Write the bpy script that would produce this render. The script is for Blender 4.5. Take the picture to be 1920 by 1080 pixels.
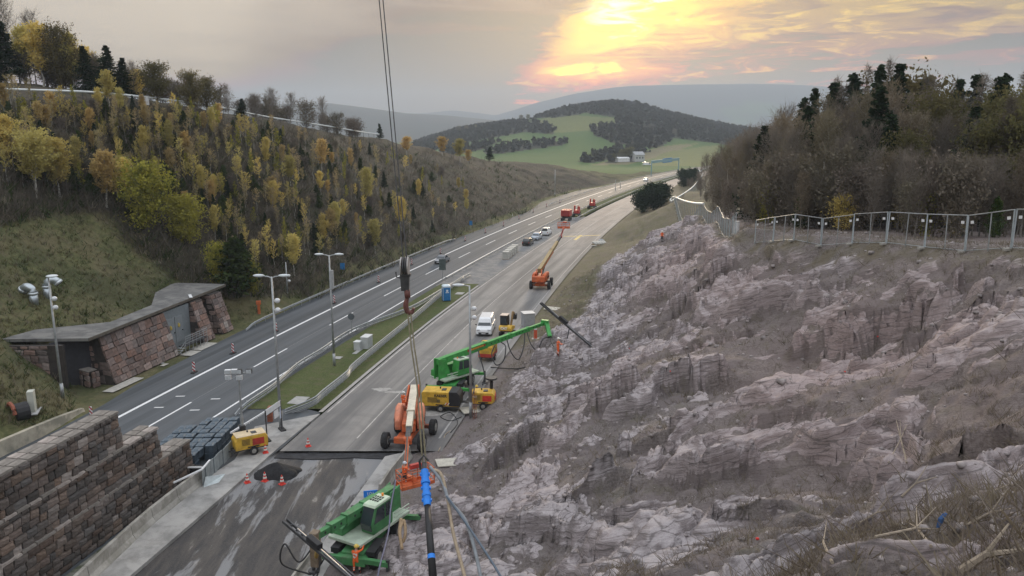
import bpy, bmesh, math, random
import numpy as np
from mathutils import Vector, Matrix, Quaternion
from mathutils.bvhtree import BVHTree
R = math.radians
random.seed(7)
RNG = np.random.default_rng(11)
for o in list(bpy.data.objects):
    bpy.data.objects.remove(o)
SC = bpy.context.scene
COL = SC.collection

# ------------------------------------------------------------------ camera
FPX, PITCH, HCAM = 1443.0, math.atan(295 / 1443.0), 25.0
cam_d = bpy.data.cameras.new('camera')
cam = bpy.data.objects.new('camera', cam_d)
COL.objects.link(cam)
cam_d.sensor_width = 36.0
cam_d.lens = 36.0 * FPX / 1920.0
cam_d.clip_start, cam_d.clip_end = 0.5, 40000
cam.location = (0, 0, HCAM)
cam.rotation_euler = (math.pi / 2 - PITCH, 0, 0)
SC.camera = cam
CP, SP = math.cos(PITCH), math.sin(PITCH)

# ------------------------------------------------------------------ light, sky, exposure
SUN_AZ, SUN_EL = R(7.5), R(9.0)
SDIR = Vector((math.sin(SUN_AZ) * math.cos(SUN_EL), math.cos(SUN_AZ) * math.cos(SUN_EL), math.sin(SUN_EL)))
sl = bpy.data.lights.new('sun', 'SUN')
sl.energy, sl.angle, sl.color = 2.0, R(7), (1.0, 0.78, 0.52)
so = bpy.data.objects.new('sun', sl)
COL.objects.link(so)
so.location = (60, 400, 90)
so.rotation_euler = (-SDIR).to_track_quat('-Z', 'Y').to_euler()
SC.view_settings.view_transform = 'Standard'
SC.view_settings.look = 'None'
SC.view_settings.gamma = 1.0
SC.view_settings.exposure = 0.1
SC.render.engine = 'CYCLES'
SC.cycles.use_denoising = True
SC.cycles.max_bounces = 6
SC.cycles.diffuse_bounces = 3
SC.cycles.glossy_bounces = 2
SC.cycles.transmission_bounces = 4
SC.cycles.transparent_max_bounces = 8
SC.cycles.volume_bounces = 0
SC.cycles.caustics_reflective = False
SC.cycles.caustics_refractive = False

HAZE_DENSITY = .00022
VAULT = 1.22
W = bpy.data.worlds.new('World')
SC.world = W
W.use_nodes = True


class NT:
    """tiny node-tree writer"""
    def __init__(s, tree):
        s.t = tree
        s.n = tree.nodes
        s.l = tree.links

    def node(s, kind, **kw):
        n = s.n.new(kind)
        for k, v in kw.items():
            if k.startswith('i_'):
                s.put(n, k[2:], v)
            else:
                setattr(n, k, v)
        return n

    def put(s, n, key, v):
        sock = n.inputs[int(key)] if key.isdigit() else n.inputs[key.replace('__', ' ')]
        if isinstance(v, bpy.types.NodeSocket):
            s.l.new(v, sock)
        else:
            sock.default_value = v

    def math(s, op, a, b=0.0, c=None, clamp=False):
        n = s.n.new('ShaderNodeMath')
        n.operation = op
        n.use_clamp = clamp
        for i, v in enumerate((a, b) if c is None else (a, b, c)):
            s.put(n, str(i), v)
        return n.outputs[0]

    def step(s, v, lo, hi):
        n = s.n.new('ShaderNodeMapRange')
        n.interpolation_type = 'SMOOTHSTEP'
        s.put(n, 'Value', v)
        n.inputs['From Min'].default_value = lo
        n.inputs['From Max'].default_value = hi
        return n.outputs[0]

    def mix(s, f, a, b, mode='MIX'):
        n = s.n.new('ShaderNodeMix')
        n.data_type = 'RGBA'
        n.blend_type = mode
        s.put(n, '0', f)
        for i, v in ((6, a), (7, b)):
            if not isinstance(v, bpy.types.NodeSocket) and len(v) == 3:
                v = (*v, 1)
            s.put(n, str(i), v)
        return n.outputs[2]

    def noise(s, vec=None, scale=5, detail=4, rough=.55, dist=0):
        n = s.n.new('ShaderNodeTexNoise')
        if vec is not None:
            s.l.new(vec, n.inputs['Vector'])
        n.inputs['Scale'].default_value = scale
        n.inputs['Detail'].default_value = detail
        n.inputs['Roughness'].default_value = rough
        n.inputs['Distortion'].default_value = dist
        return n.outputs['Fac']

    def mapping(s, vec, scale=(1, 1, 1), rot=(0, 0, 0), loc=(0, 0, 0)):
        n = s.n.new('ShaderNodeMapping')
        s.l.new(vec, n.inputs['Vector'])
        n.inputs['Scale'].default_value = scale
        n.inputs['Rotation'].default_value = rot
        n.inputs['Location'].default_value = loc
        return n.outputs[0]


def build_world():
    w = NT(W.node_tree)
    w.n.clear()
    tc = w.node('ShaderNodeTexCoord').outputs['Generated']
    sep = w.node('ShaderNodeSeparateXYZ')
    w.l.new(tc, sep.inputs[0])
    X, Y, Z = sep.outputs
    az = w.math('DEGREES', w.math('ARCTAN2', X, Y))
    el = w.math('DEGREES', w.math('ARCSINE', Z))
    dot = w.node('ShaderNodeVectorMath', operation='DOT_PRODUCT')
    w.l.new(tc, dot.inputs[0])
    dot.inputs[1].default_value = SDIR
    ang = w.math('DEGREES', w.math('ARCCOSINE', w.math('MINIMUM', dot.outputs['Value'], 1.0)))
    st = w.mapping(tc, (5, 5, 42), (0, R(-4), 0))
    n1 = w.noise(st, 1.5, 6, .6, .6)
    n2 = w.noise(w.mapping(tc, (8, 8, 34), (0, R(7), 0), (3, 1, 2)), 2.1, 7, .62, .9)
    n3 = w.noise(w.mapping(tc, (3, 3, 9), (0, 0, 0), (7, 2, 5)), 1.2, 4, .5, .3)
    sky = w.node('ShaderNodeTexSky')
    sky.sky_type = 'NISHITA'
    sky.sun_disc = False
    sky.sun_elevation = SUN_EL
    sky.sun_rotation = SUN_AZ
    sky.air_density, sky.dust_density, sky.ozone_density = 1.0, 3.0, 1.0
    nish = w.mix(1.0, sky.outputs[0], (.010, .010, .010), "MULTIPLY")
    # clear warm evening sky to the right of the sun, cooler further away
    near = w.step(ang, 75, 10)
    clear = w.mix(near, (.50, .50, .50), (.57, .455, .25))
    clear = w.mix(w.math('MULTIPLY', w.step(el, 4.2, 1.0), .8), clear, (.55, .485, .33))
    streak = w.step(n2, .47, .62)
    clear = w.mix(w.math('MULTIPLY', w.math('MULTIPLY', streak, w.step(ang, 45, 5)), .8), clear, (.92, .70, .28))
    clear = w.mix(w.math('MULTIPLY', w.step(n1, .46, .60), .75), clear, (.39, .33, .275))
    # bright opening in front of the sun
    g_el = w.math('SUBTRACT', el, 8.6)
    g_az = w.math('SUBTRACT', az, 7.6)
    sk = w.math('SUBTRACT', g_az, w.math('MULTIPLY', g_el, .9))
    gd = w.math('SQRT', w.math('ADD', w.math('POWER', w.math('DIVIDE', sk, 8.0), 2.0), w.math('POWER', w.math('DIVIDE', g_el, 4.9), 2.0)))
    gd = w.math('ADD', gd, w.math('MULTIPLY', w.math('SUBTRACT', n2, .5), 2.2))
    glow = w.step(gd, 1.5, .35)
    core = w.step(gd, .95, .25)
    col = w.mix(glow, clear, (.98, .66, .17))
    col = w.mix(core, col, (1.25, .92, .32))
    col = w.mix(w.step(gd, .45, -.1), col, (1.7, 1.5, .95))
    # orange bank under the opening
    od = w.math('SQRT', w.math('ADD', w.math('POWER', w.math('DIVIDE', w.math('SUBTRACT', az, 5.2), 5.2), 2.0), w.math('POWER', w.math('DIVIDE', w.math('SUBTRACT', el, 4.25), .85), 2.0)))
    od = w.math('ADD', od, w.math('MULTIPLY', w.math('SUBTRACT', n2, .5), 3.4))
    col = w.mix(w.math('MULTIPLY', w.step(od, 1.5, .4), .92), col, (1.05, .64, .14))
    col = w.mix(w.step(od, .75, -.1), col, (1.5, 1.18, .42))
    # grey cloud deck to the left of it
    edge = w.math('ADD', w.math('ADD', w.math('ADD', az, 3.4), w.math('MULTIPLY', el, -1.05)), w.math('MULTIPLY', w.math('SUBTRACT', n3, .5), 5.0))
    edge = w.math('ADD', edge, w.math('MULTIPLY', w.math('SUBTRACT', n2, .5), 9.0))
    deck = w.step(edge, 1.9, -2.3)
    deck = w.math('MAXIMUM', deck, w.step(az, 80, 140))
    dcol = w.mix(w.step(w.math('ADD', az, w.math('MULTIPLY', w.math('SUBTRACT', n3, .5), 16.0)), -22, -6), (.68, .60, .50), (.37, .33, .31))
    dcol = w.mix(w.math('MULTIPLY', w.step(el, 6.0, 1.2), .9), dcol, (.62, .555, .465))
    dcol = w.mix(w.math('MULTIPLY', w.step(n1, .46, .66), .28), dcol, (.58, .52, .45))
    col = w.mix(deck, col, dcol)
    # the air between here and the clouds veils them: what lies behind it is that much stronger
    T = w.math('POWER', 2.71828, w.math('DIVIDE', -HAZE_DENSITY * 445.0, w.math('MAXIMUM', Z, .042)))
    hz = w.mix(1.0, (.70, .67, .62), w.math('SUBTRACT', 1.0, T), 'MULTIPLY')
    raw = w.mix(1.0, col, hz, 'SUBTRACT')
    raw = w.mix(1.0, raw, T, 'DIVIDE')
    raw = w.mix(1.0, raw, (.02, .02, .02), 'LIGHTEN')
    # overcast vault overhead, brighter towards the zenith
    vault = w.mix(w.step(n3, .3, .7), (VAULT * .95, VAULT * .99, VAULT * 1.07), (VAULT * 1.12, VAULT * 1.15, VAULT * 1.2))
    col = w.mix(w.math('MULTIPLY', w.step(el, 11, 38), .97), raw, vault)
    col = w.mix(1.0, col, nish, 'ADD')
    low = w.step(el, 0.2, -2.5)
    col = w.mix(low, col, (.42, .40, .37))
    bg = w.node('ShaderNodeBackground', i_Color=col)
    bg.inputs['Strength'].default_value = 1.0
    out = w.node('ShaderNodeOutputWorld')
    w.l.new(bg.outputs[0], out.inputs[0])


build_world()

# ------------------------------------------------------------------ small helpers


def ray(u, v):
    a, b = (u - 960) / FPX, (540 - v) / FPX
    return Vector((a, CP + b * SP, -SP + b * CP))


def at(u, v, z=0.0):
    """point of the level z that the photograph shows at pixel u, v"""
    d = ray(u, v)
    return Vector((0, 0, HCAM)) + d * ((z - HCAM) / d.z)


def atd(u, v, t):
    return Vector((0, 0, HCAM)) + ray(u, v) * t


def tag(o, label=None, cat=None, group=None, kind=None):
    if label:
        o['label'] = label
    if cat:
        o['category'] = cat
    if group:
        o['group'] = group
    if kind:
        o['kind'] = kind
    return o


def empty(name, loc=(0, 0, 0), rz=0.0, label=None, cat=None, group=None):
    o = bpy.data.objects.new(name, None)
    o.empty_display_size = .3
    COL.objects.link(o)
    o.location = loc
    o.rotation_euler = (0, 0, rz)
    return tag(o, label, cat, group)


def link_mesh(name, me, parent=None, loc=None):
    o = bpy.data.objects.new(name, me)
    COL.objects.link(o)
    if parent is not None:
        o.parent = parent
    if loc is not None:
        o.location = loc
    return o


def np_mesh(name, verts, faces, mat=None, smooth=False, attrs=None):
    me = bpy.data.meshes.new(name)
    verts = np.asarray(verts, dtype=np.float32)
    faces = np.asarray(faces, dtype=np.int32)
    k = faces.shape[1]
    me.vertices.add(len(verts))
    me.vertices.foreach_set('co', verts.ravel())
    me.loops.add(faces.size)
    me.loops.foreach_set('vertex_index', faces.ravel())
    me.polygons.add(len(faces))
    me.polygons.foreach_set('loop_start', np.arange(0, faces.size, k, dtype=np.int32))
    me.polygons.foreach_set('loop_total', np.full(len(faces), k, dtype=np.int32))
    if smooth:
        me.polygons.foreach_set('use_smooth', np.ones(len(faces), dtype=bool))
    for an, av in (attrs or {}).items():
        a = me.attributes.new(an, 'FLOAT', 'POINT')
        a.data.foreach_set('value', np.asarray(av, dtype=np.float32).ravel())
    me.update()
    me.validate()
    if mat:
        me.materials.append(mat)
    return me


def grid_faces(nr, nc):
    i = np.arange(nr * nc).reshape(nr, nc)
    return np.stack([i[:-1, :-1], i[:-1, 1:], i[1:, 1:], i[1:, :-1]], -1).reshape(-1, 4)


MATS = {}


def M(name, color=None, rough=.7, var=.12, scale=3.0, metal=0.0, bump=0.0, color2=None, mixscale=.6, mixlo=.45, mixhi=.6, spec=.4, emit=None, coords='Object', dirt=0.0, coat=0.0, objvar=0.0):
    """procedural paint / plastic / stone material with mottling, wear and fine relief"""
    if name in MATS:
        return MATS[name]
    m = bpy.data.materials.new(name)
    m.use_nodes = True
    t = NT(m.node_tree)
    b = t.n['Principled BSDF']
    tc = t.node('ShaderNodeTexCoord').outputs[coords]
    c = (*color, 1)
    n = t.noise(tc, scale, 5, .6)
    dark = tuple(x * (1 - var) for x in color)
    lite = tuple(min(1, x * (1 + var)) for x in color)
    col = t.mix(t.step(n, .3, .7), dark, lite)
    if color2:
        n2 = t.noise(tc, mixscale, 6, .62, .3)
        col = t.mix(t.step(n2, mixlo, mixhi), col, color2)
    if dirt:
        n3 = t.noise(tc, scale * .7, 6, .7, .5)
        col = t.mix(t.math('MULTIPLY', t.step(n3, .5, .75), dirt), col, (.13, .11, .09))
    if objvar:
        oi = t.node('ShaderNodeObjectInfo').outputs['Random']
        hs = t.node('ShaderNodeHueSaturation')
        t.put(hs, 'Value', t.math('ADD', t.math('MULTIPLY', oi, 2 * objvar), 1 - objvar))
        t.put(hs, 'Saturation', t.math('ADD', t.math('MULTIPLY', t.math('FRACT', t.math('MULTIPLY', oi, 9.7)), .7), .6))
        t.put(hs, 'Color', col)
        col = hs.outputs[0]
    t.put(b, 'Base Color', col)
    b.inputs['Roughness'].default_value = rough
    b.inputs['Metallic'].default_value = metal
    b.inputs['Specular IOR Level'].default_value = spec
    if coat:
        b.inputs['Coat Weight'].default_value = coat
        b.inputs['Coat Roughness'].default_value = .15
    if bump:
        bn = t.node('ShaderNodeBump')
        bn.inputs['Strength'].default_value = bump
        bn.inputs['Distance'].default_value = .05
        t.put(bn, 'Height', t.noise(tc, scale * 4, 6, .65))
        t.l.new(bn.outputs[0], b.inputs['Normal'])
    if emit:
        b.inputs['Emission Color'].default_value = (*emit[:3], 1)
        b.inputs['Emission Strength'].default_value = emit[3]
    MATS[name] = m
    return m


# ------------------------------------------------------------------ numpy noise
def _hash(ix, iy, iz, seed=0):
    h = (ix.astype(np.int64) * 374761393 + iy.astype(np.int64) * 668265263 + iz.astype(np.int64) * 2147483647 + seed * 974634621) & 0xFFFFFFFF
    h = ((h ^ (h >> 13)) * 1274126177) & 0xFFFFFFFF
    h = ((h ^ (h >> 16)) * 2246822519) & 0xFFFFFFFF
    return ((h ^ (h >> 15)) & 0xFFFFFF) / float(0xFFFFFF)


def vnoise(p, scale=1.0, seed=0):
    q = np.asarray(p) * scale
    i = np.floor(q).astype(np.int64)
    f = q - i
    f = f * f * f * (f * (f * 6 - 15) + 10)
    r = 0
    for dx in (0, 1):
        wx = f[..., 0] if dx else 1 - f[..., 0]
        for dy in (0, 1):
            wy = f[..., 1] if dy else 1 - f[..., 1]
            for dz in (0, 1):
                wz = f[..., 2] if dz else 1 - f[..., 2]
                r = r + wx * wy * wz * _hash(i[..., 0] + dx, i[..., 1] + dy, i[..., 2] + dz, seed)
    return r * 2 - 1


def fbm(p, scale=1.0, octv=4, seed=0, gain=.5):
    r, a, tot = 0, 1.0, 0
    for k in range(octv):
        r = r + a * vnoise(p, scale * 2.03 ** k, seed + k * 17)
        tot += a
        a *= gain
    return r / tot


def cells(p, scale=1.0, seed=0):
    """voronoi: distance to nearest and second nearest, random value and offset of the nearest cell"""
    q = np.asarray(p) * scale
    i = np.floor(q).astype(np.int64)
    f1 = np.full(q.shape[:-1], 9.0)
    f2 = f1.copy()
    cid = f1 * 0
    off = np.zeros(q.shape)
    for dx in (-1, 0, 1):
        for dy in (-1, 0, 1):
            for dz in (-1, 0, 1):
                c = (i[..., 0] + dx, i[..., 1] + dy, i[..., 2] + dz)
                o = np.stack([c[k] + _hash(*c, seed + k) for k in range(3)], -1) - q
                d = np.sqrt((o * o).sum(-1))
                near = d < f1
                f2 = np.where(near, f1, np.minimum(f2, d))
                f1 = np.where(near, d, f1)
                cid = np.where(near, _hash(*c, seed + 9), cid)
                off = np.where(near[..., None], o, off)
    return f1, f2, cid, off


def sstep(x, a, b):
    t = np.clip((x - a) / (b - a), 0, 1)
    return t * t * (3 - 2 * t)


# ------------------------------------------------------------------ road alignment (metres, X right, Y ahead)
def L1(y):
    """thick white edge line of the left carriageway"""
    y = np.asarray(y, dtype=float)
    c = [7.61532e-10, -7.66309e-07, 0.000551304, 0.134995, -45.9387]
    yy = np.clip(y, 20, 540)
    v = np.polyval(c, yy)
    return v + np.where(y > 540, (y - 540) * .62, 0) + np.where(y < 20, (y - 20) * .155, 0)


def L2(y):
    return L1(y) + 8.5


def R1(y):
    return L2(y) + np.interp(y, [40, 58, 100, 150, 250, 700], [9.8, 9.5, 8.5, 8.0, 6.8, 6.8])


def R2(y):
    return R1(y) + np.interp(y, [20, 40, 104, 168, 250, 420, 700], [12.9, 12.8, 13.2, 12.2, 11.3, 11.0, 11.0])


def LE(y):
    """outer edge of the left asphalt"""
    y = np.asarray(y, dtype=float)
    w = np.interp(y, [40, 62, 68, 74, 95, 240, 252, 275, 330, 360, 700], [3.2, 3.2, 3.6, 4.6, 5.8, 5.8, 7.0, 11.0, 12.0, 6.0, 6.0])
    return L1(y) - w


ROADY = np.concatenate([np.arange(24, 120, 2.0), np.arange(120, 300, 4.0), np.arange(300, 760, 8.0)])
# ------------------------------------------------------------------ surface materials


def surf(name):
    m = bpy.data.materials.new(name)
    m.use_nodes = True
    t = NT(m.node_tree)
    b = t.n['Principled BSDF']
    b.inputs['Specular IOR Level'].default_value = .25
    MATS[name] = m
    return m, t, b


def attr(t, name):
    return t.node('ShaderNodeAttribute', attribute_name=name).outputs['Fac']


def bump(t, b, h, strength=.5, dist=.1):
    bn = t.node('ShaderNodeBump')
    bn.inputs['Strength'].default_value = strength
    bn.inputs['Distance'].default_value = dist
    t.put(bn, 'Height', h)
    t.l.new(bn.outputs[0], b.inputs['Normal'])


def _frame():
    l = Vector((1, -.75, .46)).normalized()
    n = Vector((-.34, .12, .93))
    n = (n - l * n.dot(l)).normalized()
    return l, n.cross(l), n


BED_L, BED_M, BED_N = _frame()


def mat_rock():
    m, t, b = surf('weathered_rock')
    P = t.node('ShaderNodeNewGeometry')
    pos, nrm = P.outputs['Position'], P.outputs['Normal']
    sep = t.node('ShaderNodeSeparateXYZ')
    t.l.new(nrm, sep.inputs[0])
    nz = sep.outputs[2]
    rock, pink, grass = attr(t, 'rock'), attr(t, 'pink'), attr(t, 'grass')
    fr = []
    for ax in (BED_L, BED_M, BED_N):
        dn = t.node('ShaderNodeVectorMath', operation='DOT_PRODUCT')
        t.l.new(pos, dn.inputs[0])
        dn.inputs[1].default_value = ax
        fr.append(dn.outputs['Value'])
    cv = t.node('ShaderNodeCombineXYZ')
    for k, (f_, sc_) in enumerate(zip(fr, (.30, .9, 3.6))):
        t.put(cv, str(k), t.math('MULTIPLY', f_, sc_))
    bedv = cv.outputs[0]
    fine = t.noise(bedv, 1.9, 9, .68, .45)
    mid = t.noise(pos, .55, 7, .6, .4)
    grain = t.noise(pos, 9, 6, .7)
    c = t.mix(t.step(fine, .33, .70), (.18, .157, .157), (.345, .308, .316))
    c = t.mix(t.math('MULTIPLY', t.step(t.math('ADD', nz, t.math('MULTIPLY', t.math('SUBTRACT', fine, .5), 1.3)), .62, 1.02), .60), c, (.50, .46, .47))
    c = t.mix(t.math('MULTIPLY', pink, .6), c, (.35, .255, .235))
    c = t.mix(t.math('MULTIPLY', t.step(grain, .52, .72), .35), c, (.10, .09, .085))
    crack = t.node('ShaderNodeTexVoronoi', feature='DISTANCE_TO_EDGE')
    t.l.new(bedv, crack.inputs['Vector'])
    crack.inputs['Scale'].default_value = 1.1
    ck = t.step(t.math('ADD', crack.outputs[0], t.math('MULTIPLY', t.math('SUBTRACT', fine, .5), .16)), .05, .0)
    c = t.mix(t.math('MULTIPLY', ck, .6), c, (.08, .07, .068))
    soil = t.mix(t.step(grain, .35, .7), (.12, .105, .101), (.245, .216, .208))
    soil = t.mix(t.step(mid, .42, .62), soil, (.165, .142, .142))
    soil = t.mix(t.math('MULTIPLY', t.step(t.noise(pos, .9, 5, .6), .52, .66), .4), soil, (.115, .11, .07))
    soil = t.mix(t.math('MULTIPLY', pink, .35), soil, (.23, .165, .145))
    rk = t.step(t.math('ADD', rock, t.math('MULTIPLY', t.math('SUBTRACT', fine, .5), .9)), .36, .56)
    c = t.mix(rk, soil, c)
    gr = t.mix(t.step(grain, .3, .7), (.078, .076, .042), (.165, .15, .09))
    gr = t.mix(t.step(mid, .4, .65), gr, (.145, .122, .09))
    gm = t.step(t.math('ADD', grass, t.math('MULTIPLY', t.math('SUBTRACT', mid, .5), .8)), .4, .6)
    c = t.mix(gm, c, gr)
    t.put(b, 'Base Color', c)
    b.inputs['Roughness'].default_value = .88
    h = t.math('ADD', t.math('MULTIPLY', fine, .7), t.math('MULTIPLY', grain, .3))
    bump(t, b, h, .9, .22)
    return m


def mat_hill():
    m, t, b = surf('autumn_hillside')
    pos = t.node('ShaderNodeNewGeometry').outputs['Position']
    gm = attr(t, 'grass')
    n = t.noise(pos, .22, 8, .66, .3)
    n2 = t.noise(pos, 1.6, 7, .7)
    n3 = t.noise(pos, .09, 5, .6)
    c = t.mix(t.step(n2, .32, .7), (.040, .034, .026), (.135, .112, .082))
    c = t.mix(t.math('MULTIPLY', t.step(n, .45, .65), .7), c, (.062, .064, .034))
    g = t.mix(t.step(n2, .3, .7), (.075, .083, .034), (.165, .165, .075))
    g = t.mix(t.math('MULTIPLY', t.step(n, .42, .62), .75), g, (.165, .14, .08))
    g = t.mix(t.math('MULTIPLY', t.step(n3, .45, .62), .6), g, (.045, .060, .025))
    c = t.mix(t.step(t.math('ADD', gm, t.math('MULTIPLY', t.math('SUBTRACT', n, .5), .7)), .35, .65), c, g)
    t.put(b, 'Base Color', c)
    b.inputs['Roughness'].default_value = .95
    bump(t, b, n2, 1.0, .35)
    return m


def mat_valley():
    m, t, b = surf('valley_land')
    pos = t.node('ShaderNodeNewGeometry').outputs['Position']
    wood = attr(t, 'wood')
    field = attr(t, 'field')
    n = t.noise(pos, .012, 6, .6)
    n2 = t.noise(pos, .15, 5, .6)
    c = t.mix(t.step(field, .35, .5), (.070, .120, .032), (.135, .150, .052))
    c = t.mix(t.step(field, .7, .8), c, (.17, .15, .085))
    c = t.mix(t.math('MULTIPLY', t.step(n2, .4, .7), .3), c, (.06, .08, .03))
    w = t.mix(t.step(n2, .35, .7), (.028, .027, .017), (.060, .050, .030))
    w = t.mix(t.math('MULTIPLY', t.step(n, .45, .6), .6), w, (.024, .034, .020))
    c = t.mix(t.step(wood, .4, .6), c, w)
    t.put(b, 'Base Color', c)
    b.inputs['Roughness'].default_value = .95
    return m


def mat_asphalt():
    m, t, b = surf('carriageway_asphalt')
    pos = t.node('ShaderNodeNewGeometry').outputs['Position']
    lat, lon = attr(t, 'lat'), attr(t, 'lon')
    cv = t.node('ShaderNodeCombineXYZ')
    t.put(cv, 'X', t.math('MULTIPLY', lat, 1.0))
    t.put(cv, 'Y', t.math('MULTIPLY', lon, .018))
    streak = t.noise(cv.outputs[0], .75, 5, .6)
    n = t.noise(pos, .35, 6, .65)
    g = t.noise(pos, 18, 4, .7)
    c = t.mix(t.step(streak, .36, .66), (.050, .058, .066), (.104, .114, .126))
    lane = t.math('MULTIPLY', t.step(lat, -.3, .2), t.step(lat, 8.8, 8.3))
    c = t.mix(t.math('MULTIPLY', lane, .35), c, (.106, .116, .128))
    c = t.mix(t.math('MULTIPLY', t.step(n, .45, .7), .35), c, (.085, .088, .090))
    c = t.mix(t.math('MULTIPLY', t.step(g, .5, .8), .2), c, (.17, .17, .17))
    t.put(b, 'Base Color', c)
    b.inputs['Roughness'].default_value = .72
    bump(t, b, g, .25, .02)
    return m


def mat_concrete():
    m, t, b = surf('carriageway_concrete')
    pos = t.node('ShaderNodeNewGeometry').outputs['Position']
    lat, lon = attr(t, 'lat'), attr(t, 'lon')
    cv = t.node('ShaderNodeCombineXYZ')
    t.put(cv, 'X', lat)
    t.put(cv, 'Y', t.math('MULTIPLY', lon, .05))
    streak = t.noise(cv.outputs[0], .5, 7, .65, .4)
    n = t.noise(pos, .16, 7, .62, .5)
    g = t.noise(pos, 14, 4, .7)
    c = t.mix(t.step(streak, .34, .66), (.135, .133, .132), (.265, .254, .242))
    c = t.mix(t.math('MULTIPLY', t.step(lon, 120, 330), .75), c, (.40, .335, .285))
    c = t.mix(t.math('MULTIPLY', t.step(n, .5, .68), .5), c, (.150, .150, .152))
    wet = t.math('MULTIPLY', t.step(lon, 78, 60), t.step(n, .38, .6))
    c = t.mix(t.math('MULTIPLY', wet, .55), c, (.105, .105, .108))
    lane = t.math('ABSOLUTE', t.math('SUBTRACT', lat, 5.2))
    joint = t.math('MULTIPLY', t.step(lane, .07, .03), .5)
    c = t.mix(joint, c, (.11, .11, .11))
    c = t.mix(t.math('MULTIPLY', t.step(g, .52, .8), .15), c, (.38, .36, .34))
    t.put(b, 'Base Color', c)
    b.inputs['Roughness'].default_value = .8
    bump(t, b, g, .2, .02)
    return m


def mat_milled():
    m, t, b = surf('milled_road_bed')
    pos = t.node('ShaderNodeNewGeometry').outputs['Position']
    v = t.mapping(pos, (.8, .16, 1), (0, 0, R(11)))
    n = t.noise(v, .62, 9, .62, .35)
    n2 = t.noise(v, 1.3, 9, .66, .3)
    g = t.noise(pos, 10, 5, .7)
    c = t.mix(t.step(g, .3, .7), (.034, .033, .035), (.062, .060, .061))
    c = t.mix(t.step(n2, .40, .66), c, (.092, .083, .076))
    c = t.mix(t.math('MULTIPLY', t.step(n, .515, .575), .9), c, (.225, .228, .235))
    c = t.mix(t.math('MULTIPLY', t.step(n2, .60, .68), .6), c, (.33, .31, .285))
    t.put(b, 'Base Color', c)
    b.inputs['Roughness'].default_value = .62
    bump(t, b, t.math('ADD', n2, t.math('MULTIPLY', g, .4)), .5, .08)
    return m


def mat_grass():
    m, t, b = surf('verge_grass')
    pos = t.node('ShaderNodeNewGeometry').outputs['Position']
    n = t.noise(pos, .8, 7, .65)
    n2 = t.noise(pos, 9, 5, .7)
    c = t.mix(t.step(n2, .3, .7), (.040, .058, .018), (.105, .125, .042))
    c = t.mix(t.math('MULTIPLY', t.step(n, .48, .66), .7), c, (.110, .098, .058))
    t.put(b, 'Base Color', c)
    b.inputs['Roughness'].default_value = .95
    bump(t, b, n2, 1, .08)
    return m


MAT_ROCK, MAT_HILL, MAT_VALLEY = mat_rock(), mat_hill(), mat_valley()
MAT_ASPH, MAT_CONC, MAT_MILL, MAT_GRASS = mat_asphalt(), mat_concrete(), mat_milled(), mat_grass()
WHITE = M('road_paint', (.72, .73, .74), .6, .1, 6, dirt=.25)

# ------------------------------------------------------------------ valley and far hills: one sheet out to the horizon


def el_of(v):
    d = ray(960, v)
    return d.z / d.y


def sil(points):
    a = [math.atan((u - 960) / FPX / (CP + (540 - v) / FPX * SP)) for u, v in points]
    e = [el_of(v) for u, v in points]
    return np.array(a), np.array(e)


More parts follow.
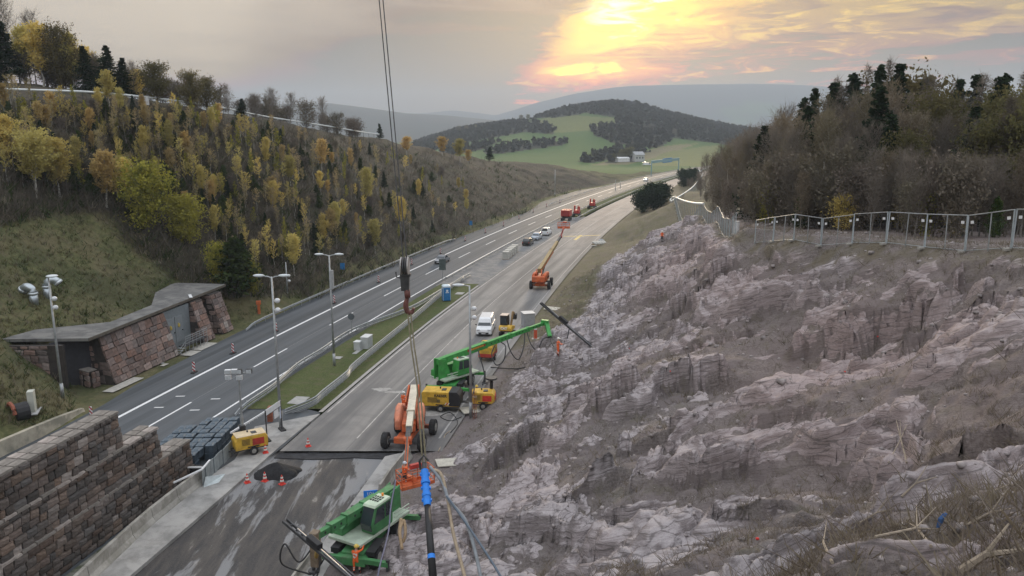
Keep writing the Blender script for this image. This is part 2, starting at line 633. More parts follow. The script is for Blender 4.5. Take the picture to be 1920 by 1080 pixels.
def build_valley():
    rr = np.concatenate([[0.1], np.linspace(30, 420, 26), np.linspace(450, 1900, 118), np.linspace(1950, 8600, 70)])
    fine = np.radians(np.arange(-36, 40, .22))
    aa = np.concatenate([np.radians(np.arange(-180, -36, 4)), fine, np.radians(np.arange(40, 180.1, 4))])
    RR, AA = np.meshgrid(rr, aa, indexing='ij')
    X, Y = RR * np.sin(AA), RR * np.cos(AA)
    P = np.stack([X, Y, X * 0], -1)
    z = np.full(X.shape, -.8)
    z = z - 3.0 * sstep(RR, 500, 640) + 1.5 * fbm(P, .006, 3, 4) * sstep(RR, 450, 700)
    a1, e1 = sil([(420, 330), (600, 300), (700, 282), (790, 262), (850, 243), (905, 232), (960, 224), (1010, 215), (1060, 202), (1110, 195), (1150, 193), (1195, 196), (1240, 210), (1300, 224), (1380, 240), (1500, 262), (1700, 285)])
    D1 = 1500.
    h1 = HCAM + D1 * np.interp(AA, a1, e1) - 7 + 4
    up = sstep(RR, 620, D1) ** 1.15
    down = 1 - sstep(RR, D1, 2300)
    z = z + (h1 + 4) * up * down + 5 * fbm(P, .004, 4, 9) * up * down
    z = z - 30 * sstep(RR, 1900, 2700)
    a2, e2 = sil([(200, 200), (560, 197), (620, 196), (680, 203), (760, 213), (840, 217), (905, 223), (990, 232), (1200, 245), (1700, 245)])
    D2 = 4300.
    h2 = HCAM + D2 * np.interp(AA, a2, e2)
    z = z + (h2 + 34) * sstep(RR, 2700, D2) * (1 - sstep(RR, D2, 5400)) * (1 + .02 * fbm(P, .002, 3, 2))
    a3, e3 = sil([(100, 225), (600, 222), (800, 212), (850, 207), (930, 216), (965, 206), (1010, 192), (1080, 176), (1150, 165), (1190, 162), (1290, 161), (1400, 161), (1480, 164), (1600, 172), (1900, 185)])
    D3 = 7200.
    h3 = HCAM + D3 * np.interp(AA, a3, e3)
    z = z + (h3 + 34) * sstep(RR, 5000, D3) * (1 - .6 * sstep(RR, D3, 8600)) * (1 + .006 * fbm(P, .002, 3, 5))
    behind = sstep(np.abs(AA), R(95), R(60))
    z = z * behind + (-.8) * (1 - behind)
    # where the woods and fields lie, read off as outlines on the hill
    wood = np.zeros(X.shape)
    field = .25 + .25 * fbm(P, .004, 2, 8)
    # pixel of each vertex, used once here to lay out the land use on the map
    dx, dy, dz = X, Y, z - HCAM
    depth = dy * CP - dz * SP
    depth = np.where(depth < 1, 1, depth)
    U = 960 + FPX * dx / depth
    V = 540 - FPX * (dy * SP + dz * CP) / depth

    def inside(poly):
        r = np.zeros(X.shape, bool)
        n = len(poly)
        for i in range(n):
            (x1, y1), (x2, y2) = poly[i], poly[(i + 1) % n]
            c = ((y1 > V) != (y2 > V)) & (U < (x2 - x1) * (V - y1) / (y2 - y1 + 1e-9) + x1)
            r ^= c
        return r
    mid = (RR > 640) & (RR < 1720)
    for poly in ([(995, 222), (1000, 205), (1150, 185), (1250, 200), (1420, 235), (1440, 284), (1340, 268), (1265, 260), (1232, 278), (1160, 271), (1114, 254), (1105, 238), (1150, 234), (1160, 222), (1100, 212), (1050, 220)],
                 [(780, 268), (900, 232), (1010, 228), (1042, 240), (1040, 252), (985, 248), (950, 254), (880, 266), (820, 280), (760, 296)],
                 [(905, 288), (940, 275), (1010, 266), (1070, 265), (1060, 271), (1000, 280), (940, 288)],
                 [(1080, 303), (1120, 290), (1165, 276), (1225, 284), (1165, 294), (1110, 306)],
                 [(820, 284), (880, 272), (940, 264), (905, 280), (850, 292)],
                 [(1135, 305), (1165, 285), (1192, 285), (1200, 304)]):
        wood = np.where(mid & inside(poly), 1, wood)
    field = np.where(mid & inside([(985, 232), (1050, 214), (1165, 222), (1160, 236), (1100, 245), (1030, 250)]), .62, field)
    field = np.where(mid & inside([(1110, 310), (1240, 275), (1310, 268), (1250, 290), (1180, 308)]), .9, field)
    field = np.where(mid & inside([(1200, 310), (1250, 285), (1350, 270), (1340, 312)]), .5, field)
    wood = np.where(RR > 2600, .5 + .9 * fbm(P, .0012, 4, 3) + .25, wood)
    wood = np.where((RR < 640) & (RR > 470), .2, wood)
    me = np_mesh('valley_ground', np.stack([X, Y, z], -1).reshape(-1, 3), grid_faces(*X.shape)[:, ::-1], MAT_VALLEY, True, {'wood': wood, 'field': field})
    tag(link_mesh('valley_ground', me), kind='structure')
    return RR, AA, X, Y, z, wood


VAL = build_valley()

# ------------------------------------------------------------------ left hillside
CREST_L = [(-20, -86, 33), (20, -84, 33), (60, -81, 32.5)]
for u, v, t in [(0, 181, 110), (130, 182, 114), (260, 190, 121), (400, 209, 138), (500, 226, 160), (640, 250, 200), (700, 260, 225), (850, 288, 290), (930, 302, 340), (1040, 309, 390), (1140, 330, 425)]:
    p = atd(u, v, t)
    CREST_L.append((p.y, p.x, p.z))
CREST_L.append((470, 92, .2))
CREST_L = np.array(sorted(CREST_L))


def left_h(x, y, rough=True):
    """height of the left hillside at x, y"""
    x, y = np.asarray(x, float), np.asarray(y, float)
    toe = LE(y) + .6 - np.interp(y, [66, 72, 97, 104], [0, 4.4, 4.4, 0])
    cx = np.interp(y, CREST_L[:, 0], CREST_L[:, 1])
    cz = np.interp(y, CREST_L[:, 0], CREST_L[:, 2])
    d = np.maximum(toe - x, 0)
    wid = np.maximum(toe - cx, 4)
    w = d / wid
    prof = np.where(w < 1, .10 * np.sin(np.clip(w, 0, 1) * np.pi * 2) * -.35 + w, 1 + .18 * (1 - np.exp(-(w - 1) * 1.2)))
    z = cz * prof
    flat = np.interp(y, [60, 75, 130, 200, 430], [2.5, 2.0, 2.5, 4, 10])
    z = z * sstep(d, 0, flat + 2.0)
    if rough:
        p = np.stack([x, y, z * 0], -1)
        k = sstep(d, 1.5, 9)
        z = z + k * (1.1 * fbm(p, .06, 4, 21) + .35 * fbm(p, .35, 3, 23))
    return np.where(d <= 0, -.12, z - .12)


def build_left():
    ys = np.concatenate([np.arange(10, 60, 1.5), np.arange(60, 140, .55), np.arange(140, 260, 1.0), np.arange(260, 480, 2.0)])
    nc = 190
    w = np.concatenate([np.linspace(0, 1.1, 150), np.linspace(1.12, 4.2, nc - 150)])
    Y = np.repeat(ys[:, None], nc, 1)
    toe = LE(Y) + .6
    cx = np.interp(Y, CREST_L[:, 0], CREST_L[:, 1])
    X = toe - w[None, :] * np.maximum(toe - cx, 4)
    Z = left_h(X, Y)
    # the grassy lower bank in the near part
    bank = sstep(Y, 118, 92) * sstep(Z, 17.5, 12.5)
    verge = sstep(toe - X, 5.5, 2.0) * sstep(Y, 60, 80) * .8
    far = sstep(Y, 300, 420) * .55
    me = np_mesh('left_hillside', np.stack([X, Y, Z], -1).reshape(-1, 3), grid_faces(*X.shape), MAT_HILL, True, {'grass': np.maximum(np.maximum(bank, verge), far)})
    o = tag(link_mesh('left_hillside', me), kind='structure')
    return o


LEFT = build_left()

# ------------------------------------------------------------------ right rock slope
CR = []       # crest carrying the fence: (Y, X, Z)
for u, v, t in [(2300, 505, 26), (2080, 492, 31), (1900, 481, 37), (1750, 474, 43), (1600, 463, 50), (1480, 453, 57), (1385, 440, 66), (1345, 418, 92), (1318, 407, 115), (1263, 380, 190), (1284, 362, 240), (1318, 333, 350)]:
    p = atd(u, v, t)
    CR.append((p.y, p.x, p.z))
CR = np.array(CR)


def RT(y):
    return R2(y) - np.interp(y, [30, 40, 56, 59], [3.6, 3.3, 2.7, 0])


def rbf_fit():
    pts = []
    for y in (30, 36, 44, 52, 60, 70, 82, 96, 112, 132, 160, 200, 250, 310, 370, 430):
        pts.append((float(RT(y)) + .3, y, 0.0))
    for y in (110, 135, 165, 200, 250, 310):
        pts.append((float(R2(y)) + 7, y, 1.2))
    for c in CR:
        pts.append((c[1], c[0], c[2]))
    for c in CR[:10]:
        pts.append((c[1] + 14, c[0] + 5, c[2] + .5))
        pts.append((c[1] + 60, c[0] + 25, c[2] + 2.0))
    for c in CR[10:]:
        pts.append((c[1] + 30, c[0], c[2] + 2))
    for u, v, t in [(1920, 1080, 9.8), (1750, 1000, 13.5), (1740, 900, 22), (1500, 740, 38), (1900, 700, 25), (1900, 600, 31), (1700, 640, 40), (1200, 700, 52), (1100, 900, 37),
                    (1300, 560, 68), (1000, 850, 50), (900, 1000, 42), (800, 1050, 41), (1100, 1060, 27), (1250, 950, 28), (1450, 1000, 20), (1600, 900, 26), (1200, 520, 95),
                    (1165, 560, 95), (1240, 442, 130), (1400, 485, 63), (1050, 780, 54), (1400, 640, 52), (960, 790, 62), (945, 860, 55), (1090, 640, 75), (1500, 560, 52), (1740, 540, 41), (1600, 1070, 13.5), (1400, 1070, 18), (1000, 1070, 31)]:
        p = atd(u, v, t)
        pts.append((p.x, p.y, p.z))
    pts += [(-8.2, 41, .15), (-6.5, 46, .5), (-5.2, 52, .7), (-3.4, 62, .5), (-1.2, 70, .7), (-13, 10, 0), (-12, 20, 0), (10, 0, 21.5), (30, 0, 21.5), (0, 5, 19), (-9, 0, 6), (60, 30, 22), (-3, 22, 9.5), (-6, 30, 3.0)]
    P = np.array(pts)
    xy = P[:, :2]
    d = np.sqrt(((xy[:, None] - xy[None]) ** 2).sum(-1))
    phi = lambda r: np.where(r > 1e-6, r * r * np.log(np.maximum(r, 1e-6)), 0)
    n = len(P)
    A = np.zeros((n + 3, n + 3))
    A[:n, :n] = phi(d) + np.eye(n) * .6
    A[:n, n] = 1
    A[:n, n + 1:] = xy
    A[n, :n] = 1
    A[n + 1:, :n] = xy.T
    w = np.linalg.solve(A, np.concatenate([P[:, 2], [0, 0, 0]]))
    return xy, w, phi


RBX, RBW, RBP = rbf_fit()


def right_base(x, y):
    x, y = np.asarray(x, float), np.asarray(y, float)
    sh = x.shape
    q = np.stack([x.ravel(), y.ravel()], -1)
    out = np.zeros(len(q))
    n = len(RBX)
    for i in range(0, len(q), 40000):
        s = q[i:i + 40000]
        d = np.sqrt(((s[:, None] - RBX[None]) ** 2).sum(-1))
        out[i:i + 40000] = RBP(d) @ RBW[:n] + RBW[n] + s @ RBW[n + 1:]
    z = out.reshape(sh)
    off = x - RT(y)
    return np.where(off < .3, -.12, np.maximum(z, 0.02) * sstep(off, .2, 3.0) - .12 * (1 - sstep(off, .2, 1.2)))


# steep ledges: (pixel u, v of the lip, metres out, half width, height, run-out behind, undercut depth)
LEDGES = [(1690, 640, 41, 3.2, 2.6, 4.0), (1310, 590, 66, 2.6, 2.6, 3.5), (1540, 715, 44, 2.2, 1.9, 3.0), (1300, 790, 46, 2.4, 1.8, 2.5), (1140, 800, 50, 2.2, 1.6, 2.5),
          (960, 870, 54, 2.4, 3.0, 5.0), (1400, 990, 24, 1.5, 1.6, 1.6), (1790, 880, 22, 1.5, 2.0, 3.0), (1660, 740, 37, 2.4, 1.6, 3.0), (1270, 580, 72, 2.2, 1.5, 2.5),
          (1800, 640, 35, 2.2, 1.2, 3.0), (1520, 960, 22, 1.2, 1.0, 1.2), (1230, 880, 38, 1.8, 1.2, 2.0), (1090, 740, 56, 2.6, 1.4, 3.0), (1420, 560, 60, 3.0, 1.2, 2.8),
          (1340, 900, 31, 1.3, 1.1, 1.6), (1040, 690, 66, 2.5, 2.0, 3.0), (1180, 540, 98, 3.0, 2.2, 4.0), (1480, 820, 33, 1.9, 1.2, 2.0), (1600, 570, 47, 2.4, 1.0, 2.4), (1350, 690, 54, 2.4, 1.5, 2.4), (1200, 640, 66, 2.6, 1.5, 2.6), (1120, 930, 36, 1.6, 1.2, 2.2)]


def right_full(X, Y):
    """rocky surface: displaced points and masks"""
    z0 = right_base(X, Y)
    off = X - RT(Y)
    cx = np.interp(Y, CR[:, 0], CR[:, 1])
    cz = np.interp(Y, CR[:, 0], CR[:, 2])
    p0 = np.stack([X, Y, z0], -1)
    # how rocky: bare rock on the cut, soil near the road, plateau behind the fence
    rough = sstep(off, 1.0, 6.0 + 4 * sstep(Y, 90, 140)) * sstep(X - cx, 1.0, -2.5)
    rough = rough * sstep(Y, 190, 120)
    rough = np.maximum(rough, .12 * sstep(off, 1, 4) * sstep(Y, 300, 200))
    big = fbm(p0, .085, 3, 31)
    med = fbm(p0, .22, 4, 35)
    # scarps
    add = np.zeros(X.shape)
    for (u, v, t, wa, h, wb) in LEDGES:
        c = atd(u, v, t)
        fw = Vector((c.x, c.y, 0)).normalized()
        wig = 1.5 * fbm(p0, .55, 4, int(u)) * wa * .5
        b = (X - c.x) * fw.x + (Y - c.y) * fw.y + wig + .25 * ((X - c.x) * fw.y - (Y - c.y) * fw.x)
        a = (X - c.x) * fw.y - (Y - c.y) * fw.x
        fall = np.exp(-(a / wa) ** 4)
        prof = sstep(b, -.22, .16) * np.exp(-np.maximum(b, 0) / wb)
        dip = -sstep(b, -3.2 * h * .5, -.2) * (b < .0) * .30 * np.clip(1 + b / (2.6), 0, 1)
        add = add + .62 * h * fall * (prof * .8 + dip * (1 - sstep(b, -.22, .16)))
    z = z0 + add * rough + 1.1 * big * rough
    p = np.stack([X, Y, z], -1)
    warp = np.stack([fbm(p, .16, 3, 41), fbm(p, .16, 3, 42), fbm(p, .16, 3, 43)], -1)
    pw = p + warp * 1.6
    bl_, bm__, bn_ = pw @ np.array(BED_L), pw @ np.array(BED_M), pw @ np.array(BED_N)
    dz = np.zeros(X.shape)
    for T, amt, sd in ((2.6, .85, 1), (1.0, .8, 2), (.36, .8, 3)):
        cs = 1 / (2.6 * T)
        f1, f2, cid, co = cells(np.stack([bl_ * .45, bm__ * .8, bn_ * .3], -1), cs, sd * 5)
        s = bn_ / T + 1.5 * (cid - .5) + .5 * fbm(p, .2 / T ** .5, 2, 50 + sd)
        f = s - np.floor(s)
        ter = sstep(f, .84, .985)
        dz = dz + amt * T * (ter - f + .42) * .82
        dz = dz - .22 * T * sstep(f2 - f1, .10, .0)
        dz = dz + .28 * T * (co[..., 0] * .6 + co[..., 1] * .4) * sstep(f2 - f1, 0, .15)
    dz = dz + .10 * fbm(p, 1.9, 4, 61, .6)
    # soil and debris lie in the low places, the rock stands out of it
    lev = -.06 + .85 * fbm(p0, .13, 3, 35) + .55 * fbm(p0, .42, 3, 66) + .22 * fbm(p0, 1.3, 2, 67) - .35 * sstep(off, 16, 6) - .22 * sstep(X, 6, 16) * sstep(Y, 24, 34) + .55 * sstep(Y, 27, 15)
    soil = lev + .12 * fbm(p0, 1.6, 4, 68, .65)
    dif = dz - soil
    rockm = rough * sstep(dif, -.06, .16)
    z = z + rough * np.where(dif > 0, dz, soil + dif * .22)
    z = z + .22 * (1 - rough) * fbm(p, .45, 3, 71) * sstep(off, .8, 3)
    # plateau behind the fence: low spoil heaps
    plat = sstep(X - cx, .5, 4)
    z = z + plat * (.4 * fbm(p, .12, 4, 75) + .2)
    pink = np.clip(.5 + 1.2 * fbm(p0, .07, 3, 81) - .35 + .35 * sstep(X, 4, 26) - .3 * sstep(off, 16, 4), 0, 1) * (1 - .4 * sstep(Y, 70, 110))
    pink = np.maximum(pink, .8 * plat)
    grass = sstep(off, 11, 4) * sstep(Y, 74, 100) * .95
    grass = np.maximum(grass, sstep(Y, 120, 175))
    grass = np.maximum(grass, .5 * np.exp(-((X - cx) / 2.2) ** 2))
    grass = np.maximum(grass, .42 * sstep(fbm(p0, .2, 3, 85), .25, .55) * (1 - rockm))
    # near the road: bare earth
    z = np.where(X > cx, np.minimum(z, cz + .45 + .25 * fbm(p0, .25, 3, 77)), z)
    xs = X + rough * .35 * fbm(p, .9, 3, 91)
    ysd = Y + rough * .35 * fbm(p, .9, 3, 93)
    k = (off < .3)
    return np.where(k, X, xs), np.where(k, Y, ysd), np.where(k, -.12, z), rockm, pink, grass


def build_right():
    ys = [6.0]
    while ys[-1] < 132:
        ys.append(ys[-1] + max(.055, .0053 * ys[-1]))
    while ys[-1] < 470:
        ys.append(ys[-1] + .011 * ys[-1])
    ys = np.array(ys)
    nd, nl, nr = 400, 8, 46
    rows = []
    for y in ys:
        xa, xc = float(RT(y)) + .1, float(np.interp(y, CR[:, 0], CR[:, 1]))
        a = max(xa, -.5 * y - 1)
        b = min(xc + 5, .76 * y + 2.5)
        b = max(b, a + 4)
        right = b + (np.linspace(0, 1, nr + 1)[1:] ** 1.7) * 150
        left = np.linspace(xa - .6, a, nl, endpoint=False)
        rows.append(np.concatenate([left, np.linspace(a, b, nd), right]))
    X = np.array(rows)
    Y = np.repeat(ys[:, None], X.shape[1], 1)
    x, y, z, rock, pink, grass = right_full(X, Y)
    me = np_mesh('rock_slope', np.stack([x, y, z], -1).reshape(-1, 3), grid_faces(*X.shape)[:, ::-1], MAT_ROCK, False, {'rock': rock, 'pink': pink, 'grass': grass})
    # flat facets on rock, smooth elsewhere
    o = tag(link_mesh('rock_slope', me), kind='structure')
    return o, np.stack([x, y, z], -1), rock, grass


RIGHT, RP, RROCK, RGRASS = build_right()


def bvh_of(o):
    me = o.data
    n = len(me.vertices)
    co = np.empty(n * 3, dtype=np.float32)
    me.vertices.foreach_get('co', co)
    f = np.empty(len(me.loops), dtype=np.int32)
    me.loops.foreach_get('vertex_index', f)
    return BVHTree.FromPolygons(co.reshape(-1, 3).tolist(), f.reshape(-1, 4).tolist())


BV_R, BV_L = bvh_of(RIGHT), bvh_of(LEFT)


def hit(u, v, which='R'):
    """where the line of sight through a pixel meets the slope"""
    b = BV_R if which == 'R' else BV_L
    r = b.ray_cast(Vector((0, 0, HCAM)), ray(u, v).normalized(), 3000)
    return r[0] if r[0] is not None else at(u, v, 0)


def drop(x, y, which='R', default=0.0):
    b = BV_R if which == 'R' else BV_L
    r = b.ray_cast(Vector((x, y, 300)), Vector((0, 0, -1)), 600)
    return r[0].z if r[0] is not None else default
# ------------------------------------------------------------------ roads


def strip(name, xa, xb, ys, z, mat, n=6, ref=None, kind='structure', parent=None):
    X = np.array([np.linspace(float(xa(y)), float(xb(y)), n + 1) for y in ys])
    Y = np.repeat(np.asarray(ys)[:, None], n + 1, 1)
    Z = np.full(X.shape, z)
    lat = X - (ref(Y) if ref is not None else 0)
    me = np_mesh(name, np.stack([X, Y, Z], -1).reshape(-1, 3), grid_faces(*X.shape)[:, ::-1], mat, False, {'lat': lat, 'lon': Y})
    o = link_mesh(name, me, parent)
    if kind:
        o['kind'] = kind
    return o


def slab(name, pts, z0, z1, mat, kind='structure', parent=None):
    """flat slab with the outline pts (x, y), top at z1"""
    bm = bmesh.new()
    a = [bm.verts.new((p[0], p[1], z1)) for p in pts]
    f = bm.faces.new(a)
    f.normal_update()
    if f.normal.z < 0:
        f.normal_flip()
    if z0 is not None:
        b = [bm.verts.new((p[0], p[1], z0)) for p in pts]
        for i in range(len(pts)):
            j = (i + 1) % len(pts)
            bm.faces.new((a[i], a[j], b[j], b[i]))
        bmesh.ops.recalc_face_normals(bm, faces=bm.faces)
    bmesh.ops.triangulate(bm, faces=[q for q in bm.faces if len(q.verts) > 4])
    me = bpy.data.meshes.new(name)
    bm.to_mesh(me)
    bm.free()
    me.materials.append(mat)
    o = link_mesh(name, me, parent)
    if kind:
        o['kind'] = kind
    return o


ALL = ROADY
strip('left_carriageway', LE, lambda y: L2(y) + np.interp(y, [30, 50, 58, 66, 70, 76], [6.0, 8.2, 9.4, 9.0, 1.6, 1.4]) , ALL, 0.0, MAT_ASPH, 24, L1)
YC = float(at(640, 846).y)        # where the concrete ends at the excavation
strip('right_carriageway', R1, R2, [YC] + [y for y in ALL if y > YC + 1], .012, MAT_CONC, 16, R1)
# gravelled lay-by at the median, further out
strip('median_gravel', lambda y: L2(y) + .9, lambda y: R1(y) - .05, [124.0] + [y for y in ALL if 126 <= y <= 226] + [228.0], .008, M('median_asphalt_patch', (.15, .155, .16), .85, .2, 2, bump=.3, color2=(.21, .205, .20)), 4, L2)
# grass median between the guard rails
ys = [y for y in ALL if 66 <= y <= 126]
strip('median_grass', lambda y: L2(y) + 1.3, lambda y: R1(y) - .55, [66.8] + ys[1:] + [125.5], .05, MAT_GRASS, 8, L2)
strip('median_grass', lambda y: L2(y) + 1.3, lambda y: R1(y) - .9, [226.0] + [y for y in ALL if 227 <= y], .03, MAT_GRASS, 4, L2)
strip('median_kerb', lambda y: R1(y) - .5, lambda y: R1(y) - .12, [y for y in ALL if 66 <= y <= 126], .06, M('kerb_concrete', (.34, .33, .31), .85, .15, 3, bump=.2, dirt=.3), 1)
# far lay-by gravel strip left of the road, Y 250..360 keeps asphalt; footpath concrete
lm = tag(empty('lane_marking'), kind='structure')
lm['label'] = 'white painted lane lines of the left carriageway'


def line(xf, y0, y1, w, z=.005, name='lane_line', mat=WHITE):
    n = max(2, int((y1 - y0) / 6) + 2)
    o = strip(name, lambda y: xf(y) - w / 2, lambda y: xf(y) + w / 2, np.linspace(y0, y1, n), z, mat, 1, kind=None, parent=lm)
    return o


line(L1, 26, 700, .34)
line(L2, 26, 700, .22)
# dashes along the lane divider, thin yellowish seam between
for k in range(34):
    y0 = 61.5 + k * 18.2
    if y0 > 60:
        line(lambda y: L1(y) + 4.15, y0, y0 + 7.2, .2, name='lane_dash')
line(lambda y: L1(y) + 4.05, 40, 240, .035, .004, name='lane_seam', mat=M('joint_seam', (.30, .31, .32), .8))
for u, v in ((338, 743), (298, 764), (404, 748), (365, 769), (434, 803), (300, 681)):
    p = at(u, v)
    slab('road_stud_mark', [(p.x - .45, p.y - .12), (p.x + .4, p.y - .05), (p.x + .45, p.y + .14), (p.x - .4, p.y + .08)], None, .007, WHITE, None, lm)
# left carriageway faint joint on the right carriageway
line(lambda y: R1(y) + 5.2, 60, 300, .10, .017, name='lane_line_faded', mat=M('faded_paint', (.42, .40, .38), .8, .3, 1.5))
line(lambda y: R2(y) - .9, 60, 330, .16, .017, name='lane_line_faded', mat=M('faded_paint2', (.33, .32, .31), .8, .2, 1.5))
line(lambda y: R1(y) + .3, 66, 330, .14, .017, name='lane_line_faded', mat=M('faded_paint', (.42, .40, .38), .8, .3, 1.5))
# yellow temporary marks on the concrete further out
YEL = M('yellow_tape', (.55, .42, .14), .7, .2, 4)
for (u1, v1, u2, v2) in ((1057, 443, 1095, 443), (1078, 450, 1090, 441), (1095, 442, 1125, 441)):
    a, b = at(u1, v1), at(u2, v2)
    n = (b - a).normalized()
    s = Vector((-n.y, n.x, 0)) * .35
    slab('tape_mark', [tuple(a + s)[:2], tuple(a - s)[:2], tuple(b - s)[:2], tuple(b + s)[:2]], None, .019, YEL, None, lm)

# --- works area at the near end of the right carriageway
ML, MR = at(527, 838), at(720, 857)
ex = [at(526, 836).xy, at(722, 856).xy, at(652, 953).xy, at(553, 1090).xy, at(480, 1250).xy, at(60, 1250).xy, at(232, 1090).xy, at(380, 963).xy]
slab('excavated_road_bed', ex, None, -.22, MAT_MILL)
WALK = M('walkway_concrete', (.27, .265, .255), .85, .22, .9, bump=.3, color2=(.38, .37, .355), mixscale=.35, dirt=.3)
slab('walkway', [at(526, 836).xy, at(380, 963).xy, at(232, 1090).xy, at(60, 1250).xy, at(-60, 1250).xy, at(150, 1090).xy, at(235, 1018).xy, at(275, 983).xy, at(325, 943).xy, at(378, 902).xy, at(440, 862).xy, at(478, 800).xy, at(600, 776).xy], -.3, .014, WALK)
# light strip right of the excavation and kerb edge
slab('concrete_strip', [at(722, 856).xy, at(760, 848).xy, at(722, 906).xy, at(690, 938).xy, at(600, 1090).xy, at(553, 1090).xy, at(652, 953).xy], -.3, .02, WALK)
# cut edge of the old slab
slab('slab_edge', [(float(R1(YC)) - .05, YC + .01), (float(R2(YC)) + .3, YC + .01), (float(R2(YC)) + .1, YC - .9), (float(R2(YC)) - 3, YC - 1.25), (float(R1(YC)) + 6, YC - .85), (float(R1(YC)) + 3, YC - 1.2), (float(R1(YC)) - .2, YC - .9)], -.3, -.15, M('cut_edge_dark', (.034, .034, .037), .9, .3, 2, bump=.6))
# earth strip under the machine park beside the carriageway
slab('paver_strip', [at(110, 1090).xy, at(180, 1090).xy, at(270, 1000).xy, at(378, 900).xy, at(362, 890).xy, at(200, 1020).xy], None, .012, M('mossy_pavers', (.19, .19, .165), .95, .3, 1.2, bump=.5, color2=(.075, .085, .05), mixscale=1.1))

slab('works_ground', [(-48, 18), (4, 18), (-2, 62), (-12, 62), (-40, 62)], None, -.34, M('works_earth', (.14, .115, .095), .95, .3, 1.2, bump=.5, color2=(.10, .10, .06)))
# ------------------------------------------------------------------ vegetation


class Q:
    """collects quads"""
    def __init__(s):
        s.v, s.f, s.n = [], [], 0

    def add(s, v, f):
        s.v.append(np.asarray(v, float))
        s.f.append(np.asarray(f, int) + s.n)
        s.n += len(v)

    def tube(s, pts, rad, sides=5):
        pts = np.asarray(pts, float)
        n = len(pts)
        tan = np.gradient(pts, axis=0)
        tan /= np.linalg.norm(tan, axis=1)[:, None] + 1e-9
        ref = np.where(np.abs(tan[:, 2:3]) > .9, np.array([[1., 0, 0]]), np.array([[0, 0, 1.]]))
        a = np.cross(tan, ref)
        a /= np.linalg.norm(a, axis=1)[:, None] + 1e-9
        b = np.cross(tan, a)
        th = np.linspace(0, 2 * np.pi, sides, endpoint=False)
        ring = a[:, None] * np.cos(th)[None, :, None] + b[:, None] * np.sin(th)[None, :, None]
        v = pts[:, None] + ring * np.asarray(rad, float)[:, None, None]
        i = np.arange(n * sides).reshape(n, sides)
        j = np.roll(i, -1, 1)
        s.add(v.reshape(-1, 3), np.stack([i[:-1], j[:-1], j[1:], i[1:]], -1).reshape(-1, 4))

    def leaves(s, pos, size, rg, flat=0.0, elong=1.5):
        n = len(pos)
        if not n:
            return
        d = rg.normal(size=(n, 3))
        d[:, 2] *= (1 - flat)
        d /= np.linalg.norm(d, axis=1)[:, None]
        e = np.cross(d, rg.normal(size=(n, 3)))
        e /= np.linalg.norm(e, axis=1)[:, None] + 1e-9
        sz = (size * rg.uniform(.6, 1.35, n))[:, None]
        d, e = d * sz * elong * .5, e * sz * .5
        v = np.stack([pos - d, pos + e * .9, pos + d, pos - e * .9], 1)
        s.add(v.reshape(-1, 3), np.arange(n * 4).reshape(n, 4))

    def blades(s, base, tip, w, rg):
        n = len(base)
        if not n:
            return
        ax = tip - base
        sd = np.cross(ax, rg.normal(size=(n, 3)))
        sd /= np.linalg.norm(sd, axis=1)[:, None] + 1e-9
        sd = sd * (np.asarray(w)[:, None] if np.ndim(w) else w)
        v = np.stack([base - sd, base + sd, tip + sd * .35, tip - sd * .35], 1)
        s.add(v.reshape(-1, 3), np.arange(n * 4).reshape(n, 4))

    def mesh(s, name, mat, smooth=False):
        return np_mesh(name, np.concatenate(s.v), np.concatenate(s.f), mat, smooth)


def mat_leaf(name, ca, cb, cc, trans=.35):
    if name in MATS:
        return MATS[name]
    m = bpy.data.materials.new(name)
    m.use_nodes = True
    t = NT(m.node_tree)
    t.n.remove(t.n['Principled BSDF'])
    oi = t.node('ShaderNodeObjectInfo').outputs['Random']
    tc = t.node('ShaderNodeTexCoord').outputs['Object']
    n = t.noise(tc, 1.1, 3, .6)
    n2 = t.noise(tc, 6, 2, .6)
    c = t.mix(t.step(n, .35, .65), ca, cb)
    c = t.mix(t.step(t.math('ADD', t.math('MULTIPLY', oi, .8), t.math('MULTIPLY', n2, .4)), .35, .95), c, cc)
    br = t.math('ADD', t.math('MULTIPLY', t.math('FRACT', t.math('MULTIPLY', oi, 7.3)), .5), .72)
    hs = t.node('ShaderNodeHueSaturation')
    t.put(hs, 'Value', br)
    t.put(hs, 'Color', c)
    d = t.node('ShaderNodeBsdfDiffuse')
    tr = t.node('ShaderNodeBsdfTranslucent')
    t.l.new(hs.outputs[0], d.inputs[0])
    t.l.new(hs.outputs[0], tr.inputs[0])
    mx = t.node('ShaderNodeMixShader')
    mx.inputs[0].default_value = trans
    t.l.new(d.outputs[0], mx.inputs[1])
    t.l.new(tr.outputs[0], mx.inputs[2])
    t.l.new(mx.outputs[0], t.n['Material Output'].inputs[0])
    MATS[name] = m
    return m


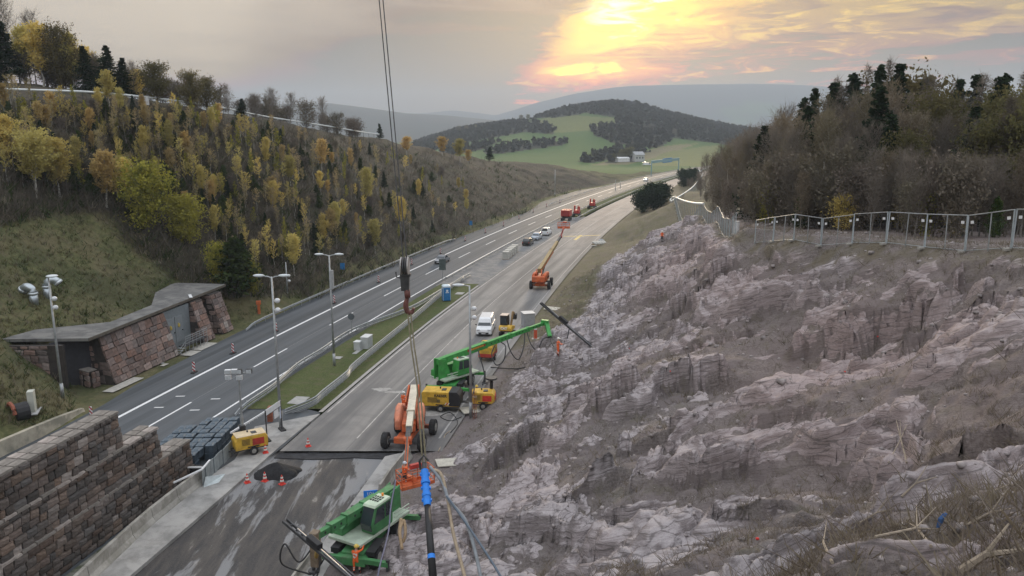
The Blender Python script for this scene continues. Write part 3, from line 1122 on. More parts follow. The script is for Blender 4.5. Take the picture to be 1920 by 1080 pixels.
LEAF = {
    'gold': mat_leaf('leaf_gold', (.58, .45, .14), (.70, .57, .20), (.50, .44, .16), .45),
    'orange': mat_leaf('leaf_orange', (.52, .36, .14), (.62, .46, .19), (.48, .37, .17), .45),
    'lime': mat_leaf('leaf_lime', (.20, .21, .045), (.46, .42, .08), (.30, .28, .06), .4),
    'tan': mat_leaf('leaf_tan', (.34, .26, .14), (.46, .37, .20), (.37, .31, .15), .4),
    'green': mat_leaf('leaf_green', (.030, .055, .018), (.065, .085, .028), (.045, .065, .022), .2),
    'needle': mat_leaf('needle_dark', (.018, .034, .020), (.036, .056, .028), (.026, .042, .022), .15),
    'olive': mat_leaf('leaf_olive', (.115, .115, .052), (.185, .17, .075), (.15, .125, .062), .35),
    'brown': mat_leaf('leaf_brown', (.165, .132, .098), (.24, .20, .145), (.18, .158, .108), .35),
    'twig': mat_leaf('twig_brown', (.165, .142, .12), (.25, .22, .185), (.19, .165, .14), .3),
    'straw': mat_leaf('dry_straw', (.20, .17, .125), (.32, .28, .215), (.16, .135, .10), .25),
    'scrub': mat_leaf('dark_scrub', (.12, .10, .085), (.20, .172, .145), (.15, .135, .10), .25),
}
BARK_PALE = M('bark_birch', (.40, .38, .34), .9, .35, 3, color2=(.10, .09, .08), mixscale=2.5, mixlo=.58, mixhi=.64)
BARK = M('bark_brown', (.10, .085, .068), .95, .3, 3, bump=.3)
BARK_GREY = M('bark_grey', (.19, .175, .155), .95, .3, 3, bump=.3)


def gen_tree(seed, H, r0, cb, cr, shape, nbr, up, leaf_n, leaf_s, leafmat, bark, twig_n=0, twigmat='twig', spread=.35, trunks=1, droop=0.0, flat=0.0, twig_len=.7):
    """a tapered trunk with limbs and a crown of single leaves; returns trunk mesh, crown mesh"""
    rg = np.random.default_rng(seed)
    tk, cw = Q(), Q()
    for ti in range(trunks):
        lean = rg.normal(0, .03 + .05 * (trunks > 1), 2)
        n = 7
        hs = np.linspace(0, H, n) * (1 if ti == 0 else rg.uniform(.8, 1.0))
        pts = np.stack([hs * lean[0] + rg.normal(0, .012 * H, n) * (hs > 0) + (ti * .25), hs * lean[1] + rg.normal(0, .012 * H, n) * (hs > 0), hs], -1)
        tk.tube(pts, np.interp(hs / H, [0, .08, .5, 1], [r0 * 1.5, r0, r0 * .6, r0 * .1]), 6)
        k = max(4, nbr // trunks)
        for b in range(k):
            f = cb + (1 - cb) * ((b + rg.uniform(0, 1)) / k) ** .9
            base = np.array([np.interp(f * H, hs, pts[:, c]) for c in range(3)])
            L = cr * shape((f - cb) / (1 - cb)) * rg.uniform(.65, 1.2)
            az = b * 2.399 + rg.uniform(-.5, .5)
            el = up + rg.normal(0, .18)
            d = np.array([math.cos(az) * math.cos(el), math.sin(az) * math.cos(el), math.sin(el)])
            s = np.linspace(0, 1, 5)
            bp = base + d * (s * L)[:, None] + np.array([0, 0, 1]) * ((s ** 2) * L * (.22 - droop))[:, None] + rg.normal(0, .03 * L, (5, 3)) * s[:, None]
            tk.tube(bp, np.interp(s, [0, 1], [max(r0 * .34 * (1 - f * .6), .012), .006]), 4)
            if leaf_n:
                m = int(leaf_n / nbr * (.5 + L / cr))
                tt = rg.uniform(.12, 1.08, m) ** .8
                pp = np.stack([np.interp(tt, s, bp[:, c]) for c in range(3)], -1)
                # twiggy clumps along the limb
                cl = np.clip(rg.normal(0, 1, (max(2, m // 9), 3)), -1.3, 1.3) * (spread * (.5 + .5 * min(L, 2.2))) * np.array([1, 1, .7])
                pp = pp + cl[rg.integers(0, len(cl), m)] + rg.normal(0, spread * .33, (m, 3))
                pp[:, 2] = np.maximum(pp[:, 2], .05)
                cw.leaves(pp, leaf_s, rg, flat)
            if twig_n:
                m = int(twig_n / nbr)
                tt = rg.uniform(.15, 1.0, m)
                pp = np.stack([np.interp(tt, s, bp[:, c]) for c in range(3)], -1)
                dd = d[None] * .7 + rg.normal(0, .55, (m, 3)) + np.array([0, 0, .35 - droop])
                dd /= np.linalg.norm(dd, axis=1)[:, None]
                ln = rg.uniform(.35, 1.0, m) * twig_len
                q1 = pp + dd * ln[:, None]
                cw.blades(pp, q1, .011 + .006 * (H > 9), rg)
                d2 = dd + rg.normal(0, .6, (m, 3))
                cw.blades(pp + dd * ln[:, None] * .5, pp + dd * ln[:, None] * .5 + d2 * ln[:, None] * .6, .008 + .005 * (H > 9), rg)
    if not cw.v:
        cw.leaves(np.array([[0, 0, H]]), .2, rg)
    return tk.mesh('trunk', bark), cw.mesh('crown', LEAF[leafmat])


ov = lambda x: .35 + .75 * math.sin(min(1, max(0, x)) ** .75 * math.pi) ** .8
con = lambda x: 1.02 - .95 * x
rnd = lambda x: math.sqrt(max(.05, 1 - (1.7 * x - .75) ** 2)) if abs(1.7 * x - .75) < 1 else .3
tuft = lambda x: .45 + .55 * math.sin(x * math.pi)
KIND = {}


def kind(name, n, **kw):
    KIND[name] = [gen_tree(900 + i * 31 + len(KIND) * 7, **kw) for i in range(n)]
    KIND[name + '_h'] = kw['H']


kind('birch_gold', 3, H=8, r0=.10, cb=.28, cr=1.7, shape=ov, nbr=46, up=.75, leaf_n=2600, leaf_s=.19, leafmat='gold', bark=BARK_PALE, twig_n=120, spread=.3)
kind('birch_twin', 1, H=8, r0=.09, cb=.33, cr=2.1, shape=ov, nbr=60, up=.65, leaf_n=3600, leaf_s=.19, leafmat='gold', bark=BARK_PALE, twig_n=160, spread=.34, trunks=2)
kind('birch_orange', 2, H=7, r0=.09, cb=.25, cr=1.35, shape=ov, nbr=40, up=.8, leaf_n=1900, leaf_s=.18, leafmat='orange', bark=BARK_PALE, twig_n=120, spread=.26)
kind('bushy_lime', 2, H=7, r0=.12, cb=.06, cr=2.7, shape=rnd, nbr=60, up=.55, leaf_n=4600, leaf_s=.2, leafmat='lime', bark=BARK, twig_n=100, spread=.42)
kind('sapling_gold', 4, H=6, r0=.045, cb=.36, cr=.95, shape=ov, nbr=17, up=.7, leaf_n=330, leaf_s=.15, leafmat='gold', bark=BARK_PALE, twig_n=60, spread=.2)
kind('sapling_tan', 5, H=6, r0=.045, cb=.42, cr=.9, shape=ov, nbr=16, up=.75, leaf_n=230, leaf_s=.135, leafmat='tan', bark=BARK_PALE, twig_n=110, spread=.22)
kind('sapling_lime', 3, H=6, r0=.05, cb=.2, cr=1.15, shape=con, nbr=24, up=.8, leaf_n=520, leaf_s=.17, leafmat='lime', bark=BARK_GREY, twig_n=80, spread=.22)
kind('shrub_green', 2, H=4.5, r0=.07, cb=.05, cr=1.5, shape=con, nbr=48, up=.4, leaf_n=2600, leaf_s=.17, leafmat='green', bark=BARK, spread=.25)
kind('pine', 2, H=9, r0=.13, cb=.12, cr=1.9, shape=con, nbr=74, up=.12, leaf_n=4200, leaf_s=.21, leafmat='needle', bark=BARK, spread=.2, droop=.1, flat=.5)
kind('oak_olive', 2, H=9, r0=.2, cb=.18, cr=3.3, shape=rnd, nbr=64, up=.45, leaf_n=5200, leaf_s=.19, leafmat='olive', bark=BARK, twig_n=260, spread=.42)
kind('bare', 4, H=12, r0=.15, cb=.2, cr=3.3, shape=rnd, nbr=64, up=.75, leaf_n=260, leaf_s=.13, leafmat='twig', bark=BARK_GREY, twig_n=1700, spread=.6, twig_len=1.3)
kind('brown_wood', 4, H=13, r0=.18, cb=.2, cr=3.0, shape=ov, nbr=60, up=.6, leaf_n=3000, leaf_s=.17, leafmat='brown', bark=BARK_GREY, twig_n=1100, spread=.55, twig_len=1.1)
kind('larch_bare', 2, H=15, r0=.16, cb=.18, cr=2.2, shape=con, nbr=90, up=.1, leaf_n=500, leaf_s=.15, leafmat='twig', bark=BARK, twig_n=1500, spread=.25, droop=.12, twig_len=.7)
kind('spruce', 3, H=15, r0=.2, cb=.06, cr=2.9, shape=con, nbr=120, up=-.02, leaf_n=6500, leaf_s=.26, leafmat='needle', bark=BARK, spread=.26, droop=.22, flat=.4)
kind('pole_tree', 2, H=14, r0=.15, cb=.62, cr=2.2, shape=ov, nbr=36, up=.6, leaf_n=1200, leaf_s=.17, leafmat='brown', bark=BARK_PALE, twig_n=500, spread=.45, twig_len=1.0)
kind('pine_bush', 2, H=5, r0=.12, cb=.02, cr=2.6, shape=rnd, nbr=70, up=.45, leaf_n=5200, leaf_s=.24, leafmat='needle', bark=BARK, spread=.3)
kind('bush_brown', 3, H=4, r0=.06, cb=.04, cr=2.0, shape=rnd, nbr=44, up=.75, leaf_n=900, leaf_s=.16, leafmat='scrub', bark=BARK, twig_n=900, spread=.4, twig_len=.9)
kind('bush_gold', 2, H=5, r0=.06, cb=.05, cr=2.0, shape=rnd, nbr=44, up=.7, leaf_n=1300, leaf_s=.17, leafmat='gold', bark=BARK, twig_n=500, spread=.42, twig_len=.9)

TREE_N = [0]


def tree(name, k, pos, h, label, group=None, cat='tree', wide=1.0):
    vs = KIND[k]
    tm, cm = vs[TREE_N[0] % len(vs)]
    TREE_N[0] += 1
    e = empty(name, pos, random.uniform(0, 6.28), label, cat, group)
    s = h / KIND[k + '_h']
    e.scale = (s * wide, s * wide, s)
    link_mesh('trunk', tm, e)
    link_mesh('crown', cm, e)
    return e


def on_left(u, v):
    r = BV_L.ray_cast(Vector((0, 0, HCAM)), ray(u, v).normalized(), 3000)
    return r[0]


def depth_of(p):
    return p.y * CP - (p.z - HCAM) * SP


def left_tree(name, k, u, v, hpx, label, group=None, wide=1.0, cat='tree'):
    p = on_left(u, v)
    if p is None:
        return None
    return tree(name, k, p - Vector((0, 0, .1)), hpx * depth_of(p) / FPX, label, group, cat, wide)


# the trees one can point at
for a in [
    ('birch_tree', 'birch_twin', 68, 372, 118, 'golden birch with two white trunks above the grass bank', 1.15),
    ('birch_tree', 'birch_gold', 112, 368, 102, 'broad golden birch right beside the twin trunked birch', 1.35),
    ('birch_tree', 'birch_orange', 200, 388, 100, 'orange gold birch alone above the upper grass edge', 1.3),
    ('birch_tree', 'birch_gold', 18, 320, 95, 'golden birch at the far left edge of the hillside', 1.0),
    ('birch_tree', 'sapling_gold', 42, 300, 72, 'small golden birch just right of the leftmost birch', 1.3),
    ('lime_tree', 'bushy_lime', 278, 438, 118, 'large bushy yellow green tree at the grass bank corner', 1.0),
    ('lime_tree', 'bushy_lime', 352, 462, 86, 'golden bushy tree at right foot of the large yellow green one', 1.1),
    ('birch_tree', 'birch_gold', 404, 452, 64, 'narrow golden birch uphill of the round golden bushy tree', .7),
    ('leafy_shrub', 'shrub_green', 440, 556, 108, 'dark green leafy shrub beside the stone building roof', 1.5),
    ('leafy_shrub', 'bushy_lime', 412, 540, 76, 'yellow green bush left of the dark green shrub', .8),
    ('leafy_shrub', 'bushy_lime', 472, 556, 60, 'low yellow green bush right of the dark green shrub', .8),
    ('birch_tree', 'birch_gold', 552, 516, 74, 'golden birch behind the street lamp mast by the verge', 1.0),
    ('birch_tree', 'birch_gold', 688, 388, 68, 'bright golden birch in the middle of the hillside', 1.0),
    ('birch_tree', 'birch_gold', 704, 476, 62, 'pale golden birch low on the slope above the guard rail', 1.1),
    ('birch_tree', 'birch_gold', 752, 432, 60, 'golden birch low on the slope left of the crane cable', 1.0),
    ('birch_tree', 'birch_orange', 620, 452, 58, 'orange birch low on the slope above the twin lamp', 1.0),
    ('larch_tree', 'birch_orange', 603, 322, 58, 'broad orange larch high on the middle of the slope', 1.2),
    ('birch_tree', 'birch_orange', 100, 236, 60, 'orange birch crossing the white rail of the upper fence', 1.0),
    ('pine_tree', 'pine', 712, 262, 30, 'small dark pine standing on the hill crest by the cable', 1.3),
    ('pine_tree', 'pine', 872, 292, 40, 'dark pine on the lower crest of the hillside', 1.3),
    ('pine_tree', 'pine', 918, 302, 26, 'squat dark pine on the far crest of the hillside', 1.9),
    ('larch_tree', 'birch_orange', 830, 292, 34, 'round orange tree on the crest against the green field', 1.7),
    ('larch_tree', 'birch_gold', 862, 304, 40, 'golden larch on the crest before the pine', 1.4),
    ('larch_tree', 'birch_orange', 878, 308, 26, 'small orange larch right below the crest pine', 1.4),
    ('larch_tree', 'birch_orange', 762, 290, 32, 'orange bushy larch on the crest right of the cable', 1.9),
]:
    left_tree(*a[:6], wide=a[6])

# countless-looking but single saplings over the slope
POLY = [(0, 205), (250, 215), (480, 250), (700, 292), (860, 330), (900, 400), (760, 455), (560, 505), (470, 520), (420, 470), (330, 395), (230, 385), (160, 385), (0, 345)]


def inpoly(u, v, poly=POLY):
    c = False
    for i in range(len(poly)):
        (x1, y1), (x2, y2) = poly[i], poly[i - 1]
        if (y1 > v) != (y2 > v) and u < (x2 - x1) * (v - y1) / (y2 - y1) + x1:
            c = not c
    return c


def region(u, v):
    if u < 250:
        return 'above the grass bank' if v > 300 else 'under the fence at upper left'
    low = v > 215 + (u - 250) * .30 + 95
    if u < 480:
        return 'in the dense left thicket, lower part' if low else 'in the dense left thicket, upper part'
    if u < 690:
        return 'in the middle of the hillside, above the twin lamps' if low else 'in the middle of the hillside, near the crest'
    return 'on the hillside right of the bright golden birch'


done, tries = [], 0
SPEC = [('sapling_gold', 'birch_sapling', 'slender golden birch sapling among scrub on the left hillside', 84), ('sapling_tan', 'birch_sapling', 'thin pale brown birch sapling among scrub on the left hillside', 125),
        ('sapling_lime', 'young_tree', 'young yellow green tree among scrub on the left hillside', 62), ('birch_orange', 'larch_tree', 'small orange larch among scrub on the left hillside', 26), ('birch_gold', 'birch_tree', 'medium golden birch among scrub on the left hillside', 24),
        ('shrub_green', 'leafy_shrub', 'dark green conical shrub among scrub on the left hillside', 70), ('pine', 'pine_tree', 'small dark pine among scrub on the left hillside', 34), ('bush_brown', 'bare_bush', 'brown leafless bush among scrub on the left hillside', 60)]
for k, nm, lab, cnt in SPEC:
    got = 0
    while got < cnt and tries < 20000:
        tries += 1
        u, v = random.uniform(0, 910), random.uniform(200, 520)
        if not inpoly(u, v):
            continue
        if u > 720 and random.random() < .4:
            continue
        if any(abs(u - a) < 7 and abs(v - b) < 9 for a, b in done):
            continue
        p = on_left(u, v)
        if p is None:
            continue
        h = {'sapling_gold': 5.2, 'sapling_tan': 5.6, 'sapling_lime': 5.0, 'birch_orange': 4.8, 'birch_gold': 5.6, 'shrub_green': 3.4, 'pine': 4.2, 'bush_brown': 2.6}[k] * random.uniform(.6, 1.0)
        tree(nm, k, p - Vector((0, 0, .1)), h, lab.replace('among scrub on the left hillside', region(u, v)), lab.split(' among')[0] + 's on the left hillside, ' + region(u, v), 'bush' if ('shrub' in nm or 'bush' in nm) else 'tree', random.uniform(.7, 1.25))
        done.append((u, v))
        got += 1

# ridge line above the upper fence
for (u, v, t, k, nm, hpx, lab, w) in [
    (-12, 178, 120, 'spruce', 'spruce_tree', 105, 'dark spruce at the upper left corner of the ridge', .9),
    (15, 178, 121, 'pine', 'pine_tree', 110, 'dark pine on the ridge second from the left edge', 1.0),
    (24, 175, 128, 'bare', 'bare_tree', 150, 'tall bare pinkish tree above the left ridge pines', .7),
    (52, 178, 124, 'birch_gold', 'birch_tree', 100, 'yellow green birch on the ridge left of the bare thicket', 1.0),
    (84, 178, 123, 'birch_gold', 'birch_tree', 108, 'yellow birch in the bright ridge group', 1.1),
    (70, 174, 130, 'bare', 'bare_tree', 125, 'tall bare tree behind the yellow ridge birches', .7),
    (120, 180, 124, 'oak_olive', 'oak_tree', 108, 'olive leaved tall tree ending the bright ridge group', .8),
    (140, 180, 125, 'birch_gold', 'birch_tree', 98, 'thin yellow birch right of the olive ridge tree', .8),
    (168, 182, 122, 'spruce', 'spruce_tree', 86, 'dark brown conifer left of the ridge gap', 1.1),
    (200, 184, 121, 'spruce', 'spruce_tree', 92, 'tallest dark conifer of the ridge group', 1.2),
    (204, 188, 117, 'birch_gold', 'birch_tree', 62, 'pale yellow green tree before the dark ridge conifers', 1.1),
    (232, 188, 122, 'spruce', 'spruce_tree', 76, 'dark conifer at the right end of the ridge group', 1.2),
    (254, 190, 124, 'bare', 'bare_tree', 66, 'bare tree right of the ridge conifers', .9),
    (296, 196, 124, 'oak_olive', 'oak_tree', 76, 'round olive oak standing apart on the ridge', 1.1),
    (325, 200, 128, 'bare', 'bare_tree', 50, 'bare bush between the two round ridge oaks', .9),
    (358, 204, 130, 'oak_olive', 'oak_tree', 72, 'reddish round oak on the ridge, left of its twin', 1.0),
    (388, 208, 134, 'oak_olive', 'oak_tree', 62, 'second round oak on the ridge, right of the reddish one', .9),
    (428, 216, 142, 'bare', 'bare_tree', 60, 'thin bare tree right of the ridge oaks', .8),
    (450, 216, 146, 'spruce', 'spruce_tree', 44, 'low dark conifer among bare ridge trees', 1.3),
    (480, 222, 150, 'bare', 'bare_tree', 60, 'wide bare tree on the descending ridge', 1.1),
    (512, 228, 160, 'bare', 'bare_tree', 58, 'dense bare tree on the descending ridge', 1.1),
    (545, 234, 168, 'bare', 'bare_tree', 56, 'bare tree left of the single tall bare ridge tree', 1.0),
    (606, 248, 190, 'bare', 'bare_tree', 60, 'single tall bare tree against the pale hills', .75),
    (575, 242, 178, 'bush_brown', 'bare_bush', 42, 'brown bush at the foot of the single bare ridge tree', 1.2),
    (632, 252, 196, 'bush_brown', 'bare_bush', 34, 'brown bush right of the single bare ridge tree', 1.2),
    (660, 256, 208, 'bush_brown', 'bare_bush', 28, 'last brown bush on the ridge above the white rail', 1.2)]:
    p = atd(u, v, t)
    z = drop(p.x, p.y, 'L', p.z)
    tree(nm, k, (p.x, p.y, z - .2), hpx * t / FPX, lab, None, 'bush' if 'bush' in nm else 'tree', w * (1.5 if k in ('spruce', 'pine') else 1.0))
for i in range(34):
    u = random.uniform(-10, 720)
    t = np.interp(u, [0, 260, 500, 720], [122, 128, 166, 232]) + random.uniform(0, 10)
    p = atd(u, 200, t)
    tree('bare_bush', 'bush_brown', (p.x, p.y, drop(p.x, p.y, 'L', 25) - .2), random.uniform(2.5, 4.6), 'dark brown underwood bush along the left ridge line', 'underwood bushes along the left ridge', 'bush', 1.2)

for i in range(30):
    u = random.uniform(-10, 262) if i < 18 else random.uniform(400, 640)
    t = np.interp(u, [0, 260, 400, 640], [124, 126, 146, 204]) + random.uniform(0, 8)
    p = atd(u, 190, t)
    k = random.choice(['bare', 'oak_olive', 'brown_wood', 'bare', 'birch_gold']) if i < 18 else random.choice(['bare', 'bush_brown', 'bare'])
    hp = np.interp(u, [0, 130, 262, 400, 640], [110, 92, 62, 46, 34]) * random.uniform(.6, .95)
    lab = {'bare': 'bare grey tree', 'oak_olive': 'olive leaved tree', 'brown_wood': 'brown leaved tree', 'birch_gold': 'yellow birch', 'bush_brown': 'brown bush'}[k] + (' in the dense left end of the ridge wood' if i < 18 else ' in the thin row along the descending ridge')
    tree({'bare': 'bare_tree', 'birch_gold': 'birch_tree', 'bush_brown': 'bare_bush'}.get(k, 'broadleaf_tree'), k, (p.x, p.y, drop(p.x, p.y, 'L', 27) - .2), hp * t / FPX, lab, lab + 's', 'bush' if 'bush' in k else 'tree', random.uniform(.8, 1.2))

# dark wood behind the fence on the right
TOPV = ([1280, 1300, 1340, 1370, 1400, 1440, 1500, 1540, 1600, 1650, 1700, 1750, 1800, 1850, 1900, 1990], [330, 298, 262, 234, 212, 188, 170, 160, 142, 126, 136, 150, 146, 138, 130, 138])
BT = ([1280, 1320, 1350, 1400, 1500, 1700, 1990], [345, 215, 150, 112, 96, 88, 80])
FT = ([1280, 1320, 1350, 1400, 1500, 1600, 1700, 1990], [310, 185, 112, 80, 66, 60, 54, 47])


def wood_place(u):
    return 'left end of the wood' if u < 1440 else 'left half of the wood' if u < 1600 else 'middle of the wood' if u < 1760 else 'right end of the wood'


def wood_tree(u, t, vtop, k, nm, lab, grp, w=1.0):
    if grp:
        lab = lab.replace('the dark wood', 'the ' + wood_place(u)) if 'the dark wood' in lab else lab
        grp = grp + ', ' + wood_place(u)
    p = atd(u, 400, t)
    z = drop(p.x, p.y, 'R', 17)
    d = ray(u, vtop)
    h = max(2.0, HCAM + d.z * t - z) * {'bare': .80, 'brown_wood': .84, 'bush_brown': .8, 'oak_olive': .88, 'bush_gold': .85}.get(k, 1.0)
    tree(nm, k, (p.x, p.y, z - .2), h, lab, grp, 'bush' if 'bush' in nm else 'tree', w * random.uniform(.62, .92) * (1.45 if k in ('spruce', 'larch_bare') else 1.0))


for (u, k, nm, lab, dv, w) in [(1500, 'spruce', 'spruce_tree', 'dark spruce marking the left shoulder of the wood', -2, 1.0), (1550, 'larch_bare', 'larch_tree', 'thin bare larch top left of the tallest larches', -8, .8), (1608, 'larch_bare', 'larch_tree', 'bare larch top standing over the wood, left one of two', -12, .8),
                               (1640, 'larch_bare', 'larch_tree', 'bare larch top standing over the wood, right one of two', -12, .8), (1675, 'oak_olive', 'broadleaf_tree', 'rounded olive green crown at the top of the wood', 0, 1.1), (1770, 'spruce', 'spruce_tree', 'spruce top left of the dark green spruce pair', 2, .9),
                               (1822, 'spruce', 'spruce_tree', 'dark green spruce, left one of the pair', 0, 1.1), (1848, 'spruce', 'spruce_tree', 'dark green spruce, right one of the pair', 4, 1.1), (1885, 'larch_bare', 'larch_tree', 'thin larch top near the right edge', 4, .8), (1915, 'spruce', 'spruce_tree', 'spruce top at the right edge of the picture', -4, 1.0)]:
    wood_tree(u, np.interp(u, *BT) + 4, np.interp(u, *TOPV) + dv, k, nm, lab, None, w)
for i in range(74):
    u = 1284 + i * 9.4 + random.uniform(-6, 6)
    k = random.choice(['brown_wood', 'bare', 'bare', 'spruce', 'larch_bare', 'larch_bare', 'brown_wood', 'spruce', 'bare'])
    if u < 1470:
        k = random.choice(['bare', 'bare', 'brown_wood'])
    lab = {'brown_wood': 'brown leaved tree in the back row of the dark wood', 'bare': 'bare grey tree in the back row of the dark wood', 'spruce': 'dark spruce in the back row of the dark wood', 'larch_bare': 'bare larch in the back row of the dark wood', 'oak_olive': 'olive leaved tree in the back row of the dark wood'}[k]
    wood_tree(u, np.interp(u, *BT) + random.uniform(-6, 8), np.interp(u, *TOPV) + random.uniform(-6, 34), k, {'brown_wood': 'broadleaf_tree', 'bare': 'bare_tree', 'spruce': 'spruce_tree', 'larch_bare': 'larch_tree', 'oak_olive': 'broadleaf_tree'}[k], lab, lab.split(' in the')[0] + 's at the back of the wood')
for i in range(70):
    u = 1288 + i * 9.8 + random.uniform(-6, 6)
    k = random.choice(['brown_wood', 'bare', 'bare', 'oak_olive', 'larch_bare', 'spruce', 'pole_tree'])
    lab = {'brown_wood': 'brown leaved tree inside the dark wood', 'bare': 'bare grey tree inside the dark wood', 'oak_olive': 'olive leaved tree inside the dark wood', 'larch_bare': 'bare larch inside the dark wood', 'spruce': 'dark spruce inside the dark wood', 'pole_tree': 'pale trunked tall tree inside the dark wood'}[k]
    tf, tb, tv = np.interp(u, *FT), np.interp(u, *BT), np.interp(u, *TOPV)
    wood_tree(u, tf + (tb - tf) * random.uniform(.35, .7), tv + (395 - tv) * random.uniform(.08, .42), k, {'bare': 'bare_tree', 'larch_bare': 'larch_tree', 'spruce': 'spruce_tree'}.get(k, 'broadleaf_tree'), lab, lab.split(' inside')[0] + 's inside the wood')
for i in range(74):
    u = 1292 + i * 9.0 + random.uniform(-6, 6)
    k = random.choice(['bush_brown', 'bare', 'bare', 'brown_wood', 'bush_brown'])
    tf, tv = np.interp(u, *FT), np.interp(u, *TOPV)
    lab = {'bush_brown': 'brown bush at the front edge of the dark wood', 'bare': 'low bare tree at the front edge of the dark wood', 'brown_wood': 'low brown leaved tree at the front edge of the dark wood'}[k]
    wood_tree(u, tf + random.uniform(0, 8), tv + (395 - tv) * random.uniform(.45, .78), k, 'bare_bush' if k == 'bush_brown' else ('bare_tree' if k == 'bare' else 'broadleaf_tree'), lab, lab.split(' at the')[0] + ' front row of the wood', 1.1)
for (u, t, vt, k, lab) in [(1600, 66, 318, 'bush_gold', 'golden leaved bush at the front edge of the wood'), (1625, 68, 330, 'bush_gold', 'smaller golden bush right of the golden edge bush'), (1555, 72, 325, 'shrub_green', 'green shrub left of the golden edge bush'), (1690, 66, 350, 'bush_gold', 'thin yellowish bush at the middle of the wood edge'), (1440, 78, 350, 'bushy_lime', 'yellow green bush at the left end of the wood edge'), (1500, 68, 365, 'shrub_green', 'dark green shrub left of the green edge shrub'), (1580, 62, 360, 'bush_gold', 'low golden bush just left of the golden edge bush'), (1740, 55, 368, 'bushy_lime', 'yellow green bush right of the thin yellowish bush'), (1800, 54, 372, 'bush_gold', 'low yellow bush at the right part of the wood edge'), (1870, 51, 366, 'shrub_green', 'green shrub near the right edge at the wood foot')]:
    wood_tree(u, t, vt, k, 'leafy_shrub', lab, None, 1.2)
# pines beside the far carriageway
for (u, v, h, w, lab) in [(1205, 398, 44, 1.9, 'dark pine bush beside the concrete carriageway, nearest'), (1226, 392, 50, 1.9, 'dark pine bush beside the concrete carriageway, middle'), (1242, 382, 40, 1.9, 'dark pine bush beside the concrete carriageway, farthest'), (1283, 350, 34, 1.8, 'dark pine beside the road bend'), (1298, 342, 28, 1.8, 'small dark pine behind the road bend pine')]:
    p = hit(u, v)
    tree('pine_bush', 'pine_bush', p - Vector((0, 0, .1)), h * .8 * depth_of(p) / FPX, lab, None, 'bush', w * .55)


# ---- uncountable ground cover
def cover(name, mat, pts, n_bl, hlo, hhi, w, label, lean=.5, seed=3):
    rg = np.random.default_rng(seed)
    q = Q()
    b = np.repeat(pts, n_bl, 0)
    n = len(b)
    hh = rg.uniform(hlo, hhi, n) * np.repeat(rg.uniform(.6, 1.3, len(pts)), n_bl)
    b = b + rg.normal(0, 1, (n, 3)) * (hh * .35)[:, None] * np.array([1, 1, 0])
    d = rg.normal(0, lean, (n, 3))
    d[:, 2] = 1
    q.blades(b - np.array([0, 0, .05]), b + d * hh[:, None], hh * w, rg)
    tag(link_mesh(name, q.mesh(name, LEAF[mat])), label, None, None, 'stuff')


pl = []
while len(pl) < 7500:
    u, v = random.uniform(-10, 1130), random.uniform(180, 560)
    if v < 205 + max(0, u - 250) * .14:
        continue
    p = on_left(u, v)
    if p is None:
        continue
    bank = p.y < 100 and p.z < 14.5
    if bank or depth_of(p) > 330:
        continue
    pl.append(tuple(p))
pl = np.array(pl)
cover('hillside_scrub', 'scrub', pl[:5200], 8, .5, 1.7, .035, 'brown leafless scrub covering the left hillside', .55)
cover('hillside_grass', 'straw', pl[5200:6500], 8, .3, .8, .05, 'dry straw grass between the hillside scrub', .5, 4)
cover('hillside_scrub', 'green', pl[6500:], 10, .4, 1.3, .07, 'low green growth between the hillside scrub', .6, 5)
pl = []
while len(pl) < 5200:
    u, v = random.uniform(-10, 520), random.uniform(340, 800)
    p = on_left(u, v)
    if p is not None and p.y < 112 and p.z < 17 and p.z > .05:
        pl.append(tuple(p))
pl = np.array(pl)
cover('bank_grass', 'olive', pl[:2600], 7, .12, .34, .08, 'rough olive grass on the left bank', .6, 6)
cover('bank_grass', 'straw', pl[3400:4300], 6, .2, .6, .04, 'dry stalks in the grass of the left bank', .6, 7)
cover('bank_grass', 'green', pl[4300:], 8, .15, .45, .08, 'green herbs in the grass of the left bank', .7, 8)
# rock slope: dry stalks and scrub in the soil pockets
fl = RP.reshape(-1, 3)
rk = RROCK.reshape(-1)
gr = RGRASS.reshape(-1)
dist = np.sqrt((fl ** 2).sum(1))
ok = (fl[:, 1] < 125) & (fl[:, 0] > R2(fl[:, 1]) + 1.0) & (np.abs(fl[:, 0]) < fl[:, 1] * .72 + 1)
pr = np.where(ok, np.clip(.75 - rk, .02, 1) + .4 * gr, 0)
pick = RNG.choice(len(fl), 10500, replace=False, p=pr / pr.sum())
P = fl[pick]
near = P[:, 1] < 34
cover('slope_grass', 'straw', P[~near][:4200], 6, .10, .30, .05, 'dry straw coloured grass on the rock slope', .8, 11)
cover('slope_scrub', 'scrub', P[~near][4200:], 7, .12, .42, .035, 'dark dead scrub on the rock slope', .8, 12)
cover('slope_grass', 'straw', P[near][::2], 9, .06, .24, .05, 'dry grass close below the viewer', .8, 13)
cover('slope_scrub', 'scrub', P[near][1::2], 10, .08, .34, .03, 'dead stalks close below the viewer', .8, 14)


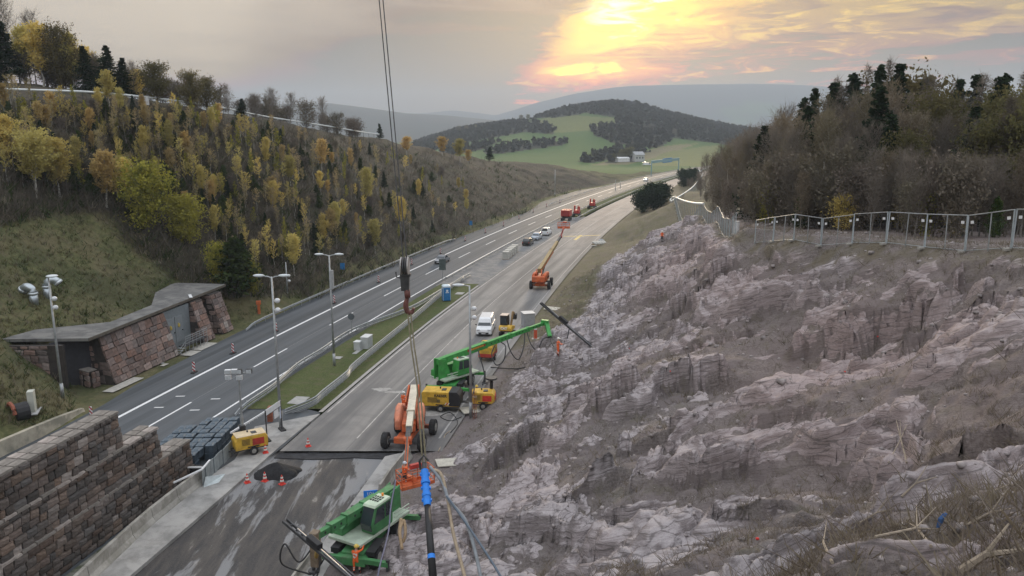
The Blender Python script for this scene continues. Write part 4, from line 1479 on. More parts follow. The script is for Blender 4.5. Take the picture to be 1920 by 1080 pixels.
# far woods on the valley hill
def far_woods():
    RRv, AAv, Xv, Yv, Zv, wd = VAL
    rg = np.random.default_rng(5)
    ok = (wd > .6) & (RRv > 640) & (RRv < 1720) & (np.abs(AAv) < R(36))
    idx = np.argwhere(ok)
    w = RRv[ok]
    sel = idx[rg.choice(len(idx), 5200, p=w / w.sum())]
    da, dr = R(.22), 13.
    q = Q()
    cen = []
    for i, j in sel:
        r = RRv[i, j] + rg.uniform(-.5, .5) * dr
        a = AAv[i, j] + rg.uniform(-.5, .5) * da
        cen.append((r * math.sin(a), r * math.cos(a), Zv[i, j]))
    cen = np.array(cen)
    n = 9
    h = rg.uniform(4, 8, len(cen))
    b = np.repeat(cen, n, 0)
    hh = np.repeat(h, n)
    o = rg.normal(0, 1, (len(b), 3))
    o /= np.linalg.norm(o, axis=1)[:, None]
    b = b + o * np.stack([hh * .28, hh * .28, hh * .45], -1) + np.array([0, 0, 1]) * (hh * .5)[:, None]
    q.leaves(b, 3.6, rg, 0, 1.3)
    m = mat_leaf('far_leaf', (.030, .036, .026), (.060, .056, .036), (.042, .042, .03), .15)
    tag(link_mesh('far_woodland', q.mesh('far_woodland', m)), 'dark woods on the rounded hill across the valley', None, None, 'stuff')


far_woods()


def land_hit(u, v, rmin=640, rmax=1900):
    RRv, AAv, Xv, Yv, Zv, wd = VAL
    a = math.atan2(ray(u, v).x, ray(u, v).y)
    j = int(np.argmin(np.abs(AAv[0] - a)))
    sl_ = ray(u, v).z / math.hypot(ray(u, v).x, ray(u, v).y)
    for i in range(len(RRv)):
        r = RRv[i, j]
        if r < rmin or r > rmax:
            continue
        if HCAM + sl_ * r <= Zv[i, j]:
            return Vector((r * math.sin(a), r * math.cos(a), Zv[i, j]))
    i = int(np.argmin(np.abs(RRv[:, j] - 1480)))
    return Vector((Xv[i, j], Yv[i, j], Zv[i, j]))


for u, v, h, lab in [(861, 251, 13, 'round tree on the far hill meadow, leftmost of the row'), (875, 248, 11, 'round tree on the far hill meadow, second of the row'), (892, 243, 8, 'small tree on the far hill meadow, third of the row'), (977, 227, 10, 'round tree at the edge of the far hill wood'), (990, 226, 10, 'round tree touching the far hill wood'), (1165, 304, 20, 'dark leafless tree beside the far white house'), (1180, 304, 24, 'tall dark tree touching the far white house'), (1150, 305, 15, 'low dark tree left of the far white house')]:
    p = land_hit(u, v, 500)
    tree('hill_tree', 'oak_olive', p, h * depth_of(p) / FPX, lab, None, 'tree', 1.2)


# loose stones and fallen branches
def stones():
    rg = np.random.default_rng(8)
    base = np.array([(-1, -1, -1), (1, -1, -1), (1, 1, -1), (-1, 1, -1), (-.7, -.7, 1), (.7, -.7, 1), (.7, .7, 1), (-.7, .7, 1)], float)
    fc = np.array([(0, 3, 2, 1), (4, 5, 6, 7), (0, 1, 5, 4), (1, 2, 6, 5), (2, 3, 7, 6), (3, 0, 4, 7)])
    pk = RNG.choice(len(fl), 2600, p=(ok / ok.sum()))
    q = Q()
    for i in pk:
        p = fl[i]
        s = rg.uniform(.03, .11) * (1 if p[1] > 30 else .4) * rg.choice([1, 1, 1, 1.9])
        v = base * rg.uniform(.5, 1.1, (8, 3)) * s * np.array([1.2, 1.2, .6])
        a = rg.uniform(0, 6.28)
        c, s_ = math.cos(a), math.sin(a)
        v = v @ np.array([[c, s_, 0], [-s_, c, 0], [0, 0, 1]]) + p + np.array([0, 0, s * .3])
        q.add(v, fc)
    tag(link_mesh('loose_stone', q.mesh('loose_stone', M('loose_stone', (.27, .24, .235), .9, .4, 2.5))), 'small pale stones scattered over the rock slope', None, None, 'stuff')


stones()
# ------------------------------------------------------------------ modelling kit


class MB:
    """collects simple solids into one mesh"""
    def __init__(s):
        s.bm = bmesh.new()

    def _xf(s, geom, mat):
        bmesh.ops.transform(s.bm, matrix=mat, verts=[g for g in geom if isinstance(g, bmesh.types.BMVert)])

    def box(s, c, size, rz=0.0, rx=0.0, ry=0.0, taper=None):
        g = bmesh.ops.create_cube(s.bm, size=1)['verts']
        if taper:
            for v in g:
                if v.co.z > 0:
                    v.co.x *= taper[0]
                    v.co.y *= taper[1]
        m = Matrix.Translation(c) @ Matrix.Rotation(rz, 4, 'Z') @ Matrix.Rotation(ry, 4, 'Y') @ Matrix.Rotation(rx, 4, 'X') @ Matrix.Diagonal((*size, 1))
        s._xf(g, m)
        return s

    def beam(s, p, q, w, h, up=(0, 0, 1), w2=None, h2=None):
        p, q = Vector(p), Vector(q)
        d = (q - p)
        L = d.length
        d.normalize()
        up = Vector(up)
        x = d.cross(up)
        if x.length < 1e-4:
            x = d.cross(Vector((0, 1, 0)))
        x.normalize()
        z = x.cross(d)
        g = bmesh.ops.create_cube(s.bm, size=1)['verts']
        for v in g:
            k = v.co.y > 0
            ww = (w2 if (k and w2) else w)
            hh = (h2 if (k and h2) else h)
            c = v.co.copy()
            v.co = (p + q) / 2 + x * (c.x * ww) + d * (c.y * L) + z * (c.z * hh)
        return s

    def cyl(s, p, q, r, r2=None, n=12):
        p, q = Vector(p), Vector(q)
        d = q - p
        g = bmesh.ops.create_cone(s.bm, cap_ends=True, segments=n, radius1=r, radius2=r if r2 is None else r2, depth=d.length)['verts']
        m = Matrix.Translation((p + q) / 2) @ d.to_track_quat('Z', 'Y').to_matrix().to_4x4()
        s._xf(g, m)
        return s

    def ball(s, c, r, sc=(1, 1, 1), n=10):
        g = bmesh.ops.create_uvsphere(s.bm, u_segments=n, v_segments=max(5, n // 2 + 1), radius=r)['verts']
        s._xf(g, Matrix.Translation(c) @ Matrix.Diagonal((*sc, 1)))
        return s

    def tube(s, pts, r, n=7):
        pts = [Vector(p) for p in pts]
        rad = r if isinstance(r, (list, tuple)) else [r] * len(pts)
        rings = []
        for i, p in enumerate(pts):
            d = (pts[min(i + 1, len(pts) - 1)] - pts[max(i - 1, 0)]).normalized()
            ref = Vector((0, 0, 1)) if abs(d.z) < .92 else Vector((0, 1, 0))
            a = d.cross(ref).normalized()
            b = d.cross(a)
            rings.append([s.bm.verts.new(p + (a * math.cos(k * 2 * math.pi / n) + b * math.sin(k * 2 * math.pi / n)) * rad[i]) for k in range(n)])
        for i in range(len(rings) - 1):
            for k in range(n):
                s.bm.faces.new((rings[i][k], rings[i][(k + 1) % n], rings[i + 1][(k + 1) % n], rings[i + 1][k]))
        s.bm.faces.new(rings[0])
        s.bm.faces.new(rings[-1][::-1])
        return s

    def prism(s, poly, y0, y1, axis='x'):
        """poly given in the (y, z) plane and pulled along x (axis 'x'), or (x, z) along y, or (x, y) along z"""
        def pt(a, b, c):
            return {'x': (c, a, b), 'y': (a, c, b), 'z': (a, b, c)}[axis]
        A = [s.bm.verts.new(pt(a, b, y0)) for a, b in poly]
        B = [s.bm.verts.new(pt(a, b, y1)) for a, b in poly]
        n = len(poly)
        fs = [s.bm.faces.new(A), s.bm.faces.new(B[::-1])]
        for i in range(n):
            fs.append(s.bm.faces.new((A[i], B[i], B[(i + 1) % n], A[(i + 1) % n])))
        return s

    def loft(s, rings):
        """closed loops of equal length joined one after another"""
        R_ = [[s.bm.verts.new(p) for p in r] for r in rings]
        n = len(R_[0])
        for i in range(len(R_) - 1):
            for k in range(n):
                s.bm.faces.new((R_[i][k], R_[i][(k + 1) % n], R_[i + 1][(k + 1) % n], R_[i + 1][k]))
        s.bm.faces.new(R_[0][::-1])
        s.bm.faces.new(R_[-1])
        return s

    def quad(s, a, b, c, d):
        s.bm.faces.new([s.bm.verts.new(p) for p in (a, b, c, d)])
        return s

    def mesh(s, name, mat, smooth=False):
        bmesh.ops.recalc_face_normals(s.bm, faces=s.bm.faces)
        me = bpy.data.meshes.new(name)
        s.bm.to_mesh(me)
        s.bm.free()
        me.materials.append(mat)
        if smooth:
            for p in me.polygons:
                p.use_smooth = True
        return me

    def build(s, name, mat, parent=None, bevel=0.0, smooth=False, seg=2):
        o = link_mesh(name, s.mesh(name, mat, smooth), parent)
        if bevel:
            b = o.modifiers.new('bevel', 'BEVEL')
            b.width, b.segments, b.limit_method, b.angle_limit = bevel, seg, 'ANGLE', R(35)
        return o


def copy_tree(o, parent=None):
    c = o.copy()
    COL.objects.link(c)
    if parent is not None:
        c.parent = parent
    for ch in list(o.children):
        copy_tree(ch, c)
    return c


def text(body, size, mat, parent, loc, rot, name='lettering', depth=.004, bold=0.0):
    cu = bpy.data.curves.new('t', 'FONT')
    cu.body, cu.size, cu.extrude, cu.align_x, cu.align_y = body, size, depth, 'CENTER', 'CENTER'
    cu.offset = bold
    cu.resolution_u = 3
    o = bpy.data.objects.new('t', cu)
    me = bpy.data.meshes.new_from_object(o)
    bpy.data.objects.remove(o)
    me.materials.clear()
    me.materials.append(mat)
    q = link_mesh(name, me, parent, loc)
    q.rotation_euler = rot
    return q


# paints and other finishes
ORANGE = M('lift_orange', (.55, .12, .038), .6, .22, 2.2, dirt=.55)
SALMON = M('faded_orange', (.60, .215, .125), .6, .18, 1.6, dirt=.45)
CREAM = M('boom_cream', (.60, .55, .44), .55, .12, 1.5, dirt=.4)
RUBBER = M('rubber', (.028, .028, .030), .9, .3, 4, bump=.3, dirt=.4)
RIM = M('rim_grey', (.30, .29, .27), .6, .2, 4, dirt=.3)
STEEL = M('galvanised', (.36, .38, .39), .5, .16, 3, metal=.55, dirt=.15)
STEELD = M('dark_steel', (.075, .075, .08), .55, .25, 3, metal=.5, dirt=.3)
BLACK = M('black_plastic', (.022, .022, .024), .6, .2, 4)
GREEN = M('merlo_green', (.05, .30, .065), .5, .2, 1.8, dirt=.38)
GREEND = M('merlo_green_worn', (.06, .215, .08), .6, .22, 1.8, dirt=.6)
PALEGREEN = M('deck_pale', (.42, .50, .40), .7, .16, 1.6, dirt=.4)
YELLOW = M('plant_yellow', (.60, .37, .045), .6, .18, 2, dirt=.45)
REDP = M('machine_red', (.42, .045, .035), .5, .16, 2, dirt=.35)
REDC = M('signal_red', (.62, .050, .035), .6, .1, 4)
WHITEP = M('white_paint', (.74, .75, .76), .45, .06, 3, dirt=.08)
GLASS = M('dark_glass', (.030, .040, .048), .08, .1, 2, spec=.8)
BLUEP = M('blue_plastic', (.020, .17, .42), .5, .1, 3, dirt=.1)
BLUEB = M('bright_blue', (.02, .21, .72), .5, .12, 3, dirt=.12)
ORANGEW = M('hi_vis_orange', (.85, .145, .035), .8, .14, 6)
REFLECT = M('reflective_tape', (.66, .66, .62), .5, .1, 6)
SKIN = M('skin', (.45, .26, .18), .6, .1, 6)
CONC = M('barrier_concrete', (.36, .345, .315), .88, .2, 1.2, bump=.3, color2=(.25, .24, .21), mixscale=.8, dirt=.25)
WOODM = M('timber', (.34, .25, .15), .85, .25, 3, bump=.3)
GREY = M('machine_grey', (.36, .37, .38), .6, .1, 3, dirt=.2)
HOSE = M('black_hose', (.03, .03, .032), .7, .2, 5)
RUST = M('rusty_red', (.26, .085, .05), .75, .3, 3, bump=.2)
SANDST = M('red_sandstone', (.235, .135, .105), .9, .3, 1.3, bump=.45, color2=(.30, .20, .165), mixscale=.9, dirt=.25)
ROOFS = M('roof_bitumen', (.13, .128, .125), .85, .2, 1.2, bump=.25, color2=(.19, .185, .175))


def wheel(parent, c, r, w, axis=(1, 0, 0), lugs=14, name='wheel'):
    a = Vector(axis).normalized()
    c = Vector(c)
    m = MB()
    m.cyl(c - a * w * .5, c + a * w * .5, r * .93, n=22)
    m.cyl(c - a * w * .36, c + a * w * .36, r, n=22)
    up = Vector((0, 0, 1))
    f = a.cross(up).normalized()
    for k in range(lugs):
        th = k * 2 * math.pi / lugs
        rd = f * math.cos(th) + up * math.sin(th)
        tg = a.cross(rd)
        m.beam(c + rd * r * .97 - a * w * .46, c + rd * r * .97 + a * w * .46 + tg * r * .1, r * .11, r * .09, rd)
    o = m.build(name, RUBBER, parent)
    h = MB()
    for sg in (-1, 1):
        h.cyl(c + a * sg * w * .44, c + a * sg * w * .53, r * .56, r * .50, 16)
        h.cyl(c + a * sg * w * .5, c + a * sg * w * .60, r * .2, n=10)
    h.build('rim', RIM, o)
    return o


def frame(o, loc, heading):
    """place a thing whose local +y is its front; heading is a ground direction"""
    o.location = loc
    o.rotation_euler = (0, 0, math.atan2(heading[1], heading[0]) - math.pi / 2)


def road_dir(y, f=R1):
    d = float(f(y + 4) - f(y - 4))
    return Vector((d, 8, 0)).normalized()


def local(o, p):
    m = Matrix.Translation(o.location) @ Matrix.Rotation(o.rotation_euler.z, 4, 'Z')
    return m.inverted() @ Vector(p)


def curve(pts, n=8):
    """smooth polyline through points"""
    P = [Vector(p) for p in pts]
    P = [P[0] * 2 - P[1]] + P + [P[-1] * 2 - P[-2]]
    out = []
    for i in range(1, len(P) - 2):
        a, b, c, d = P[i - 1], P[i], P[i + 1], P[i + 2]
        for k in range(n):
            t = k / n
            out.append(.5 * ((2 * b) + (c - a) * t + (2 * a - 5 * b + 4 * c - d) * t * t + (3 * b - a - 3 * c + d) * t ** 3))
    out.append(P[-2])
    return out
# ------------------------------------------------------------------ stone wing wall beside the tunnel mouth
STONES = [M('wall_stone_%d' % i, c, .92, .3, 1.6, bump=.6, objvar=.38) for i, c in enumerate([(.128, .100, .086), (.155, .122, .102), (.102, .087, .078), (.175, .135, .112), (.120, .107, .10)])]
PALE = M('wall_stone_pale', (.33, .29, .265), .92, .25, 1.6, bump=.5)
CAPST = M('cap_stone', (.215, .195, .175), .92, .25, 1.4, bump=.4)
MORTAR = M('wall_core', (.045, .038, .034), .95, .3, 2)


def stone_mesh(seed, mat):
    rg = random.Random(seed)
    bm = bmesh.new()
    nx, nz = 3, 3
    # front face bulged and uneven, sides chamfered back
    g = [[None] * (nx + 1) for _ in range(nz + 1)]
    for j in range(nz + 1):
        for i in range(nx + 1):
            e = (i in (0, nx)) or (j in (0, nz))
            x = i / nx - .5 + (rg.uniform(-.05, .05))
            z = j / nz - .5 + (rg.uniform(-.05, .05))
            g[j][i] = bm.verts.new((x * .97, z * .97, rg.uniform(-.02, .06) + (-.10 if e else .10)))
    for j in range(nz):
        for i in range(nx):
            bm.faces.new((g[j][i], g[j][i + 1], g[j + 1][i + 1], g[j + 1][i]))
    ring = [g[0][i] for i in range(nx + 1)] + [g[j][nx] for j in range(1, nz + 1)] + [g[nz][i] for i in range(nx - 1, -1, -1)] + [g[j][0] for j in range(nz - 1, 0, -1)]
    back = [bm.verts.new((v.co.x * 1.0, v.co.y * 1.0, -.9)) for v in ring]
    n = len(ring)
    for i in range(n):
        bm.faces.new((ring[i], back[i], back[(i + 1) % n], ring[(i + 1) % n]))
    bmesh.ops.recalc_face_normals(bm, faces=bm.faces)
    me = bpy.data.meshes.new('stone')
    bm.to_mesh(me)
    bm.free()
    me.materials.append(mat)
    return me


STONE_SET = [stone_mesh(i, STONES[i % 5]) for i in range(20)]
STONE_PALE = [stone_mesh(50 + i, PALE) for i in range(3)]


STONE_REST = {}


def finish_stones(parent, keep=300):
    """the nearest stones stay single parts, the rest become one part"""
    L_ = [o for o in parent.children if o.name.split('.')[0] == 'stone']
    if len(L_) <= keep:
        return
    L_.sort(key=lambda o: (o.matrix_basis.translation + parent.location - Vector((0, 0, HCAM))).length / max(.1, (o.scale.x * o.scale.y) ** .5))
    bm = bmesh.new()
    for o in L_[keep:]:
        me = o.data.copy()
        me.transform(o.matrix_basis)
        bm.from_mesh(me)
        bpy.data.meshes.remove(me)
        bpy.data.objects.remove(o)
    me = bpy.data.meshes.new('small_stones')
    bm.to_mesh(me)
    bm.free()
    me.materials.append(STONES[0])
    link_mesh('stonework', me, parent)['kind'] = 'stuff'


def stone_face(parent, org, dx, up, nrm, width_at, h0, h1, rg, course=.56, wlo=.45, whi=.95, deep=.22, name='stone', sset=None, pale=.03):
    """courses of stones on a face; org + dx * s + up * h; width_at(h) gives (s0, s1)"""
    h = h0
    rot = Matrix((dx, up, nrm)).transposed().to_4x4()
    cnt = 0
    while h < h1 - .08:
        ch = min(course * rg.uniform(.75, 1.25), h1 - h)
        if h1 - h - ch < .2:
            ch = h1 - h
        s0, s1 = width_at(h + ch / 2)
        s = s0
        while s < s1 - .05:
            w = rg.uniform(wlo, whi)
            if s1 - s - w < .3:
                w = s1 - s
            me = rg.choice(STONE_PALE) if rg.random() < pale else rg.choice(sset or STONE_SET)
            o = link_mesh(name, me, parent)
            sc = Matrix.Diagonal((max(.1, w - .035), max(.08, ch - .035), deep, 1))
            c = org + dx * (s + w / 2) + up * (h + ch / 2) + nrm * rg.uniform(-.05, .06)
            o.matrix_basis = Matrix.Translation(c) @ rot @ Matrix.Rotation(rg.uniform(-.09, .09), 4, 'Z') @ sc
            s += w
            cnt += 1
        h += ch
    return cnt


def wing_wall():
    A = Vector((-23.54, 53.16, 0))
    d = Vector((-2.28, -13.26, 0)).normalized()          # towards the viewer
    nrm = Vector((d.y * -1, d.x, 0)).normalized()
    if nrm.x < 0:
        nrm = -nrm
    back = -nrm
    rg = random.Random(4)
    e = empty('stone_wall', A, 0, 'stepped retaining wall of rough brown stone blocks at lower left', 'wall')
    core = MB()
    tiers = [(0.0, .3, 0.0, 2.75, 0), (2.7, 3.6, .16, 5.0, 1), (5.0, 7.1, .32, 7.4, 2)]
    total = 0
    for (hb, s0, off, ht, k) in tiers:
        o0 = back * (off + .25)
        L = 20.0
        vis = {0: 18.5, 1: 17.0, 2: 16.5}[k]
        p = [o0 + d * (s0 + .35), o0 + d * L, o0 + d * L + back * 1.5, o0 + d * (s0 + .35) + back * 1.5]
        core.loft([[(q.x, q.y, hb - .2 if k else -.3) for q in p], [(q.x, q.y, ht - .1) for q in p]])
        org = back * off
        up = Vector((0, 0, 1))
        total += stone_face(e, org, d, up, nrm, lambda h, s0=s0: (s0 - .12 * (ht - h) * 1.6, vis), hb, ht, rg, .47, .42, .98, .26)
        # end face looking away from the viewer towards the road
        total += stone_face(e, back * (off + .1) + d * (s0 - .2) + Vector((0, 0, 0)), back, Vector((0, 0, 1)), -d, lambda h: (0, 1.35), hb, ht, rg, .6, .5, .8, .2)
        # cap stones
        s = s0 - .25
        while s < vis:
            w = rg.uniform(.7, 1.5)
            a, b = 0.0, rg.uniform(.55, .75)
            for (i0, i1) in ((a, b), (b, 1.45)):
                m = MB()
                c = org + back * ((i0 + i1) / 2 - .02) + d * (s + w / 2)
                m.box((0, 0, 0), (w - .05, i1 - i0 - .05, .14), taper=(.93, .93))
                o = m.build('cap_stone', CAPST if rg.random() < .8 else PALE, e)
                o.location = c + Vector((0, 0, ht + .03 + rg.uniform(-.02, .02)))
                o.rotation_euler = (0, 0, math.atan2(d.y, d.x) + rg.uniform(-.06, .06))
            s += w
    core.build('wall_core', MORTAR, e)
    finish_stones(e)
    return total


N_STONES = wing_wall()


# ------------------------------------------------------------------ service building set into the bank
def service_building():
    zr = 5.0
    A, B = at(205, 728), at(440, 617)                # foot of the front
    d = (B - A).normalized()
    L = (B - A).length
    nb = Vector((-d.y, d.x, 0))
    if nb.x > 0:
        nb = -nb                                     # into the hill
    e = empty('service_building', A, 0, 'low stone service building with flat roof dug into the grass bank', 'building')
    rg = random.Random(9)
    bat = .30                                        # batter of the buttresses
    up = (Vector((0, 0, 1)) + nb * bat).normalized()
    sset = STONE_SET_RED
    core = MB()

    def block(s0, s1, dep=3.4, h=zr - .1, b0=0.0):
        p = [d * s0 + nb * (b0 + .3), d * s1 + nb * (b0 + .3), d * s1 + nb * (b0 + dep), d * s0 + nb * (b0 + dep)]
        t = [d * s0 + nb * (b0 + .3 + bat * h), d * s1 + nb * (b0 + .3 + bat * h), d * s1 + nb * (b0 + dep), d * s0 + nb * (b0 + dep)]
        core.loft([[(q.x, q.y, -.2) for q in p], [(q.x, q.y, h) for q in t]])
    # three buttress blocks: long one, narrow one, end one
    blocks = [(1.2, L * .50), (L * .725, L * .82), (L * .90, L * 1.0)]
    for (s0, s1) in blocks:
        block(s0, s1)
        stone_face(e, nb * .1, d, up, -(nb * 1.0 - Vector((0, 0, bat))).normalized(), lambda h, s0=s0, s1=s1: (s0, s1), 0, zr / up.z - .15, rg, .7, .6, 1.3, .2, 'stone', sset, .02)
        for s, sg in ((s0, -1), (s1, 1)):
            stone_face(e, d * s + nb * .25, nb * 1.0, Vector((0, 0, 1)), d * sg, lambda h: (bat * h, 3.0), 0, zr - .2, rg, .7, .6, 1.2, .18, 'stone', sset, .0)
    core.build('wall_core', MORTAR, e)
    # roof slab with overhang, folded along the front
    f0, f1 = at(166, 640, zr) - A, at(423, 537, zr) - A
    fd = (f1 - f0).normalized()
    q = MB()
    o0 = f0 - nb * .2
    w = 3.6
    m0 = f0 + fd * 6.2
    P = [f0, f1, f1 + nb * 7.2 - fd * .3, f1 + nb * 6.0 - fd * 6.5, m0 + fd * 8 + nb * 2.4, m0 + nb * 2.0, f0 + nb * 7.5 + fd * 2.0, f0 + nb * 8.2 - fd * 1.8]
    q.prism([(p.x, p.y) for p in P], zr, zr + .32, 'z')
    q.build('roof_slab', ROOFS, e, .03)
    fa = MB()
    fa.beam(f0 + Vector((0, 0, .17)) - nb * .03, f1 + Vector((0, 0, .17)) - nb * .03, .06, .3)
    fa.build('fascia', M('fascia_bronze', (.12, .105, .085), .6, .2, 2), e)
    rp = MB()
    c = at(357, 556, zr + .35) - A
    rp.box((c.x, c.y, zr + .40), (1.9, .35, .08), math.atan2(fd.y, fd.x) + .6)
    rp.build('roof_vent', WHITEP, e)
    # recessed doors with steel front
    s0, s1 = L * .505, L * .722
    ctr = (s0 + s1) / 2
    rec = nb * 2.0
    fr = MB()
    fr.beam(d * s0 + rec + Vector((0, 0, 2.3)), d * s1 + rec + Vector((0, 0, 2.3)), .2, 5.0)
    fr.build('door_front', M('door_grey', (.20, .225, .24), .5, .08, 2, dirt=.1), e)
    for i, (a, b) in enumerate(((.12, .40), (.42, .70))):
        m = MB()
        p0, p1 = d * (s0 + (s1 - s0) * a) + rec - nb * .14, d * (s0 + (s1 - s0) * b) + rec - nb * .14
        m.beam(p0 + Vector((0, 0, 2.25)), p1 + Vector((0, 0, 2.25)), .06, 3.1)
        dr = m.build('door', M('door_leaf_grey', (.235, .26, .275), .5, .08, 2, dirt=.1), e, .01)
        h = MB()
        h.box(p1 - d * .2 - nb * .06 + Vector((0, 0, 2.0)), (.2, .08, .1))
        h.build('handle', BLACK, dr)
        g = MB()
        pm = p0 * .6 + p1 * .4 - nb * .05
        g.ball((pm.x, pm.y, 2.7), .2, (1, .5, 1.4), 8)
        g.build('door_lamp', M('door_sign_yellow', (.62, .46, .10), .6, .1, 5), dr)
    # landing with railing in front of the doors
    ld = MB()
    a0, a1 = d * (s0 + .7) + nb * .2, d * s1 + nb * .2
    ld.beam(a0 + Vector((0, 0, .75)), a1 + Vector((0, 0, .75)), .9, .10)
    ld.build('landing', STEELD, e)
    rl = MB()
    n = 6
    for i in range(n + 1):
        p = a0.lerp(a1, i / n) - nb * .42
        rl.cyl(p + Vector((0, 0, .0)), p + Vector((0, 0, 1.85)), .035, n=6)
    for h in (1.05, 1.35, 1.6, 1.85):
        rl.cyl(a0 - nb * .42 + Vector((0, 0, h)), a1 - nb * .42 + Vector((0, 0, h)), .03, n=6)
    for i in range(3):
        p = a0 - d * (.25 + .3 * i)
        rl.beam(p - nb * .42 + Vector((0, 0, .6 - .2 * i)), p + nb * .42 + Vector((0, 0, .6 - .2 * i)), .25, .05)
    for h in (.9, .5):
        rl.cyl(a0 - nb * .42 + Vector((0, 0, h + .4)), a0 - d * 1.1 - nb * .42 + Vector((0, 0, h - .2)), .025, n=6)
    rl.build('railing', STEEL, e)
    # porch at the near end: dark openings, pale pillar, low stone wall
    pc = MB()
    pp = at(166, 686, .9) - A
    pc.beam((pp.x, pp.y, 0.2), (pp.x + .1, pp.y, zr), .55, .35, (0, 1, 0))
    pc.build('pillar', M('pillar_concrete', (.42, .38, .32), .85, .12, 2), e)
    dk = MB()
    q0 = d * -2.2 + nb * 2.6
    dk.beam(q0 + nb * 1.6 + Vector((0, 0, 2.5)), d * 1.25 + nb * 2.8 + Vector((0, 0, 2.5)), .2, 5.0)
    dk.build('porch_shade_sheet', M('porch_dark', (.035, .035, .042), .6, .2, 2), e)  # near-black sheet: shade inside the open porch put in as colour, no door
    bw = MB()
    w0 = q0 + nb * .1
    bw.beam(w0 + Vector((0, 0, 2.4)), w0 - d * 1.2 + nb * 5.8 + Vector((0, 0, 2.4)), .4, 5.0)
    bw.build('side_wall', MORTAR, e)
    sd = (-d * 1.2 + nb * 5.8).normalized()
    SN = Vector((sd.y, -sd.x, 0)) if Vector((sd.y, -sd.x, 0)).dot(-d) > 0 else Vector((-sd.y, sd.x, 0))
    stone_face(e, w0 + SN * .24, sd, Vector((0, 0, 1)), Vector((sd.y, -sd.x, 0)) if Vector((sd.y, -sd.x, 0)).dot(-d) > 0 else Vector((-sd.y, sd.x, 0)), lambda h: (1.4, 6.0), 0, zr - .1, rg, .65, .6, 1.2, .3, 'stone', sset, 0)
    lw0, lw1 = at(178, 724) - A, at(138, 712, .3) - A
    ldv = (lw1 - lw0).normalized()
    lwm = MB()
    lwm.beam(lw0 + Vector((0, 0, .75)) + nb * .5, lw1 + Vector((0, 0, .75)) + nb * .5, .8, 1.7)
    lwm.build('low_wall', MORTAR, e)
    ln = Vector((ldv.y, -ldv.x, 0))
    if ln.dot(-d) < 0:
        ln = -ln
    stone_face(e, lw0 + nb * .5 + ln * .44, ldv, Vector((0, 0, 1)), ln, lambda h: (-.4, (lw1 - lw0).length), 0, 1.6, rg, .55, .5, 1.0, .2, 'stone', sset, 0)
    stone_face(e, lw0 + nb * .1 - ldv * .45 - ln * .4, ln, Vector((0, 0, 1)), -ldv, lambda h: (0, .8), 0, 1.6, rg, .55, .4, .8, .2, 'stone', sset, 0)
    finish_stones(e)
    cp = MB()
    cp.beam(lw0 + Vector((0, 0, 1.66)) + nb * .5 - ldv * .5, lw1 + Vector((0, 0, 1.66)) + nb * .5, 1.0, .12)
    cp.build('wall_cap', CAPST, e, .02)


RED = [M('sandstone_%d' % i, c, .92, .3, 1.4, bump=.6, objvar=.3) for i, c in enumerate([(.185, .128, .108), (.215, .15, .128), (.150, .112, .10), (.245, .182, .158)])]
STONE_SET_RED = [stone_mesh(80 + i, RED[i % 4]) for i in range(14)]
service_building()

# pavement plates in front of the building
for u, v, w_, l_, lab in [(232, 721, 1.2, 4.6, 'long pale concrete plate in the shoulder, nearest'), (357, 662, 1.5, 2.0, 'square pale concrete plate in the shoulder, middle'), (381, 649, 1.7, 3.2, 'long pale concrete plate in the shoulder, farthest'), (308, 684, .5, .9, 'small pale plate in the shoulder')]:
    p = at(u, v)
    dd = road_dir(p.y, L1)
    m = MB()
    m.box((0, 0, 0), (w_, l_, .02))
    o = m.build('cover_plate', M('plate_concrete', (.40, .385, .35), .85, .15, 2), None)
    tag(o, lab, 'plate')
    frame(o, (p.x, p.y, .006), dd)


# ------------------------------------------------------------------ guard rails
def guard_rail(name, pts, label, rails=((.62, .31),), gap=2.0, post_off=.12, both=False):
    """pts: ground line (x, y, z); rails: (height of the middle, depth of the beam)"""
    pts = curve(pts, 5)
    e = empty(name, (0, 0, 0), 0, label, 'guard rail')
    L = [0]
    for a, b in zip(pts, pts[1:]):
        L.append(L[-1] + (b - a).length)
    for (h, hh) in rails:
        sides = (1, -1) if both else (1,)
        for sg in sides:
            rings = []
            for i, p in enumerate(pts):
                dd = (pts[min(i + 1, len(pts) - 1)] - pts[max(0, i - 1)]).normalized()
                s = Vector((dd.y, -dd.x, 0)) * sg
                z = p.z + h
                prof = [(.02, .5), (.09, .36), (.09, .22), (.02, .06), (.02, -.06), (.09, -.22), (.09, -.36), (.02, -.5), (.0, -.5), (.0, .5)]
                rings.append([tuple(p + s * (post_off + a) + Vector((0, 0, h + b * hh))) for a, b in prof])
            m = MB()
            m.loft(rings)
            m.build('rail', STEEL, e)
    n = int(L[-1] / gap)
    pm = None
    for k in range(n + 1):
        s = k * gap
        i = max(j for j in range(len(L)) if L[j] <= s + 1e-6)
        i = min(i, len(pts) - 2)
        p = pts[i].lerp(pts[i + 1], (s - L[i]) / max(1e-6, L[i + 1] - L[i]))
        dd = (pts[i + 1] - pts[i])
        if p.z < -.2:
            continue
        if pm is None:
            b = MB()
            b.box((0, 0, .36), (.10, .07, .80))
            pm = b.mesh('post', STEEL)
        o = link_mesh('post', pm, e, p)
        o.rotation_euler = (0, 0, math.atan2(dd.y, dd.x))


def pxline(pts, z=.75, drop_first=True):
    r = []
    for i, (u, v) in enumerate(pts):
        zz = z if not (i == 0 and drop_first) else .15
        p = at(u, v, zz)
        p.z = zz - z
        r.append(p)
    return r


